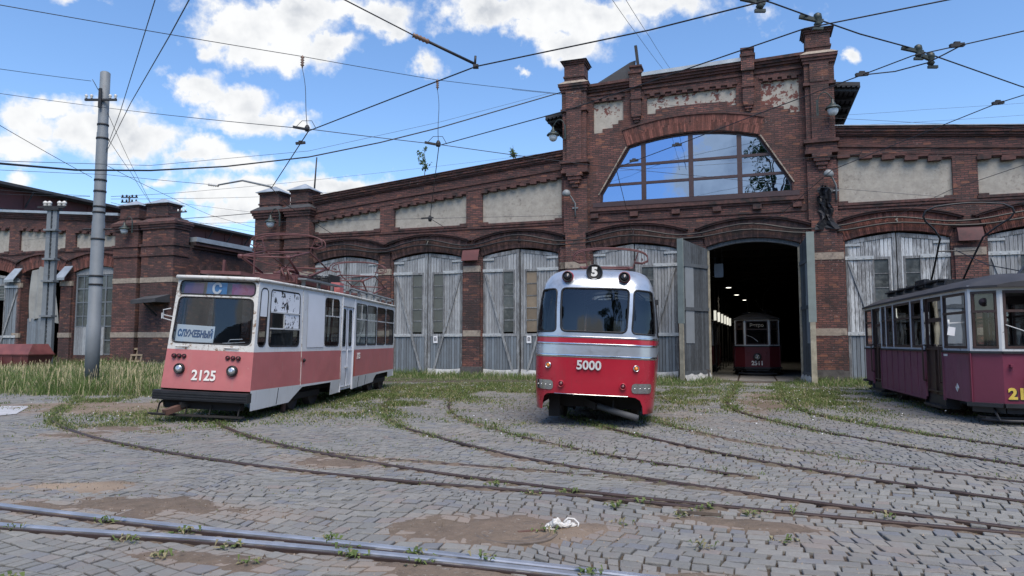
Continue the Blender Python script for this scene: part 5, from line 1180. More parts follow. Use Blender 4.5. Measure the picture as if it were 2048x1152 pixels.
# ---- old two-axle trams (purple and dark red)
def old_tram(label, number, side_m, front_m, yaw, loc, L=9.7, plate=None, num_x=0, num_mat='yellow', num_z=.60, boards=False):
    T = empty('tram', loc, -yaw); tag(T, label, 'tram')
    PX = [.3,1.65,2.85,L-2.85,L-1.65,L-.3]; PW_ = [1.0,1.07,1.11,1.11,1.07,1.0]
    def side(s): return lambda y, z: Vector((s*float(np.interp(y, PX, PW_)), y, z))
    def facet(p0, p1):
        return lambda a, z: Vector((p0[0]+(p1[0]-p0[0])*a, p0[1]+(p1[1]-p0[1])*a, z))
    ends = []
    for e in (0, 1):
        yy = lambda y: y if e == 0 else L-y
        pts = [(-1.0,yy(.3)),(-.55,yy(0)),(.55,yy(0)),(1.0,yy(.3))]
        for i in range(3): ends.append((e, i, facet(pts[i], pts[i+1]), math.dist(pts[i], pts[i+1])))
    m = MB(); wins = []
    doors = [(1.68,2.80),(L-2.80,L-1.68)]
    wy = [(.42,1.55)] + [] 
    mid = [(2.98,3.78),(3.92,5.42),(5.56,6.20),(6.34,L-2.98)]
    ys = [(.42,1.58)]+mid+[(L-1.58,L-.42)]
    for s in (1, -1):
        f = side(s); fl = s < 0
        for a, b in ((.3,1.68),(2.80,L-2.80),(L-1.68,L-.3)):
            z0 = .30 if a > 2 and b < L-2 else .40
            skin(m, f, [(a,z0),(b,z0),(b,1.38),(a,1.38)], step=.7, m=0, flip=fl)
            hs = [(max(a+.04,q0),min(b-.04,q1)) for q0, q1 in ys if q0 >= a and q1 <= b]
            skin(m, f, [(a,1.42),(b,1.42),(b,2.72),(a,2.72)], [[(q0,1.47),(q1,1.47),(q1,2.60),(q0,2.60)] for q0, q1 in hs], m=1, flip=fl)
            wins += [(f, q0, q1, s, 'side_window', .16 if q1-q0 > .7 else .0) for q0, q1 in hs]
        for a, b in doors: skin(m, f, [(a,2.60),(b,2.60),(b,2.72),(a,2.72)], m=1, flip=fl)
    for e, i, f, ln in ends:
        fl = e == 1
        skin(m, f, [(0,.42),(1,.42),(1,1.38),(0,1.38)], m=2, flip=fl)
        mg = .05/ln; lo, hi = mg, 1-mg
        skin(m, f, [(0,1.42),(1,1.42),(1,2.72),(0,2.72)], [[(lo,1.47),(hi,1.47),(hi,2.60),(lo,2.60)]], m=1, flip=fl)
        wins.append((f, lo, hi, 1 if e == 0 else -1, 'end_window' if i != 1 else 'windscreen', 0))
    m.box(-1.0,1.0,.35,L-.35,.55,.62,3)
    body = m.build('body', [side_m, 'post_white', front_m, 'under'], T)
    b = MB()                                              # belt moulding, panel battens
    for s in (1, -1):
        P = [side(s)(y, 1.40)+Vector((s*.012,0,0)) for y in (.3,1.68)]; Q = [side(s)(y, 1.40)+Vector((s*.012,0,0)) for y in (2.80,L-2.80)]; W3 = [side(s)(y, 1.40)+Vector((s*.012,0,0)) for y in (L-1.68,L-.3)]
        for q in (P, Q, W3): b.bar(q[0], q[1], .05, .045, 0)
        for y in np.linspace(2.83, L-2.83, 8): b.bar(side(s)(y,.32)+Vector((s*.008,0,0)), side(s)(y,1.37)+Vector((s*.008,0,0)), .02, .05 if y in (2.83,) else .03, 1)
        b.bar(side(s)(2.81,.3)+Vector((s*.01,0,0)), side(s)(L-2.81,.3)+Vector((s*.01,0,0)), .03, .04, 1)
        b.bar(side(s)(.31,.42)+Vector((s*.006,0,0)), side(s)(.31,1.38)+Vector((s*.006,0,0)), .02, .09, 2)
    for e, i, f, ln in ends: d = Vector((0,-.012 if e == 0 else .012,0)); b.bar(f(0,1.40)+d, f(1,1.40)+d, .05, .045, 0)
    b.build('belt_moulding', ['black_paint', side_m, front_m], body)
    for f, q0, q1, s, nm, sp in wins:
        g = MB(); fr = MB(); fo = offs(f, -.02*s)
        def br(a0, z0, a1, z1, w_): fr.bar(fo(a0,z0), fo(a1,z1), w_, .05, 0)
        e_ = .0
        br(q0,1.495,q1,1.495,.055); br(q0,2.575,q1,2.575,.055); k = (q1-q0)*.0
        da = .025/max(.3, (Vector(f(q1,2))-Vector(f(q0,2))).length)*(q1-q0)
        br(q0+da,1.5,q0+da,2.57,.05); br(q1-da,1.5,q1-da,2.57,.05); br(q0,2.20,q1,2.20,.06)
        w_ = fr.build(nm, ['wood_brown'], T)
        skin(g, offs(f, -.024*s), [(q0,1.48),(q1,1.48),(q1,2.59),(q0,2.59)]); g.build('glass_pane', ['glass'], w_)
    # doors, grab rails, steps
    for s in (1, -1):
        for a, b_ in doors:
            f = offs(side(s), -.06*s); d = MB(); g = MB(); mid_ = (a+b_)/2
            holes = [[(a+.14,1.50),(b_-.14,1.50),(b_-.14,2.05),(a+.14,2.05)],[(a+.14,2.14),(b_-.14,2.14),(b_-.14,2.52),(a+.14,2.52)]]
            skin(d, f, [(a,.42),(b_,.42),(b_,2.6),(a,2.6)], holes, flip=s < 0)
            for x in (a+.04, b_-.04, mid_): d.bar(offs(f,.012*s)(x,.45), offs(f,.012*s)(x,1.42 if x == mid_ else 2.58), .06, .03, 0)
            for z in (.5,1.44): d.bar(offs(f,.012*s)(a,z), offs(f,.012*s)(b_,z), .08, .03, 0)
            for x in (a-.0, b_+.0): d.bar(side(s)(x,.35), side(s)(x,1.38), .05, .05, 1)
            do = d.build('door', ['wood_brown', side_m], T)
            for h in holes: skin(g, offs(f,-.01*s), h)
            g.build('glass_pane', ['glass'], do)
            for x in (a+.05, b_-.05): r = MB(); P = [offs(side(s), .07*s)(x,z) for z in (.72,.75,1.5,1.53)]; r.tube([side(s)(x,.72)]+P+[side(s)(x,1.53)], .018, 6); r.build('grab_rail', ['wood_brown'], do)
            st = MB(); x0, x1 = sorted((s*.80, s*1.16)); st.box(x0,x1,a-.05,b_+.05,.16,.21,0); st.box(*sorted((s*.8,s*1.06)),a-.02,b_+.02,.211,.42,0); st.frustum(*sorted((s*.8,s*1.12)),b_+.05,b_+.10,.16,*sorted((s*.8,s*1.06)),b_+.3,b_+.35,.42,0); st.build('step', ['black_paint'], T)
    # roof
    rf = MB(); ny = 40; nx = 12; vs = []
    for i in range(ny+1):
        y = -.12+(L+.24)*i/ny; ye = min(y+.12, L+.12-y); w_ = float(np.interp(ye, [0,.38,.6,1.9,3.1], [.62,1.06,1.10,1.15,1.19])); cr = .30*min(1, ye/1.1+.10)**.6
        for k in range(nx+1): t = -1+2*k/nx; vs.append((t*w_, y, 2.70+cr*(1-abs(t)**2.2)))
    rf.add(vs, [(i*(nx+1)+k, i*(nx+1)+k+1, (i+1)*(nx+1)+k+1, (i+1)*(nx+1)+k) for i in range(ny) for k in range(nx)], 0, True)
    lower = [(x, y, 2.66) for x, y, z in vs]
    rf.add(lower, [((i+1)*(nx+1)+k, (i+1)*(nx+1)+k+1, i*(nx+1)+k+1, i*(nx+1)+k) for i in range(ny) for k in range(nx)], 1)
    rim = [i*(nx+1) for i in range(ny+1)]+[ny*(nx+1)+k for k in range(1, nx+1)]+[i*(nx+1)+nx for i in range(ny-1, -1, -1)]+[k for k in range(nx-1, 0, -1)]; n = len(rim)
    rf.add([vs[q] for q in rim]+[lower[q] for q in rim], [(i, (i+1)%n, n+(i+1)%n, n+i) for i in range(n)], 0)
    ro = rf.build('roof', ['roof_black', 'inner_pale'], T)
    q = MB()
    for x in (-.55,.35): q.bar((x,3.1,3.08),(x,L-1.5,3.08),.2,.035)
    for y in np.linspace(3.3,L-1.8,6): q.box(-.65,.45,y-.04,y+.04,2.96,3.06); q.box(-.6,.4,y-.03,y+.03,3.06,3.16) if y > 4 else None
    for x, y in ((-.7,2.6),(-.3,2.2),(.2,2.3)): q.tube([(x,y,2.92),(x+.02,y,3.02),(x+.18,y,3.03),(x+.2,y,2.93)], .015, 5)
    q.bar((.25,1.2,3.0),(.5,1.5,3.2),.05,.05); q.bar((.75,1.2,3.0),(.5,1.5,3.2),.05,.05); q.build('roof_walkway', ['black_paint'], ro)
    bw = MB(); H_ = [(-.36,4.75,3.15),(-.40,4.2,3.6),(-.46,3.55,4.12),(-.66,3.30,4.32),(-.88,3.12,4.48),(-.95,3.05,4.60),(-.90,3.02,4.72),(-.7,2.98,4.81),(-.3,2.96,4.85),(0,2.95,4.86)]
    bw.tube(H_+[(-x,y,z) for x,y,z in H_[::-1][1:]], .024, 6)
    bw.tube([(-.42,3.95,3.85),(.42,3.95,3.85)], .018, 5); bw.tube([(-.4,4.75,3.15),(.4,4.75,3.15)], .04, 6); bw.tube([(0,3.95,3.86),(.2,2.6,3.35),(.4,1.5,3.1)], .012, 5); bw.box(-.6,.6,4.55,4.95,3.0,3.12)
    for x in (-.5,.5): bw.box(x-.06,x+.06,4.6,5.4,3.1,3.22)
    bw.build('bow_collector', ['black_paint'], T)
    # running gear
    u = MB(); yc = L/2
    for s in (1, -1):
        u.bar((s*.92,yc-2.0,.42),(s*.92,yc+2.0,.42),.10,.12); u.bar((s*.92,yc-2.2,.22),(s*.92,yc+2.2,.22),.06,.05)
        for y in (yc-1.4,yc+1.4): u.box(s*.92-.09,s*.92+.09,y-.16,y+.16,.22,.52); u.lathe([(.10,0),(.10,.12)], 12, (s*.95,y,.36), 'X')
        for k in range(7): y = yc-1.95+k*.65; u.tube([(s*.93,y,.22),(s*.93,y,.42)], .05, 8)
    u.box(-.8,.8,.6,L-.6,.40,.54); u.build('underframe', ['under'], T)
    for y in (yc-1.4,yc+1.4):
        for x in (-.77,.77): wheel(T, x, y, .34)
    for e in (0, 1):
        a_ = MB()
        yy = lambda y: y if e == 0 else L-y
        pts = [(-1.06,yy(.34),.385),(-.58,yy(-.05),.385),(.58,yy(-.05),.385),(1.06,yy(.34),.385)]
        for i in range(3): a_.bar(pts[i], pts[i+1], .14, .075)
        for i in range(3): a_.bar((pts[i][0]*.9,pts[i][1]+(.08 if e == 0 else -.08),.30), (pts[i+1][0]*.9,pts[i+1][1]+(.08 if e == 0 else -.08),.30), .06, .14)
        a_.tube([(-.9,yy(.15),.10),(-.5,yy(-.12),.10),(.5,yy(-.12),.10),(.9,yy(.15),.10)], .03, 6)
        for x in (-.7,0,.7): a_.tube([(x,yy(.2),.4),(x,yy(.0),.22),(x*.95,yy(-.05),.10)], .02, 5)
        a_.box(-.85,.85,min(yy(.1),yy(.5)),max(yy(.1),yy(.5)),.12,.16)
        a_.build('bumper', ['black_paint'], T)
    lamp(T, 'headlight', (0,-.01,.90), .155, 'lens', 'black_paint', .14)
    m = MB()
    for x in (-.42,.42): m.box(x-.03,x+.03,-.08,.0,1.12,1.17); m.tube([(x,-.07,1.12),(x,-.07,1.05)], .01, 4)
    m.build('step_iron', [front_m], T)
    m = MB(); 
    for x, y, a0 in ((-.775,.15,0),(.775,.15,0)): m = MB(); m.lathe([(.0,.0),(.085,.004)], 16, (x,y-.0,2.38), '-Y'); m.build('round_vent', ['ink'], T)
    m = MB(); skin(m, offs(ends[0][2], -.03), [(.06,2.22),(.94,2.22),(.94,2.57),(.06,2.57)]); skin(m, offs(ends[2][2], -.03), [(.06,2.22),(.94,2.22),(.94,2.57),(.06,2.57)]); m.build('vent_board', ['wood_raw' if plate else 'wood_brown'], T)
    m = MB(); m.tube([(-.48,-.03,1.93),(-.2,-.035,1.82),(.05,-.03,1.62)], .009, 5); m.build('wiper', ['post_white'], T)
    if number:
        n_ = text('fleet_number', number, .27, num_mat, T, (num_x,-.012,num_z), bold=.010, sx=1.0); 
        if num_mat == 'yellow':
            text('number_shadow', number, .27, 'ink', T, (num_x+.022,-.008,num_z-.018), bold=.012, sx=1.0, ext=.003)
    it = MB()
    for s in (-1, 1): it.box(*sorted((s*.62,s*1.0)),3.0,L-3.0,.63,1.05,0); it.box(*sorted((s*.98,s*1.03)),3.0,L-3.0,1.05,1.40,0)
    for y in (2.85,L-2.85): it.box(-1.03,-.4,y-.03,y+.03,.62,1.40,0); it.box(.4,1.03,y-.03,y+.03,.62,1.40,0); it.box(-1.03,1.03,y-.03,y+.03,2.45,2.64,0); it.box(-.44,-.38,y-.03,y+.03,1.40,2.45,0); it.box(.38,.44,y-.03,y+.03,1.40,2.45,0)
    it.box(-.35,.1,.55,.75,.62,1.5,1); it.tube([(.0,.5,.62),(.0,.5,1.45)], .03, 6, 1); it.lathe([(.2,0),(.22,.02),(.2,.04)], 16, (-.1,.6,1.5), 'Z', 1)
    it.build('interior', ['inner', 'steel_dark'], T)
    return T
tC = old_tram('old purple tram with white window posts, black roof and a tall black bow collector', None, 'purple', 'maroon', R(15), (9.98, 13.40, 0), plate=True)
text('fleet_number', '21', .29, 'yellow', tC, (-.34,-.014,.60), bold=.012, sx=1.05); text('number_shadow', '21', .29, 'ink', tC, (-.315,-.008,.582), bold=.014, sx=1.05, ext=.003)
m = MB(); m.bar((-1.0,.55,2.0),(-1.32,.42,1.98),.025,.025,0); m.tube([(-1.32,.42,2.05),(-1.32,.42,1.90)], .02, 6, 0); o = m.build('mirror_arm', ['post_white'], tC)
m = MB(); m.box(-.065,.065,-.008,.008,-.17,.0); Mc = Matrix.Translation(tC.location) @ Matrix.Rotation(-R(15), 4, 'Z'); o = m.build('paper_tag', ['paper'], None, loc=Mc @ Vector((-1.27,.40,1.90))); o.rotation_euler = (0,R(9),-R(15)); tag(o, 'white paper tag hanging from the mirror arm of the purple tram', 'tag')
m = MB(); fC = lambda a, z: Vector((-1.0-.07*(a-.3)/1.35-.008, a, z))
for k in range(4):
    c = (.98,.66); r = .085-.022*k; q = [fC(c[0]+dx*r*1.0, c[1]+dz*r) for dx, dz in ((0,-1),(1,0),(0,1),(-1,0))]; m.tube(q, .005, 4, 0, closed=True)
m.bar(fC(1.05,.66)+Vector((-.004,0,0)), fC(.91,.66)+Vector((-.004,0,0)), .008, .008); m.build('diamond_badge', ['number_white'], tC)
m = MB(); skin(m, lambda a, z: fC(a, z)+Vector((-.003,0,0)), [(1.62,1.30),(1.40,1.30),(1.40,1.345),(1.62,1.345)]); m.build('small_plate', ['number_white'], tC)
PD = fw(2.38, 8.3, 0)
gd = ground_axis = None
tD = old_tram('dark red tram numbered 2511 standing inside the dark doorway', '2511', 'darkred', 'darkred', FA, (11.55, 33.1, 0), num_mat='number_white', num_z=.60)
text('route_sign', 'Ретро', .22, 'plaster', tD, (0,-.02,2.38), bold=.004)
tE = copy_tree(tD); tE.location = (11.55-FD.x*3.13+FN.x*2.6, 33.1-FD.y*3.13+FN.y*2.6, 0); tag(tE, 'second dark tram half hidden behind the left door leaf inside the hall', 'tram')
for ch in list(tE.children):
    if ch.name.startswith(('fleet_number', 'route_sign')): bpy.data.objects.remove(ch)
# ------------------------------------------------------------------ ground
RAILS = {
 'a':[(-9,8.6),(-5.01,6.99),(-3.76,6.52),(-2.67,6.13),(-1.73,5.83),(-0.86,5.53),(0.00,5.21),(0.74,4.94),(3.5,3.9)],
 'b':[(-9,7.4),(-4.47,6.25),(-3.47,6.02),(-2.56,5.83),(-1.68,5.60),(-0.85,5.36),(0.00,5.08),(0.73,4.82),(3.5,3.75)],
 'c':[(-6.9,16.9),(-6.45,15.4),(-5.65,13.75),(-4.40,11.95),(-3.15,10.6),(-2.20,9.72),(-1.08,8.82),(0.00,8.10),(0.79,7.62),(1.50,7.22),(2.27,6.84),(3.14,6.44),(4.26,5.96),(7,4.9)],
 'd':[(-12.6,20.5),(-11.4,18.4),(-10.3,16.0),(-9.1,14.1),(-7.25,12.11),(-5.40,10.60),(-3.82,9.50),(-2.28,8.66),(-0.99,8.08),(0.00,7.70),(1.03,7.26),(1.9,6.85)],
 'e':[(-4.0,24.5),(-3.5,20.4),(-3.06,16.9),(-2.3,13.9),(-1.25,11.92),(-0.56,10.83),(0.00,10.0),(0.65,9.25),(1.21,8.66),(1.95,8.0),(2.58,7.46),(3.15,7.0),(3.83,6.52),(4.36,6.12),(7,4.4)],
 'f':[(-3.6,10.9),(-2.2,10.0),(-1.0,9.45),(0,9.05),(1.2,8.45),(2.4,7.62)],
 'g':[(1.05,17.5),(1.2,15.6),(1.5,14.2),(1.95,12.7),(2.65,10.96),(3.30,9.6),(3.92,8.62),(4.61,7.74),(5.12,7.14),(7.4,4.7)],
 'g2':[(2.5,17.5),(2.65,15.4),(2.9,14.2),(3.5,12.0),(4.30,10.30),(5.18,9.0),(5.85,8.14),(8,5.6)],
 'h':[(-0.6,27.5),(-1.1,23.8),(-1.6,20.42),(-1.55,17.32),(-0.97,14.57),(0.00,12.37),(1.10,10.50),(1.99,9.38),(2.87,8.5)],
 'i':[(11.2,34.6),(9.43,29.4),(8.40,26.32),(6.9,22.2),(5.75,18.9),(5.25,16.6),(5.24,14.85),(5.47,12.93),(5.93,11.22),(6.6,9.3),(8.3,6.0)],
 'j':[(12.64,34.1),(10.87,28.9),(9.84,25.9),(8.25,21.6),(7.2,18.4),(6.75,16.4),(6.75,15.05),(7.05,12.9),(7.61,10.9),(8.6,8.2),(10,5.8)],
}
def smooth_line(P, step=.25):
    P = [Vector((*p_, 0)) for p_ in P]; out = []
    for i in range(len(P)-1):
        p0 = P[max(i-1,0)]; p1 = P[i]; p2 = P[i+1]; p3 = P[min(i+2,len(P)-1)]; n = max(2, int((p2-p1).length/step))
        for k in range(n):
            t = k/n; out.append(.5*((2*p1)+(p2-p0)*t+(2*p0-5*p1+4*p2-p3)*t*t+(3*p1-p0-3*p2+p3)*t**3))
    out.append(P[-1]); return out
RL = {k: smooth_line(v) for k, v in RAILS.items()}
allr = np.array([(q.x, q.y) for v in RL.values() for q in v]); rk = np.array([k in 'ab' for k, v in RL.items() for q in v])
def rail_dist(x, y):
    d = np.full(x.shape, 99.0)
    for i in range(0, len(allr), 1): d = np.minimum(d, (x-allr[i,0])**2+(y-allr[i,1])**2)
    return np.sqrt(d)
def cam_region(x, y): return (y > 3) & (np.abs(x) < .80*y+1.2)
def fac_t(x, y): return (x-FO.x)*FN.x+(y-FO.y)*FN.y
def fac_u(x, y): return (x-FO.x)*FD.x+(y-FO.y)*FD.y
def el(x, y, cx, cy_, rx, ry, ang=0):
    c, s_ = math.cos(ang), math.sin(ang); a = (x-cx)*c+(y-cy_)*s_; b = -(x-cx)*s_+(y-cy_)*c
    return np.clip(1.3-np.sqrt((a/rx)**2+(b/ry)**2)*1.0, 0, 1)
def grass_mask(x, y):                                     # meadow: 0..1
    t = fac_t(x, y); u = fac_u(x, y); n = fbm(x*.55, y*.55, 4)
    g = np.clip((t+4.6+(n-.5)*3.5)/1.6, 0, 1)*(t < .3)
    g = np.maximum(g, np.clip((t+2.2+(n-.5)*2)/1.0, 0, 1)*(t < .2))
    # left meadow up to the pole and beyond
    g2 = np.clip((y-20.5-(n-.5)*4+(x+12)*.10)/2.0, 0, 1)*np.clip((-6.5-x+(n-.5)*3)/1.5, 0, 1)*(t < .5)
    g = np.maximum(g, g2)
    # doorway track stays clear
    clear = np.clip(1.5-np.abs(u-2.4+.02*t*t*0)/1.25, 0, 1)*(t > -3.8)
    clear = np.maximum(clear, np.clip(1.4-rail_dist_c(x, y, 'i', 'j')/.9, 0, 1)*.9)
    g = g*(1-clear)
    gap = np.clip((-22.5-u)/.5, 0, 1)*np.clip((u+27.5)/.5, 0, 1)*(t < 14)
    return np.clip(np.maximum(g, gap), 0, 1)
def rail_dist_c(x, y, k1, k2):
    P = np.array([((a.x+b.x)/2, (a.y+b.y)/2) for a, b in zip(RL[k1][::2], [min(RL[k2], key=lambda q: (q-a).length) for a in RL[k1][::2]])])
    d = np.full(np.shape(x), 99.0)
    for px_, py_ in P: d = np.minimum(d, (x-px_)**2+(y-py_)**2)
    return np.sqrt(d)
def weed_mask(x, y, rd):
    n = fbm(x*1.1+7, y*1.1+3, 4); n2 = fbm(x*.35+2, y*.35+9, 3); yy = np.clip((y-7)/8, 0, 1)
    w_ = np.clip(1.25-rd/(.11+.17*yy), 0, 1)*np.clip((n-.36+.2*yy)*3.2, 0, 1)*.8
    # green stripes of the overgrown rails
    for k, wd in (('g2', .30), ('h', .26), ('f', .15), ('d', .06)):
        d = np.full(np.shape(x), 99.0)
        for q in RL[k]: d = np.minimum(d, (x-q.x)**2+(y-q.y)**2)
        w_ = np.maximum(w_, np.clip(1.4-np.sqrt(d)/(wd*(.6+.08*y)), 0, 1)*np.clip((n-.36)*3.5, 0, 1)*.75)
    # round the pink tram and the open yard
    w_ = np.maximum(w_, el(x, y, -4.6, 19.5, 4.2, 5.0)*np.clip((n-.28)*3.2, 0, 1))
    w_ = np.maximum(w_, el(x, y, -7.0, 15.0, 2.6, 3.4)*np.clip((n-.36)*3.4, 0, 1))
    w_ = np.maximum(w_, el(x, y, -10.5, 19.5, 3.6, 2.6)*np.clip((n-.38)*3.2, 0, 1))
    w_ = np.maximum(w_, el(x, y, 5.5, 24.0, 9, 4.0)*np.clip((n-.36)*3, 0, 1))
    w_ = np.maximum(w_, el(x, y, -1.0, 24.5, 4.5, 4.0)*np.clip((n-.28)*3.5, 0, 1)); w_ = np.maximum(w_, el(x, y, -3.4, 17.5, 2.6, 3.0)*np.clip((n-.30)*3.2, 0, 1)); w_ = np.maximum(w_, el(x, y, 3.6, 20.5, 2.6, 4.0)*np.clip((n-.36)*3.2, 0, 1)); w_ = np.maximum(w_, el(x, y, 8.8, 19.5, 2.2, 5.0, -.35)*np.clip((n-.30)*3.4, 0, 1))
    w_ = np.maximum(w_, np.clip((n2-.55)*3, 0, .35)*np.clip((n-.45)*4, 0, 1)*yy)
    w_ = np.maximum(w_, .10*np.clip((n-.50)*6, 0, 1))
    return np.clip(w_, 0, 1)
def dirt_mask(x, y, rd):                                  # how far sand and soil cover the setts
    n = fbm(x*.9+31, y*.9+5, 5); n2 = fbm(x*3.1, y*3.1, 3)
    m_ = el(x, y, .0, 6.05, 1.25, .62)*1.25
    m_ = np.maximum(m_, el(x, y, .62, 6.15, .75, .36))
    m_ = np.maximum(m_, el(x, y, 2.0, 6.35, .9, .22, -.35)*.9)
    m_ = np.maximum(m_, el(x, y, -4.9, 7.95, 1.6, .5, -.1)*.8); m_ = np.maximum(m_, el(x, y, -5.3, 7.25, 1.4, .25, -.3)*.75)
    m_ = np.maximum(m_, el(x, y, -.5, 5.0, 1.7, .35, -.35)*1.0); m_ = np.maximum(m_, el(x, y, -2.4, 5.35, 1.2, .22, -.25)*.8)
    m_ = np.maximum(m_, el(x, y, 2.0, 4.7, 1.6, .3, -.2)*.75)
    m_ = np.maximum(m_, el(x, y, -9.6, 17.4, 4.0, 2.6)*.95); m_ = np.maximum(m_, el(x, y, -6.9, 13.3, 1.7, 2.0)*.7)
    m_ = np.maximum(m_, el(x, y, -2.6, 9.6, 1.4, .5, -.5)*.8); m_ = np.maximum(m_, el(x, y, 6.6, 19, 1.3, 5, -.35)*.8)
    m_ = np.maximum(m_, el(x, y, -3.3, 7.0, 2.2, .55, -.3)*.55)
    m_ = np.maximum(m_, np.clip(1.2-rd/.16, 0, 1)*.9)
    return np.clip(m_*1.05+(n-.5)*1.3+(n2-.5)*.35-.1, 0, 1)
# far ground
m = MB(); n = 48; vs = [(0,0,-.075)]
for r in (60, 250, 3000): vs += [(r*math.cos(2*PI*i/n), r*math.sin(2*PI*i/n), -.075 if r < 100 else -.12) for i in range(n)]
fs = [(0,1+i,1+(i+1)%n) for i in range(n)]+[(1+k*n+i,1+(k+1)*n+i,1+(k+1)*n+(i+1)%n,1+k*n+(i+1)%n) for k in range(2) for i in range(n)]
m.add(vs, fs); MT['ground'] = plain('far_ground', (.10,.095,.075), .95, 0, .3, .3); tag(m.build('ground', ['ground']), kind='structure')
# soil between and over the setts
def soil_mat():
    m, t, b = mat('yard_soil'); co = t.coord()
    at_ = t.new('ShaderNodeAttribute', attribute_name='cover').outputs['Fac']; ag = t.new('ShaderNodeAttribute', attribute_name='sand').outputs['Fac']; gg = t.new('ShaderNodeAttribute', attribute_name='green').outputs['Fac']
    c = t.mix(t.ramp(t.noise(co, 6, 6, .7), .3, .7), (.085,.066,.050), (.165,.128,.098))
    c = t.mix(1, c, t.mix(t.ramp(at_, .08, .40), (.50,.47,.44), (1.12,1.06,1.0)), 'MULTIPLY'); c = t.mix(ag, c, (.30,.225,.16)); c = t.mix(t.math('MULTIPLY', gg, .75), c, (.075,.078,.036))
    c = t.mix(t.ramp(t.noise(co, 22, 4, .7), .62, .68), c, (.27,.25,.22)); c = t.mix(t.ramp(t.noise(co, 31, 3, .7), .64, .7), c, (.05,.045,.04))
    t.put(b.inputs['Base Color'], c); b.inputs['Roughness'].default_value = .95
    t.put(b.inputs['Normal'], t.bump(t.math('ADD', t.noise(co, 14, 6, .7), t.math('MULTIPLY', t.noise(co, 60, 3), .4)), .8, .03)); return m
MT['soil'] = soil_mat()
def sheet(x0, x1, y0, y1, st):
    xs = np.arange(x0, x1+st*.5, st); ys = np.arange(y0, y1+st*.5, st); X, Y = np.meshgrid(xs, ys); return X, Y
def yard_sheet(name, X, Y, zoff):
    rd = rail_dist(X, Y); dm = dirt_mask(X, Y, rd); gm = grass_mask(X, Y); wm = weed_mask(X, Y, rd)
    Z = -.026+.034*np.clip(dm*1.4-.12, 0, 1)+(fbm(X*5, Y*5, 4)-.5)*.034+.03*gm*(.5+fbm(X, Y, 3)) + zoff
    Z = np.where(fac_t(X, Y) > -.02, np.minimum(Z, -.01), Z)
    ny, nx = X.shape; V = np.stack([X, Y, Z], -1).reshape(-1, 3); I = np.arange(nx*ny).reshape(ny, nx)
    F = np.stack([I[:-1,:-1], I[:-1,1:], I[1:,1:], I[1:,:-1]], -1).reshape(-1, 4)
    c = V[F].mean(1); ok = (np.abs(c[:,0]) < .95*np.maximum(c[:,1],0)+6)
    me = bpy.data.meshes.new(name); me.from_pydata(V.tolist(), [], F[ok].tolist()); me.materials.append(MT['soil'])
    sand = np.clip(el(X, Y, -5.0, 7.95, 1.3, .38, -.1)*1.0+el(X, Y, .75, 5.95, .8, .42)*.35+el(X, Y, -9.6, 17.4, 4, 2.6)*.45+(fbm(X*.8, Y*.8, 3)-.5)*.6, 0, 1)
    for nm, A in (('cover', dm), ('sand', sand), ('green', np.maximum(gm, wm*.8))):
        a = me.attributes.new(nm, 'FLOAT', 'POINT'); a.data.foreach_set('value', A.reshape(-1).astype(np.float32))
    me.polygons.foreach_set('use_smooth', [True]*len(me.polygons)); me.update()
    o = bpy.data.objects.new(name, me); COL.objects.link(o); tag(o, kind='structure'); return o
X, Y = sheet(-14, 14, -4, 14.0, .075); yard_sheet('yard_soil', X, Y, 0)
X, Y = sheet(-62, 34, 14.0, 52, .25); yard_sheet('yard_soil', X, Y, 0)
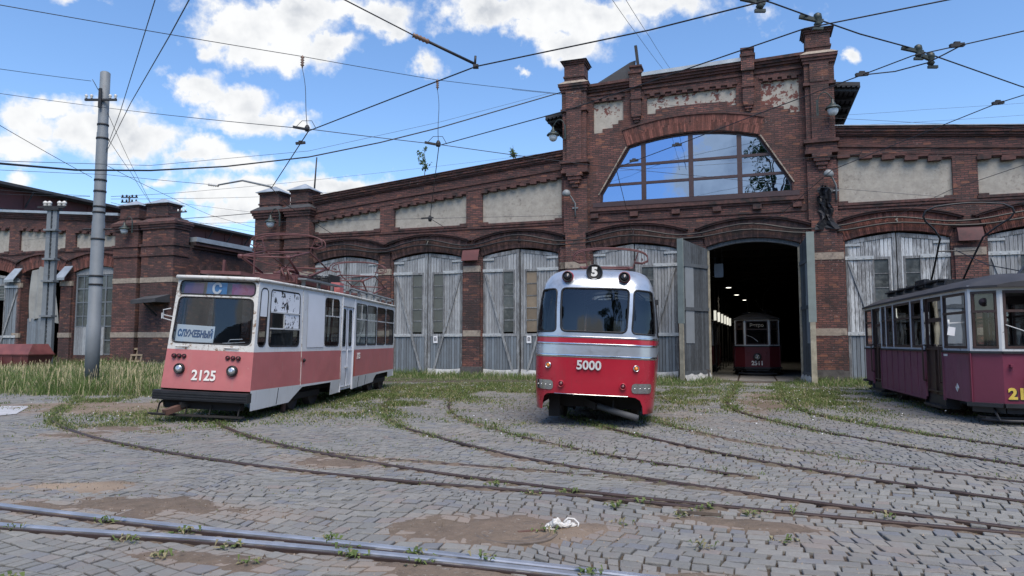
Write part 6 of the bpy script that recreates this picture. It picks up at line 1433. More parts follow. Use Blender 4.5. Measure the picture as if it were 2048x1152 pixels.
# setts
def setts(seed=11):
    rng = np.random.RandomState(seed); V = []; Fq = []
    c, s_ = math.cos(-.36), math.sin(-.36)
    rows = np.arange(-30, 40, .142); A = []
    for j, v in enumerate(rows):
        k = rng.uniform(.10, .195, 520); e = np.cumsum(k)-36+rng.uniform(0, .2); A.append(np.stack([e[:-1], e[1:], np.full(519, v), np.full(519, v+.142)], 1))
    A = np.concatenate(A); g = .0075
    cor = np.stack([np.stack([A[:,0]+g, A[:,2]+g], 1), np.stack([A[:,1]-g, A[:,2]+g], 1), np.stack([A[:,1]-g, A[:,3]-g], 1), np.stack([A[:,0]+g, A[:,3]-g], 1)], 1)
    def warp(P):
        a, b = P[...,0], P[...,1]
        wx = a*1.0+.55*(fbm(a*.33, b*.33+4, 3)-.5)*2+.05*(vnoise(a*2.3+5, b*2.3)-.5)
        wy = b+.75*(fbm(a*.30+11, b*.30, 3)-.5)*2+.10*(vnoise(a*1.7, b*1.7+8)-.5)+.06*np.abs(((a*.33) % 2)-1)*2.2
        return np.stack([wx*c-wy*s_, wx*s_+wy*c+14], -1)
    W = warp(cor); W = W+rng.uniform(-.010, .010, W.shape); cen = W.mean(1)
    x, y = cen[:,0], cen[:,1]
    keep = (y > 1.2) & (np.abs(x) < .90*y+3.5) & (fac_t(x, y) < -1.2) & (y < 28)
    W, cen = W[keep], cen[keep]; x, y = cen[:,0], cen[:,1]
    rd = rail_dist(x, y); gm = grass_mask(x, y); dm = dirt_mask(x, y, rd)
    keep = (rd > .10) & (gm < .55) & (dm < .93) & (((x-.03)**2+(y-6.04)**2) > .40**2)
    W, cen = W[keep], cen[keep]; n = len(W); x, y = cen[:,0], cen[:,1]
    h = rng.normal(0, .003, n)+(fbm(x*.7, y*.7, 3)-.5)*.02; tx = rng.normal(0, .02, n); ty = rng.normal(0, .02, n)
    rings = []
    for sc, dz in ((1.0, -.05), (.99, -.007), (.95, -.0015), (.76, .0005)):
        P = cen[:,None,:]+(W-cen[:,None,:])*sc
        if sc < 1: 
            D = P-cen[:,None,:]; z = h[:,None]+dz+D[...,0]*tx[:,None]+D[...,1]*ty[:,None]
        else: z = np.full(P.shape[:2], dz)
        rings.append(np.concatenate([P, z[...,None]], -1))
    V = np.stack(rings, 1).reshape(-1, 3); base = (np.arange(n)*16)[:,None]; F = []
    for r in range(3):
        for q in range(4): F.append(base+np.array([r*4+q, r*4+(q+1)%4, (r+1)*4+(q+1)%4, (r+1)*4+q]))
    F.append(base+np.array([12,13,14,15])); F = np.concatenate(F)
    me = bpy.data.meshes.new('cobblestone_paving'); me.from_pydata(V.tolist(), [], F.tolist())
    m, t, b = mat('granite_setts'); co = t.coord(); i = t.island()
    wn = t.new('ShaderNodeTexWhiteNoise', noise_dimensions='1D'); t.put(wn.inputs['W'], t.math('MULTIPLY', i, 57.3))
    col = t.mix(i, (.186,.183,.162), (.262,.255,.228)); col = t.mix(t.ramp(wn.outputs[0], .80, .95), col, (.172,.178,.188)); col = t.mix(t.ramp(wn.outputs[0], .08, .0), col, (.24,.20,.175))
    col = t.mix(t.ramp(t.noise(co, 18, 5, .65), .35, .7, 0, .5), col, (.135,.130,.128))
    dust = t.math('ADD', t.noise(co, .55, 5, .65), t.math('MULTIPLY', t.math('SUBTRACT', t.noise(co, 9, 4), .5), .4))
    col = t.mix(t.ramp(dust, .48, .72, 0, .55), col, (.245,.205,.170))
    du = t.new('ShaderNodeAttribute', attribute_name='dust').outputs['Fac']; col = t.mix(t.ramp(t.math('ADD', du, t.math('MULTIPLY', t.math('SUBTRACT', t.noise(co, 7, 5, .7), .5), .7)), .25, .8, 0, .8), col, (.27,.205,.155))
    col = t.mix(t.ramp(t.noise(co, .23, 3), .35, .7, 0, .35), col, (.125,.125,.135))
    t.put(b.inputs['Base Color'], col); t.put(b.inputs['Roughness'], t.ramp(i, 0, 1, .62, .85)); b.inputs['Specular IOR Level'].default_value = .35
    t.put(b.inputs['Normal'], t.bump(t.noise(co, 30, 4, .6), .45, .02))
    me.polygons.foreach_set('use_smooth', [False]*len(me.polygons)); da = np.repeat(np.clip(dirt_mask(x, y, rail_dist(x, y)), 0, 1), 16).astype(np.float32); me.attributes.new('dust', 'FLOAT', 'POINT').data.foreach_set('value', da)
    me.materials.append(m); me.update(); o = bpy.data.objects.new('cobblestone_paving', me); COL.objects.link(o); tag(o, kind='structure')
    return n
print('setts', setts())
# concrete apron at the far left, its sunlit brightness painted in as a pale colour
m = MB(); m.add([(-19,15.2,.012),(-11.4,14.2,.012),(-11.0,15.7,.012),(-12.0,17.6,.012),(-21,18.6,.012)], [(0,1,2,3,4)]); MT['apron'] = plain('sunlit_pale_concrete', (.40,.40,.41), .9, 0, .15, 3, spots=(.2,.19,.17), spot_scale=5, spot_lo=.55, spot_hi=.62); tag(m.build('path', ['apron']), kind='structure')
# rails
RLAB = {'a':'polished bright rail crossing the foreground, far one of the shiny pair','b':'polished bright rail crossing the foreground, near one of the shiny pair',
 'c':'brown rail curving out from under the pink tram to the lower right','d':'brown rail sweeping from the far left in front of the pink tram','e':'brown rail curving from between the pink and red trams to the lower right',
 'f':'short thin overgrown check rail between the two brown curves','g':'brown rail running from under the red and silver tram to the right','g2':'rail hidden in a green weed stripe right of the red and silver tram',
 'h':'overgrown rail looping round the left of the red and silver tram','i':'left rail of the track leading into the open doorway','j':'right rail of the track leading into the open doorway'}
def sweep(mb, L, prof, m=0):
    vs = []; k = len(prof)
    for i, q in enumerate(L):
        d = (L[min(i+1,len(L)-1)]-L[max(i-1,0)]).normalized(); nrm = Vector((d.y,-d.x,0))
        for a, z in prof: vs.append((q.x+nrm.x*a, q.y+nrm.y*a, z))
    mb.add(vs, [(i*k+j, i*k+j+1, (i+1)*k+j+1, (i+1)*k+j) for i in range(len(L)-1) for j in range(k-1)], m)
for k, L in RL.items():
    m = MB(); hd = .020 if k not in 'ab' else .024; w_ = .036 if k not in 'ab' else .040
    if k in ('g2','h','f'): hd = .006
    sweep(m, L, [(-w_,-.1),(-w_,hd-.008),(-w_*.7,hd),(w_*.7,hd),(w_,hd-.008),(w_,-.012)], 0)
    if k in 'ab': sweep(m, L, [(w_,-.012),(w_+.045,-.012),(w_+.045,hd-.007),(w_+.065,hd-.009),(w_+.068,-.1)], 1)
    o = m.build('rail', ['rail_bright' if k in 'ab' else 'rail_rust', 'rail_rust']); tag(o, RLAB[k], 'rail', 'tram rails in the yard')
# grass and weeds
def blades(name, mt, P, Hh, wd, seed, lean=.45):
    rng = np.random.RandomState(seed); n = len(P); a = rng.uniform(0, 2*PI, n); b = rng.uniform(0, 2*PI, n); h = Hh*rng.uniform(.45, 1.15, n); w_ = wd*rng.uniform(.6, 1.3, n)
    dx, dy = np.cos(a)*w_, np.sin(a)*w_; ln = h*rng.uniform(.05, lean*2, n); lx_, ly_ = np.cos(b)*ln, np.sin(b)*ln
    z0 = P[:,2]-.01
    V = np.stack([np.stack([P[:,0]-dx, P[:,1]-dy, z0], 1), np.stack([P[:,0]+dx, P[:,1]+dy, z0], 1), np.stack([P[:,0]+dx*.75+lx_*.35, P[:,1]+dy*.75+ly_*.35, z0+h*.62], 1), np.stack([P[:,0]-dx*.75+lx_*.35, P[:,1]-dy*.75+ly_*.35, z0+h*.62], 1), np.stack([P[:,0]+lx_, P[:,1]+ly_, z0+h], 1)], 1).reshape(-1, 3)
    base = np.arange(n)*5; F = [(q,q+1,q+2,q+3) for q in base]+[(q+3,q+2,q+4) for q in base]
    me = bpy.data.meshes.new(name); me.from_pydata(V.tolist(), [], F); me.materials.append(MT[mt]); me.update(); o = bpy.data.objects.new(name, me); COL.objects.link(o); return o
rng = np.random.RandomState(21)
def scatter(n, x0, x1, y0, y1):
    P = np.stack([rng.uniform(x0, x1, n), rng.uniform(y0, y1, n)], 1); return P[cam_region(P[:,0], P[:,1])]
P = scatter(420000, -40, 26, 16, 46); g = grass_mask(P[:,0], P[:,1]); ok = rng.rand(len(P)) < np.clip(g*1.1-.05, 0, 1)*np.clip(26/P[:,1], .3, 1)
P, g = P[ok], g[ok]; left = np.clip((-9-P[:,0])/3, 0, 1); near = np.clip((fac_t(P[:,0],P[:,1])+3)/2.5, 0, 1)
hh = (.10+.20*near+.42*left)*g*(.5+fbm(P[:,0]*.6, P[:,1]*.6, 3)*1.1)
print('grass', len(P)); tag(blades('tall_grass', 'grass', np.concatenate([P, np.zeros((len(P),1))], 1), hh, .011, 4), 'tall green and straw grass along the foot of the depot', 'grass', kind='stuff')
P = np.concatenate([scatter(160000, -18, 16, 3, 14), scatter(420000, -18, 20, 12, 28)]); rd = rail_dist(P[:,0], P[:,1]); wv = weed_mask(P[:,0], P[:,1], rd); gm_ = grass_mask(P[:,0], P[:,1])
ok = (rng.rand(len(P)) < wv*.85) & (gm_ < .5) & ((rd > .05) | (P[:,1] > 12)); P, wv = P[ok], wv[ok]; yy = np.clip((P[:,1]-5)/12, 0, 1)
print('weeds', len(P)); tag(blades('weeds_in_paving', 'weeds', np.concatenate([P, np.zeros((len(P),1))], 1), (.025+.065*yy)*(.5+wv*.8), .0055+.006*yy, 5, .8), 'low weeds and grass growing in the joints of the setts and along the rails', 'weeds', kind='stuff')
# leafy rosettes in the foreground joints
fl = MB(); rr = random.Random(9)
SP = [(-3.1,5.75),(-2.2,5.6),(-1.3,5.5),(-.72,5.42),(-.2,5.3),(-2.75,6.0),(-1.45,5.75),(1.75,6.75),(2.2,6.62),(1.55,6.55),(1.0,6.95),(-4.3,6.1),(-3.6,6.35),(.55,4.95),(1.9,6.9),(2.6,6.7),(.3,6.02),(-.65,5.2),(-1.9,5.2),(-3.4,4.85),(-3.9,4.9),(1.5,5.6),(2.2,5.75),(-.2,7.95),(.6,7.55),(3.4,6.5),(.2,7.5),(1.3,7.1),(-1.2,5.35),(.95,6.3),(-2.6,5.35),(-5.0,6.6)]
for (cx, cy0) in SP:
    for q in range(rr.randint(9, 22)):
        a = rr.uniform(0, 2*PI); L = rr.uniform(.03, .085); up_ = rr.uniform(.01, .06); x = cx+rr.gauss(0,.05); y = cy0+rr.gauss(0,.035); d = Vector((math.cos(a), math.sin(a), 0)); sd_ = Vector((-d.y, d.x, 0))*L*.22
        b0 = Vector((x, y, .005)); b1 = b0+d*L*.5+Vector((0,0,up_)); b2 = b0+d*L+Vector((0,0,up_*.7))
        fl.add([b0, b1+sd_, b2, b1-sd_], [(0,1,2,3)])
tag(fl.build('leafy_weeds', ['weeds']), 'small leafy weeds beside the foreground rails', 'weeds', kind='stuff')
fl = MB()
for i in range(1500):
    x = rr.uniform(-12, 14); y = rr.uniform(11, 27)
    if rr.random() > .75*float(weed_mask(np.array([x]), np.array([y]), np.array([9.]))[0])+.05: continue
    s_ = rr.uniform(.006, .012); z = rr.uniform(.05, .13); fl.add([(x-s_,y,z-s_),(x+s_,y,z-s_*.6),(x+s_*.6,y,z+s_),(x-s_,y+.01,z+s_*.7)], [(0,1,2,3)])
tag(fl.build('small_flowers', ['paper']), 'tiny white clover flowers scattered in the short grass', 'flowers', kind='stuff')
# pebbles and crumbs of soil
pb = MB()
for i in range(700):
    y = 4.2+rr.random()**1.6*12; x = rr.uniform(-.8, .8)*y; r = rr.uniform(.004, .011)*(1+y*.03); a = rr.uniform(0, 6)
    pb.add([(x+r*math.cos(a+q*1.57),y+r*math.sin(a+q*1.57),-.002) for q in range(4)]+[(x+r*.3,y,r*.55+.006)], [(0,1,4),(1,2,4),(2,3,4),(3,0,4)])
tag(pb.build('pebbles', ['stone']), 'loose pebbles lying over the setts', 'pebbles', kind='stuff')
cb = MB(); k = 0
while k < 1100:
    y = rr.uniform(4.3, 9.5); x = rr.uniform(-6.5, 4.5)
    if rr.random() > float(dirt_mask(np.array([x]), np.array([y]), np.array([9.]))[0])**2: k += .05; continue
    k += 1; r = rr.uniform(.004, .013); a = rr.uniform(0, 6); z = .012
    cb.add([(x+r*math.cos(a+q*1.57)*rr.uniform(.6,1.2),y+r*math.sin(a+q*1.57),z-.02) for q in range(4)]+[(x+r*.2,y,z+r*.5)], [(0,1,4),(1,2,4),(2,3,4),(3,0,4)])
MT['crumb'] = plain('soil_crumbs', (.17,.13,.095), .95, 0, .3, 5, isl=.6); tag(cb.build('soil_crumbs', ['crumb']), 'crumbs of soil and grit on the bare patches', 'grit', kind='stuff')
st = MB()
for i in range(1900):
    x = rr.uniform(-26, -8.6); y = rr.uniform(21, 33)
    if rr.random() > float(grass_mask(np.array([x]), np.array([y]))[0]) or abs(x) > .78*y: continue
    h = rr.uniform(.30, .80); dx = rr.gauss(0,.10); dy = rr.gauss(0,.10); w_ = .005
    st.add([(x-w_,y,0),(x+w_,y,0),(x+dx+w_,y+dy,h),(x+dx-w_,y+dy,h)], [(0,1,2,3)]); q = rr.uniform(.014,.03); st.add([(x+dx-q*.5,y+dy,h-.02),(x+dx,y+dy-.01,h-q*3),(x+dx+q*.5,y+dy,h),(x+dx+dx*.2,y+dy,h+q*2.5)], [(0,1,2,3)])
MT['straw'] = plain('dry_straw', (.42,.36,.21), .8, 0, .25, 6, isl=.4); tag(st.build('dry_stalks', ['straw']), 'dry seeding grass stalks standing in the meadow round the steel pole', 'grass', kind='stuff')
# manhole cover, plate, bag
m = MB(); m.lathe([(.36,-.03),(.36,.012),(.335,.016),(.33,.006),(.30,.006),(.295,.014),(.27,.014),(.265,.006),(.23,.006),(.225,.014),(.19,.014),(.185,.006),(.12,.006),(.115,.014),(.0,.014)], 40, (0,0,0), 'Z', 0, False)
m.bar((.02,-.05,.02),(.24,.02,.02),.04,.012,1)
o = m.build('manhole_cover', ['iron_cover', 'rust'], loc=(.03,6.04,-.004)); tag(o, 'round cast iron manhole cover in the patch of bare earth', 'manhole cover')
m = MB(); m.box(-.2,.2,-.03,.03,0,.012); m.box(-.2,.2,-.035,-.025,.0,.030); m.box(.185,.2,-.02,.03,.0125,.04); o = m.build('rail_plate', ['iron_cover'], loc=(1.74,6.66,.004)); o.rotation_euler = (.04,0,-.30); tag(o, 'flat dull metal plate lying beside the brown rail', 'plate')
m = MB(); nu, nv = 72, 34; vs = []
for i in range(nu):
    for k in range(nv):
        a = 2*PI*i/nu; t = k/(nv-1); x = .155*math.cos(a)*math.sin(PI*t*.97+.03); y = .085*math.sin(a)*math.sin(PI*t*.97+.03); z = .05-.05*math.cos(PI*t)
        n_ = mnoise.noise((x*14,y*14,z*14))*.9+(.5-abs(mnoise.noise((x*30,y*30,z*30+3))))*.9+(.4-abs(mnoise.noise((x*75,y*75,z*75+9))))*.35-.35; hump = .075*math.exp(-((x+.065)/.05)**2)+.03*math.exp(-((x-.10)/.05)**2)
        vs.append((x*(1+.35*n_), y*(1+.5*n_), max(.004, (z*.55+hump*(z/.1))*(1+.6*n_))))
m.add(vs, [(i*nv+k, ((i+1)%nu)*nv+k, ((i+1)%nu)*nv+k+1, i*nv+k+1) for i in range(nu) for k in range(nv-1)], 0, False)
m.tube([(.03,.03,.06),(.08,.06,.10),(.15,.05,.09),(.19,.0,.05),(.17,-.04,.02)], [.016,.012,.014,.012,.01], 5); m.tube([(-.17,.0,.05),(-.2,-.03,.02),(-.15,-.07,.015),(-.06,-.09,.01)], .012, 5)
m.sm = [True]*len(m.f); o = m.build('plastic_bag', ['bag'], loc=(.43,6.17,.0)); o.rotation_euler = (0,0,.15); o.scale = (.78,.8,.72); tag(o, 'crumpled white plastic bag lying on bare earth', 'bag')
# ------------------------------------------------------------------ poles and yard things
def clamp(mb, z, r, x=0, y=0):
    mb.lathe([(r,-.03),(r+.018,-.03),(r+.018,.03),(r,.03)], 16, (x,y,z))
pole = empty('steel_pole', (-14.56,24.4,0)); tag(pole, 'tall grey tubular steel pole at the left with a crossarm near its top', 'pole')
m = MB(); m.lathe([(.225,0),(.225,2.2),(.21,2.22),(.205,5.8),(.19,5.85),(.185,9.0),(.17,9.05),(.165,11.2),(.12,11.24),(0,11.25)], 24); o_ = m.build('shaft', ['steel_pole'], pole, loc=(0,0,0)); 
for z, r in ((9.3,.172),(8.8,.186),(7.3,.19),(6.9,.19),(6.35,.19),(6.15,.19),(5.2,.207),(3.9,.212),(3.6,.212)): m = MB(); clamp(m, z, r); m.build('clamp', ['steel_dark'], pole)
m = MB(); m.bar((-.56,-.2,10.15),(.56,-.2,10.15),.07,.07); m.bar((0,-.25,10.55),(0,-.25,9.85),.10,.06); m.tube([(-.1,-.2,10.5),(-.22,-.26,10.75),(-.3,-.25,10.87)], .012, 5); m.build('crossarm', ['steel_dark'], pole)
for x in (-.52,-.33,.33,.52):
    m = MB(); m.lathe([(.02,0),(.045,.03),(.03,.06),(.055,.09),(.05,.13),(.02,.16)], 12); m.build('insulator', ['porcelain'], pole, loc=(x,-.2,10.19))
for z, s_ in ((5.55,-1),(5.55,1)):
    m = MB(); m.lathe([(.02,0)]+[q for k in range(4) for q in ((.045,.04+.06*k),(.02,.07+.06*k))]+[(.015,.32)], 10, (0,0,0), 'X'); o = m.build('insulator', ['steel_dark'], pole, loc=(s_*.22,-.05,z)); o.rotation_euler = (0,0,PI if s_ < 0 else 0)
lp_ = empty('lattice_pole', at(97, 720, 38.0)-Vector((.15,0,0))); lp_.location.z = 0; tag(lp_, 'weathered grey lattice post with white insulators in front of the workshop', 'pole')
m = MB()
for x in (-1, 1): m.frustum(*sorted((x*.06,x*.32)),-.12,.12,0,*sorted((x*.05,x*.27)),-.10,.10,8.9,0)
for k in range(34): z = .2+.25*k; m.bar((-.07,.0,z),(.07,.0,z+.2),.03,.05,0,up=(0,1,0))
for z in (6.1,7.7,4.9,3.0): m.box(-.33,.33,-.25,.25,z-.05,z+.05,0)
m.build('shaft', ['steel_pole'], lp_)
m = MB(); m.box(-.75,.7,-.2,-.1,8.9,9.0); m.box(-.4,.4,-.2,.2,8.8,8.9); m.build('crossarm', ['steel_dark'], lp_)
for x in (-.35,-.12,.42,.68):
    m = MB(); m.lathe([(.05,0),(.11,.06),(.07,.12),(.12,.16),(.11,.24),(.03,.3)], 12); m.build('insulator', ['porcelain'], lp_, loc=(x,-.15,9.0))
rp = empty('roof_mast', at(257,440,50)); tag(rp, 'small roof mast with crossarms behind the left tower cap', 'mast'); m = MB(); m.tube([(0,0,0),(0,0,1.75)], .06, 6)
for z in (1.3,1.65): m.bar((-.6,0,z),(.6,0,z),.07,.07)
for z in (1.3,1.65):
    for x in (-.5,-.2,.2,.5): m.lathe([(.06,0),(.07,.12),(.03,.18)], 8, (x,0,z+.02))
m.build('mast', ['steel_dark'], rp)
ca = empty('insulator_bracket', fw(-27.9,-.2,8.75), -FA); tag(ca, 'dark iron bracket with three small insulators beside the left twin tower', 'bracket'); m = MB(); m.bar((-.3,0,0),(.9,0,0),.06,.06); m.build('bar', ['steel_dark'], ca)
for x in (.3,.55,.8):
    m = MB(); m.lathe([(.03,0),(.05,.08),(.03,.14)], 8); m.build('insulator', ['porcelain'], ca, loc=(x,0,.03))
dm_ = empty('rubbish_container', (-25.2,36.0,0), -FA+.1); tag(dm_, 'dark red metal container half hidden in the grass at the left edge', 'container')
m = MB(); m.frustum(-1.1,1.1,-.6,.6,.15,-1.35,1.35,-.75,.75,1.0); m.frustum(-1.35,1.35,-.75,.75,1.001,-1.0,1.1,-.3,.6,1.5)
for x in (-.9,-.3,.3,.9): m.box(x-.04,x+.04,-.74,-.70,.25,.98)
m.box(-1.38,1.38,-.78,.78,.94,1.0); m.build('body', ['dumpster'], dm_); m = MB(); m.bar((-.9,-.62,1.12),(.2,-.62,1.12),.02,.02); m.add([(-.85,-.66,1.06),(.3,-.66,1.06),(.4,-.36,1.42),(-.7,-.36,1.42)], [(0,1,2,3)]); m.build('lid', ['oxide'], dm_)
pt = empty('wooden_pallet', fw(-29.9, -.62, 0), -FA, rot=(R(-14),0,-FA)); tag(pt, 'weathered wooden pallet leaning on the left twin tower', 'pallet')
m = MB()
for x in (-.36,-.18,.0,.18,.36)[::2]: m.box(x-.05,x+.05,-.02,.08,.1,1.35,0)
for z in (.15,.5,.85,1.2): m.box(-.42,.42,-.045,-.021,z,z+.10,0)
m.build('slats', ['wood_raw'], pt)
# saplings on the roof edge
def sapling(name, base, h, spread, n, label):
    e = empty(name, base); tag(e, label, 'sapling'); m = MB(); rr = random.Random(int(h*100)); lf = MB()
    m.tube([(0,0,0),(.03*h,0,h*.5),(-.02*h,.0,h)], [.02,.014,.005], 5)
    for i in range(n):
        z = h*rr.uniform(.2,1.0); a = rr.uniform(0, 2*PI); L = spread*(1.1-z/h*.7)*rr.uniform(.4,1.1); tip = Vector((math.cos(a)*L, math.sin(a)*L, z+L*rr.uniform(.2,.8))); m.tube([(.02*h,0,z*.9), tip], [.006,.002], 4)
        for k in range(16):
            p0 = Vector((0,0,z*.9)).lerp(tip, rr.uniform(.3,1.1))+Vector((rr.gauss(0,.04),rr.gauss(0,.04),rr.gauss(0,.05))); s_ = rr.uniform(.03,.07); u_ = Vector((rr.gauss(0,1),rr.gauss(0,1),rr.gauss(0,1))).normalized()*s_; v_ = u_.orthogonal().normalized()*s_*.7
            lf.add([p0-u_, p0+v_, p0+u_, p0-v_], [(0,1,2,3)])
    m.build('stem', ['bark'], e); lf.build('leaves', ['sapling'], e)
sapling('roof_sapling', fw(-12.75, .12, wing_top(12.75)+.05), 1.55, .5, 16, 'young birch sapling growing on the sloping roof edge of the left wing')
sapling('roof_sapling', fw(-8.15, .12, wing_top(8.15)+.05), .85, .18, 9, 'thin little shoot growing high on the roof edge near the left tower pillar')
# trees behind the camera (tall one mirrored in the window, low ones added to darken reflections)
def tree_mesh(seed, h, rad):
    rr = random.Random(seed); t = MB(); lf = MB(); t.tube([(0,0,0),(.1,.1,h*.3),(.0,.2,h*.62)], [h*.022,h*.017,h*.008], 9); blobs = []
    for i in range(26):
        a = rr.uniform(0, 2*PI); z = h*rr.uniform(.32,.95); R_ = rad*math.sin(PI*min(1,(z/h-.22)/.85))**.7*rr.uniform(.35,1); c = Vector((math.cos(a)*R_, math.sin(a)*R_, z)); t.tube([(0,.1,z*.72), c*.6+Vector((0,0,z*.36)), c], [h*.007,h*.004,h*.001], 5); blobs.append((c, rad*rr.uniform(.22,.42)))
    for c, r in blobs:
        for k in range(300):
            d = Vector((rr.gauss(0,1),rr.gauss(0,1),rr.gauss(0,.75))).normalized()*r*rr.random()**.35; p0 = c+d; s_ = rr.uniform(.08,.2); u_ = Vector((rr.gauss(0,1),rr.gauss(0,1),rr.gauss(0,1))).normalized()*s_; v_ = u_.orthogonal().normalized()*s_*.7; lf.add([p0-u_, p0+v_, p0+u_, p0-v_], [(0,1,2,3)])
    return t, lf
T0 = empty('tree', (-2.6,-19,0)); tag(T0, 'tall leafy tree behind the camera, mirrored in the arched window', 'tree'); a, b = tree_mesh(4, 24.5, 4.2); a.build('trunk', ['bark'], T0); b.build('crown', ['leaf'], T0)
for i, (x, y, s_, lab) in enumerate(((-24,-34,.62,'small tree at the left behind the camera, added to darken reflections'),(-13,-42,.55,'low tree left of centre behind the camera, added to darken reflections'),(4,-46,.6,'rounded tree in the middle behind the camera, added to darken reflections'),(17,-40,.55,'tree right of centre behind the camera, added to darken reflections'),(30,-30,.62,'tree at the far right behind the camera, added to darken reflections'))):
    c = copy_tree(T0); c.location = (x,y,0); c.scale = (s_*1.3,s_*1.3,s_*.8); c.rotation_euler = (0,0,i*1.3); tag(c, lab, 'tree', 'trees behind the camera')
sh_ = empty('long_shed', (0,-33,0)); tag(sh_, 'long dark shed behind the camera, mirrored in the tram windows', 'shed'); m = MB(); m.box(-45,45,-6,0,0,10.8,0); m.build('wall', ['brick_dark'], sh_); m = MB(); m.prism([(-46,10.8),(46,10.8),(30,13.0),(-30,13.0)], -6.5, .4, 0); m.build('roof', ['tar'], sh_)
# ------------------------------------------------------------------ hall lamps and self-lit boards
for i, (t_, u_) in enumerate(((3.0,.86),(10.0,1.13),(16.5,1.45),(22.5,1.9))):
    e = empty('pendant_lamp', fw(u_, t_, 4.62), -FA); tag(e, ['lit pendant lamp just inside the doorway, largest of the hanging row','second lit pendant lamp of the hanging row in the hall','third lit pendant lamp of the hanging row in the hall','deepest lit pendant lamp of the hanging row in the hall'][i], 'lamp', 'pendant lamps in the hall')
    m = MB(); m.tube([(0,0,.35),(0,0,2.4)], .015, 5); m.lathe([(.05,.38),(.1,.34),(.14,.2),(.26,.04),(.27,.0),(.25,.0)], 16); m.build('shade', ['black_paint'], e); m = MB(); m.lathe([(.15,-.012),(.1,-.03),(.0,-.035)], 14); m.build('bulb', ['lit'], e)
    ld = bpy.data.lights.new('pendant_light', 'SPOT'); lo = bpy.data.objects.new('pendant_light', ld); COL.objects.link(lo); lo.parent = e; lo.location = (0,0,-.05); ld.energy = 60; ld.spot_size = R(130); ld.color = (1,.93,.8); ld.shadow_soft_size = .15
for i in range(6):  # white boards under lamps, the light on them put in as emission
    t_ = 8+i*2.6; e = empty('lit_board', fw(.47+.085*i*1.0, t_, 3.0), -FA); tag(e, 'self-lit upright white board in the row along the left hall wall, number from the door: %s' % ['first','second','third','fourth','fifth','sixth'][i] if False else ['self-lit white board nearest the door on the left hall wall','second self-lit white board from the door on the left hall wall','third self-lit white board from the door on the left hall wall','fourth self-lit white board from the door on the left hall wall','fifth self-lit white board from the door on the left hall wall','deepest self-lit white board on the left hall wall'][i], 'lamp', 'self-lit boards along the hall wall')
    m = MB(); m.box(-.08,.08,.02,.06,-.32,.32); m.box(-.03,.03,.061,.11,-3.0,4.9); m.build('back_plate', ['hall_wall'], e); m = MB(); m.box(-.065,.065,-.03,.019,-.26,.26); m.build('glowing_board', ['lit_soft'], e)
e = tag(empty('hanging_sheet', fw(.95, 1.6, 4.75), -FA), 'pale square sheet hanging in the upper left of the doorway', 'sheet'); m = MB(); m.box(-.19,.19,-.01,.01,-.3,.3); m.tube([(-.15,0,.3),(-.15,0,1.0)], .006, 4); m.tube([(.15,0,.3),(.15,0,1.0)], .006, 4); m.build('sheet', ['pale_board'], e)
# ------------------------------------------------------------------ wires
def wire(name, label, pts, r=.012, sag=0, mt='wire', n=10, cat='wire', group=None):
    P = [Vector(q) for q in pts]; out = []
    for i in range(len(P)-1):
        L = (P[i+1]-P[i]).length
        for k in range(n): t = k/n; q = P[i].lerp(P[i+1], t); q.z -= sag*L*4*t*(1-t); out.append(q)
    out.append(P[-1]); m = MB(); m.tube(out, r, 5); o = m.build(name, [mt]); tag(o, label, cat, group); return o
Z5 = 5.8
G = 'overhead wires over the yard'
wire('trolley_wire', 'trolley wire rising from the twin towers past the left hanger to the top edge', [fw(-17.0,-.1,6.6), atz(660,465,Z5), atz(576,412,Z5), atz(543,376,Z5), atz(617,262,Z5), atz(790,195,Z5), atz(952,133,Z5), atz(1300,60,Z5), atz(1530,2,Z5), atz(1640,-30,Z5)], .011, 0, group=G)
wire('trolley_wire', 'trolley wire crossing the tall block from the hooked hanger to the top right', [fw(-12.48,-.1,6.6), atz(893,457,Z5), atz(860,437,Z5), atz(878,291,Z5), atz(1130,222,Z5), atz(1400,129,Z5), atz(1610,57,Z5), atz(1895,0,Z5), atz(2000,-20,Z5)], .010, 0, group=G)
wire('trolley_wire', 'trolley wire running across the arched window to the upper right edge', [fw(-2.5,-.1,6.6), atz(1266,470,Z5), atz(1232,336,Z5), atz(1354,290,Z5), atz(1524,225,Z5), atz(1724,150,Z5), atz(1824,112,Z5), atz(1924,90,Z5), atz(2048,62,Z5), atz(2150,40,Z5)], .009, 0, group=G)
wire('trolley_wire', 'trolley wire sloping over the right wing towards the open doorway', [fw(2.4,-.1,6.5), atz(1560,430,Z5), atz(1664,340,Z5), atz(1780,293,Z5), atz(1874,255,Z5), atz(1994,207,Z5), atz(2048,190,Z5), atz(2150,160,Z5)], .009, 0, group=G)
wire('trolley_wire', 'short crossing wire looping below the right-hand hanger', [atz(1734,149,Z5), atz(1790,143,Z5-.05), atz(1854,126,Z5-.12), atz(1890,108,Z5-.02), atz(1928,88,Z5)], .010, 0, group=G)
wire('trolley_wire', 'trolley wire cutting across the lower right plaster panel', [fw(7.7,-.15,6.5), atz(1900,380,Z5), atz(2048,330,Z5), atz(2150,300,Z5)], .008, 0, mt='wire_thin', group=G)
wire('feeder_cable', 'thick black feeder cable swooping from the left edge up to the left tower pillar', [at(-60,318,14), at(0,327,15), at(150,340,18), at(300,341,21), at(450,333,24), at(617,314,26.5), at(760,285,28.5), at(880,255,29.8), at(1128,183,31.3)], .026, 0, group=G)
wire('feeder_cable', 'thin beaded wire following just above the thick black feeder cable', [at(0,322,15.2), at(300,331,21), at(617,302,26.5), at(880,244,29.8), at(1100,186,31.2)], .007, 0, 'wire_thin', group=G)
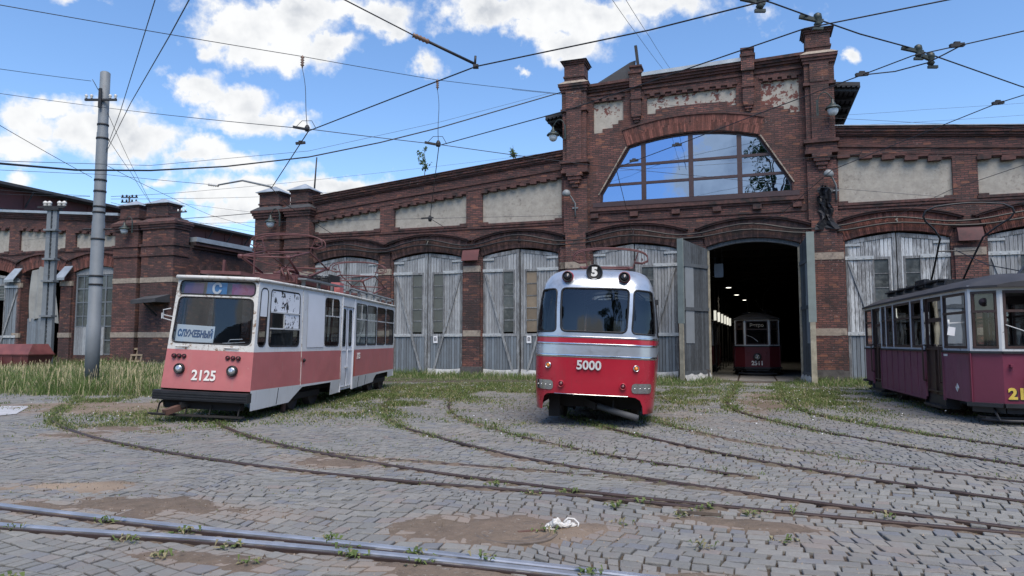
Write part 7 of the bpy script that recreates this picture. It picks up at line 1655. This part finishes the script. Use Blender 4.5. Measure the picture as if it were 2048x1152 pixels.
wire('span_wire', 'long upper span wire from the top left corner to the left tower pillar', [at(-60,0,14), at(0,10,14.5), at(605,113,20), at(875,160,24), at(1128,188,31.2)], .010, .002, group=G)
wire('span_wire', 'middle span wire passing the tall pole and the two hangers', [at(-60,178,20), at(0,187,21), at(185,212,24.2), at(617,258,14.0), at(878,289,14.9), at(1120,322,16), at(1232,336,16.6)], .008, .002, group=G)
wire('span_wire', 'span wire at the left edge ending on a clip of the tall pole', [at(-60,130,20), at(0,138,21), at(182,162,24.2)], .009, .002, group=G)
wire('span_wire', 'heavy span wire falling from the top edge to the right with two hangers', [atz(1480,-14,6.1), atz(1545,6,6.1), atz(1628,36,6.1), atz(1720,68,6.1), atz(1830,98,6.1), atz(2040,172,6.1), atz(2150,205,6.1)], .011, 0, group=G)
wire('span_wire', 'thin span wire across the brick front from the left hanger hook', [at(30,482,37), at(400,447,32), at(858,437,23.8), at(1128,431,29.9)], .007, 0, 'wire_thin', group=G)
wire('span_wire', 'thin span wire across the upper panels of the tall block', [at(1024,179,24), at(1290,206,26), at(1524,228,27), at(1700,238,26), at(2150,262,22)], .007, 0, 'wire_thin', group=G)
wire('span_wire', 'thin span wire below the arched window glass running right', [at(1232,336,16.6), at(1560,368,20), at(1900,395,24), at(2150,415,24)], .006, 0, 'wire_thin', group=G)
wire('span_wire', 'thin span wire from the window hook across the right wing panels', [at(1185,345,27), at(1400,331,27), at(1700,310,27), at(2150,272,26)], .006, 0, 'wire_thin', group=G)
wire('guy_wire', 'steep guy wire from the tall pole to the top edge, left one', [at(212,300,24.2), at(240,225,19), at(310,0,11), at(320,-30,10.4)], .009, 0, group=G)
wire('guy_wire', 'steep guy wire from the tall pole to the top edge, right one', [at(212,305,24.2), at(262,205,18), at(340,70,12), at(378,0,10.5), at(395,-30,10)], .010, 0, group=G)
wire('guy_wire', 'slack wire from the tall pole down to the left twin towers', [at(215,225,24.2), at(258,320,30), at(318,437,38)], .009, .004, group=G)
wire('guy_wire', 'second slack wire from the tall pole down to the left twin towers', [at(215,275,24.2), at(262,345,30), at(300,405,38)], .009, .004, group=G)
wire('guy_wire', 'long wire from the tall pole down to the gap between the buildings', [at(212,330,24.2), at(300,375,28), at(420,430,34), at(520,458,38)], .009, .003, group=G)
wire('guy_wire', 'wire slanting from the left edge down to the middle of the tall pole', [at(-40,225,18), at(0,251,19), at(184,355,24.2)], .009, .003, group=G)
wire('span_wire', 'wire from the left edge past the tall pole to the white pull-off arm', [at(0,340,20), at(210,349,22), at(420,369,19.5)], .007, .002, group=G)
for i, (pts, lab) in enumerate((([at(0,380,26), at(180,392,30)], 'pair wire ending on the left insulator of the tall pole, upper'), ([at(0,388,26), at(180,393,30)], 'pair wire ending on the left insulator of the tall pole, lower'),
    ([at(222,393,24.3), at(420,380,34), at(700,352,44), at(1100,305,48)], 'thin distant wire rising from the tall pole behind the left wing'), ([at(222,398,26), at(560,392,40), at(760,375,46), at(1110,318,48)], 'lower thin distant wire behind the left wing'),
    ([at(350,405,38), at(510,425,40), at(620,430,42)], 'thin wire between the two pairs of tin-capped towers'), ([at(350,438,38), at(430,433,38), at(518,425,37)], 'dark cable between the two pairs of tin-capped towers'),
    ([at(222,405,26), at(400,445,36), at(520,465,42)], 'thin wire sagging over the red cladding'), ([at(1690,230,40), at(1850,219,42), at(2150,198,44)], 'upper thin wire in the sky above the right wing'), ([at(1690,251,40), at(1850,243,42), at(2150,222,44)], 'lower thin wire in the sky above the right wing'),
    ([at(1225,0,20), at(1275,70,26), at(1325,137,34)], 'faint wire dropping to the parapet from the top edge, left one'), ([at(1252,0,20), at(1300,75,26), at(1340,137,34)], 'faint wire dropping to the parapet from the top edge, right one'))):
    wire('thin_wire', lab, pts, .008 if i not in (5,) else .018, .003, 'wire_thin' if i != 5 else 'wire', group=G)
for k, z in enumerate((6.32, 6.12)):
    pts = []
    for u in np.arange(-18.6, 22, .5): 
        c = min(GATES, key=lambda q: abs(q-u)); pts.append(fw(u, -.2, z+.16*math.cos(min(1, abs(u-c)/2.35)*PI)+(.05*math.sin(u*1.3+k))))
    wire('wall_cable', ['upper', 'lower'][k]+' thick black cable running along the front over the gate arches', pts, .036, 0, n=1, cat='cable', group='cables along the depot front')
# hangers, insulators and arms
def hanger(name, p0, p1, label):
    e = empty(name, p0); tag(e, label, 'insulator', 'hanger insulators'); m = MB(); d = Vector(p1)-Vector(p0)
    m.lathe([(.01,.05)]+[q for k in range(4) for q in ((.06,-.02-.075*k),(.025,-.055-.075*k))]+[(.01,-.36)], 12); m.build('insulator', ['porcelain_brown'], e)
    m = MB(); q = [Vector((0,0,-.34)).lerp(d, t)+Vector((.03*math.sin(t*5),0,0)) for t in np.linspace(0,1,9)]; m.tube(q, .008, 4); m.tube([q[-1]+Vector((-.28,0,-.05)), q[-1]+Vector((-.12,0,.12)), q[-1]+Vector((.1,0,.12)), q[-1]+Vector((.2,0,-.06))], .007, 4)
    m.bar(q[-1]+Vector((-.32,0,-.02)), q[-1]+Vector((.0,0,-.08)), .05,.05); m.lathe([(.05,-.1),(.06,-.02),(.03,.04)], 10, q[-1]+Vector((0,0,-.02))); m.build('dropper', ['steel_dark'], e)
hanger('wire_hanger', at(605,114,20), at(617,252,15.5)-Vector((0,0,0)), 'hanger insulator with long dropper on the upper span, left one')
hanger('wire_hanger', at(875,161,24), at(879,283,16.2), 'hanger insulator with long dropper on the upper span, right one')
def clampthing(px, py, z, label, s=1):
    e = empty('wire_clamp', atz(px,py,z)); tag(e, label, 'clamp', 'clamps on the overhead wires'); m = MB(); m.bar((-.20*s,0,.05),(.12*s,0,-.02),.05,.05); m.lathe([(.03,-.10),(.055,-.06),(.03,-.02),(.06,.02),(.05,.08),(.02,.1)], 12, (.05*s,0,0)); m.bar((-.02,0,-.12),(.12,0,-.12),.04,.04); m.build('fitting', ['lamp_green'], e)
clampthing(1512,4,6.05,'clamp on the heavy span at the very top edge'); clampthing(1628,40,6.05,'clamp on the heavy span right of the tower top'); clampthing(1830,102,6.05,'clamp where the heavy span meets the trolley wires at the right'); clampthing(1858,118,5.75,'small insulator under the crossing wires at the right',.5)
for px, py, lab in ((1354,291,'small black splice on the wire in front of the arched window, right one'),(1268,322,'small black splice on the wire in front of the arched window, left one'),(1724,150,'small black splice where the crossing wire starts'),(1914,92,'small black splice near the upper right corner'),(601,287,'small black splice on the wire below the left hanger'),(1996,207,'small black splice over the right wing')):
    m = MB(); m.bar((-.10,0,0),(.10,0,.02),.05,.05); m.box(-.04,.04,-.02,.02,.02,.06); o = m.build('wire_splice', ['steel_dark'], loc=atz(px,py,Z5)); tag(o, lab, 'splice', 'splices on the trolley wires')
e = empty('pull_off_arm', (0,0,0)); A0 = at(690,0,9.6); A1 = at(826,70,10.2); A2 = at(858,84,10.3); A3 = at(950,128,10.7); e.location = A2; tag(e, 'pull-off arm with ribbed insulator slanting from the top edge to the trolley wire', 'arm')
m = MB(); m.tube([at(640,-25,9.3)-A2, A0-A2, A1-A2], .010, 5); m.tube([A2-A2, A3-A2], .022, 6); m.tube([A3-A2, at(951,112,10.7)-A2], .02, 6); m.bar(at(946,133,10.7)-A2, at(957,133,10.7)-A2, .08,.05); m.build('rod', ['steel_dark'], e)
m = MB(); d = (A2-A1); n = 9; m.tube([A1-A2+d*(k/n) for k in range(n+1)], [.028 if k%2 else .042 for k in range(n+1)], 10); m.build('insulator', ['porcelain_brown'], e)
e = empty('pull_off_arm', at(543,376,18.8)); B = e.location.copy(); tag(e, 'pale bent pull-off arm above the left twin tower', 'arm'); m = MB(); m.tube([at(436,370,19.2)-B, at(485,361,19)-B, at(540,373,18.8)-B, Vector((0,0,0))], [.022,.026,.03,.03], 7); m.build('rod', ['steel_pole'], e)
m = MB(); q0 = at(418,369,19.3)-B; q1 = at(436,371,19.2)-B; m.tube([q0.lerp(q1,k/8) for k in range(9)], [.03 if k%2 else .045 for k in range(9)], 8); m.build('insulator', ['porcelain'], e)
m = MB(); m.bar((-.30,0,0),(.12,0,.03),.05,.05); m.lathe([(.05,-.1),(.07,.0),(.04,.1)], 10); o = m.build('wire_hook', ['steel_dark'], loc=atz(860,437,Z5)); tag(o, 'black wire hook hanging in front of the middle plaster panel of the left wing', 'hook')
# a thing built as one mesh needs no empty above it
bpy.context.view_layer.update()
for e in [o for o in list(scene.objects) if o.type == 'EMPTY' and o.parent is None and len(o.children) == 1 and not o.children[0].children]:
    c = e.children[0]; mw = c.matrix_world.copy(); nm = e.name; c.parent = None; c.matrix_world = mw
    for k in ('label', 'category', 'group', 'kind'):
        if k in e: c[k] = e[k]
    bpy.data.objects.remove(e); c.name = nm
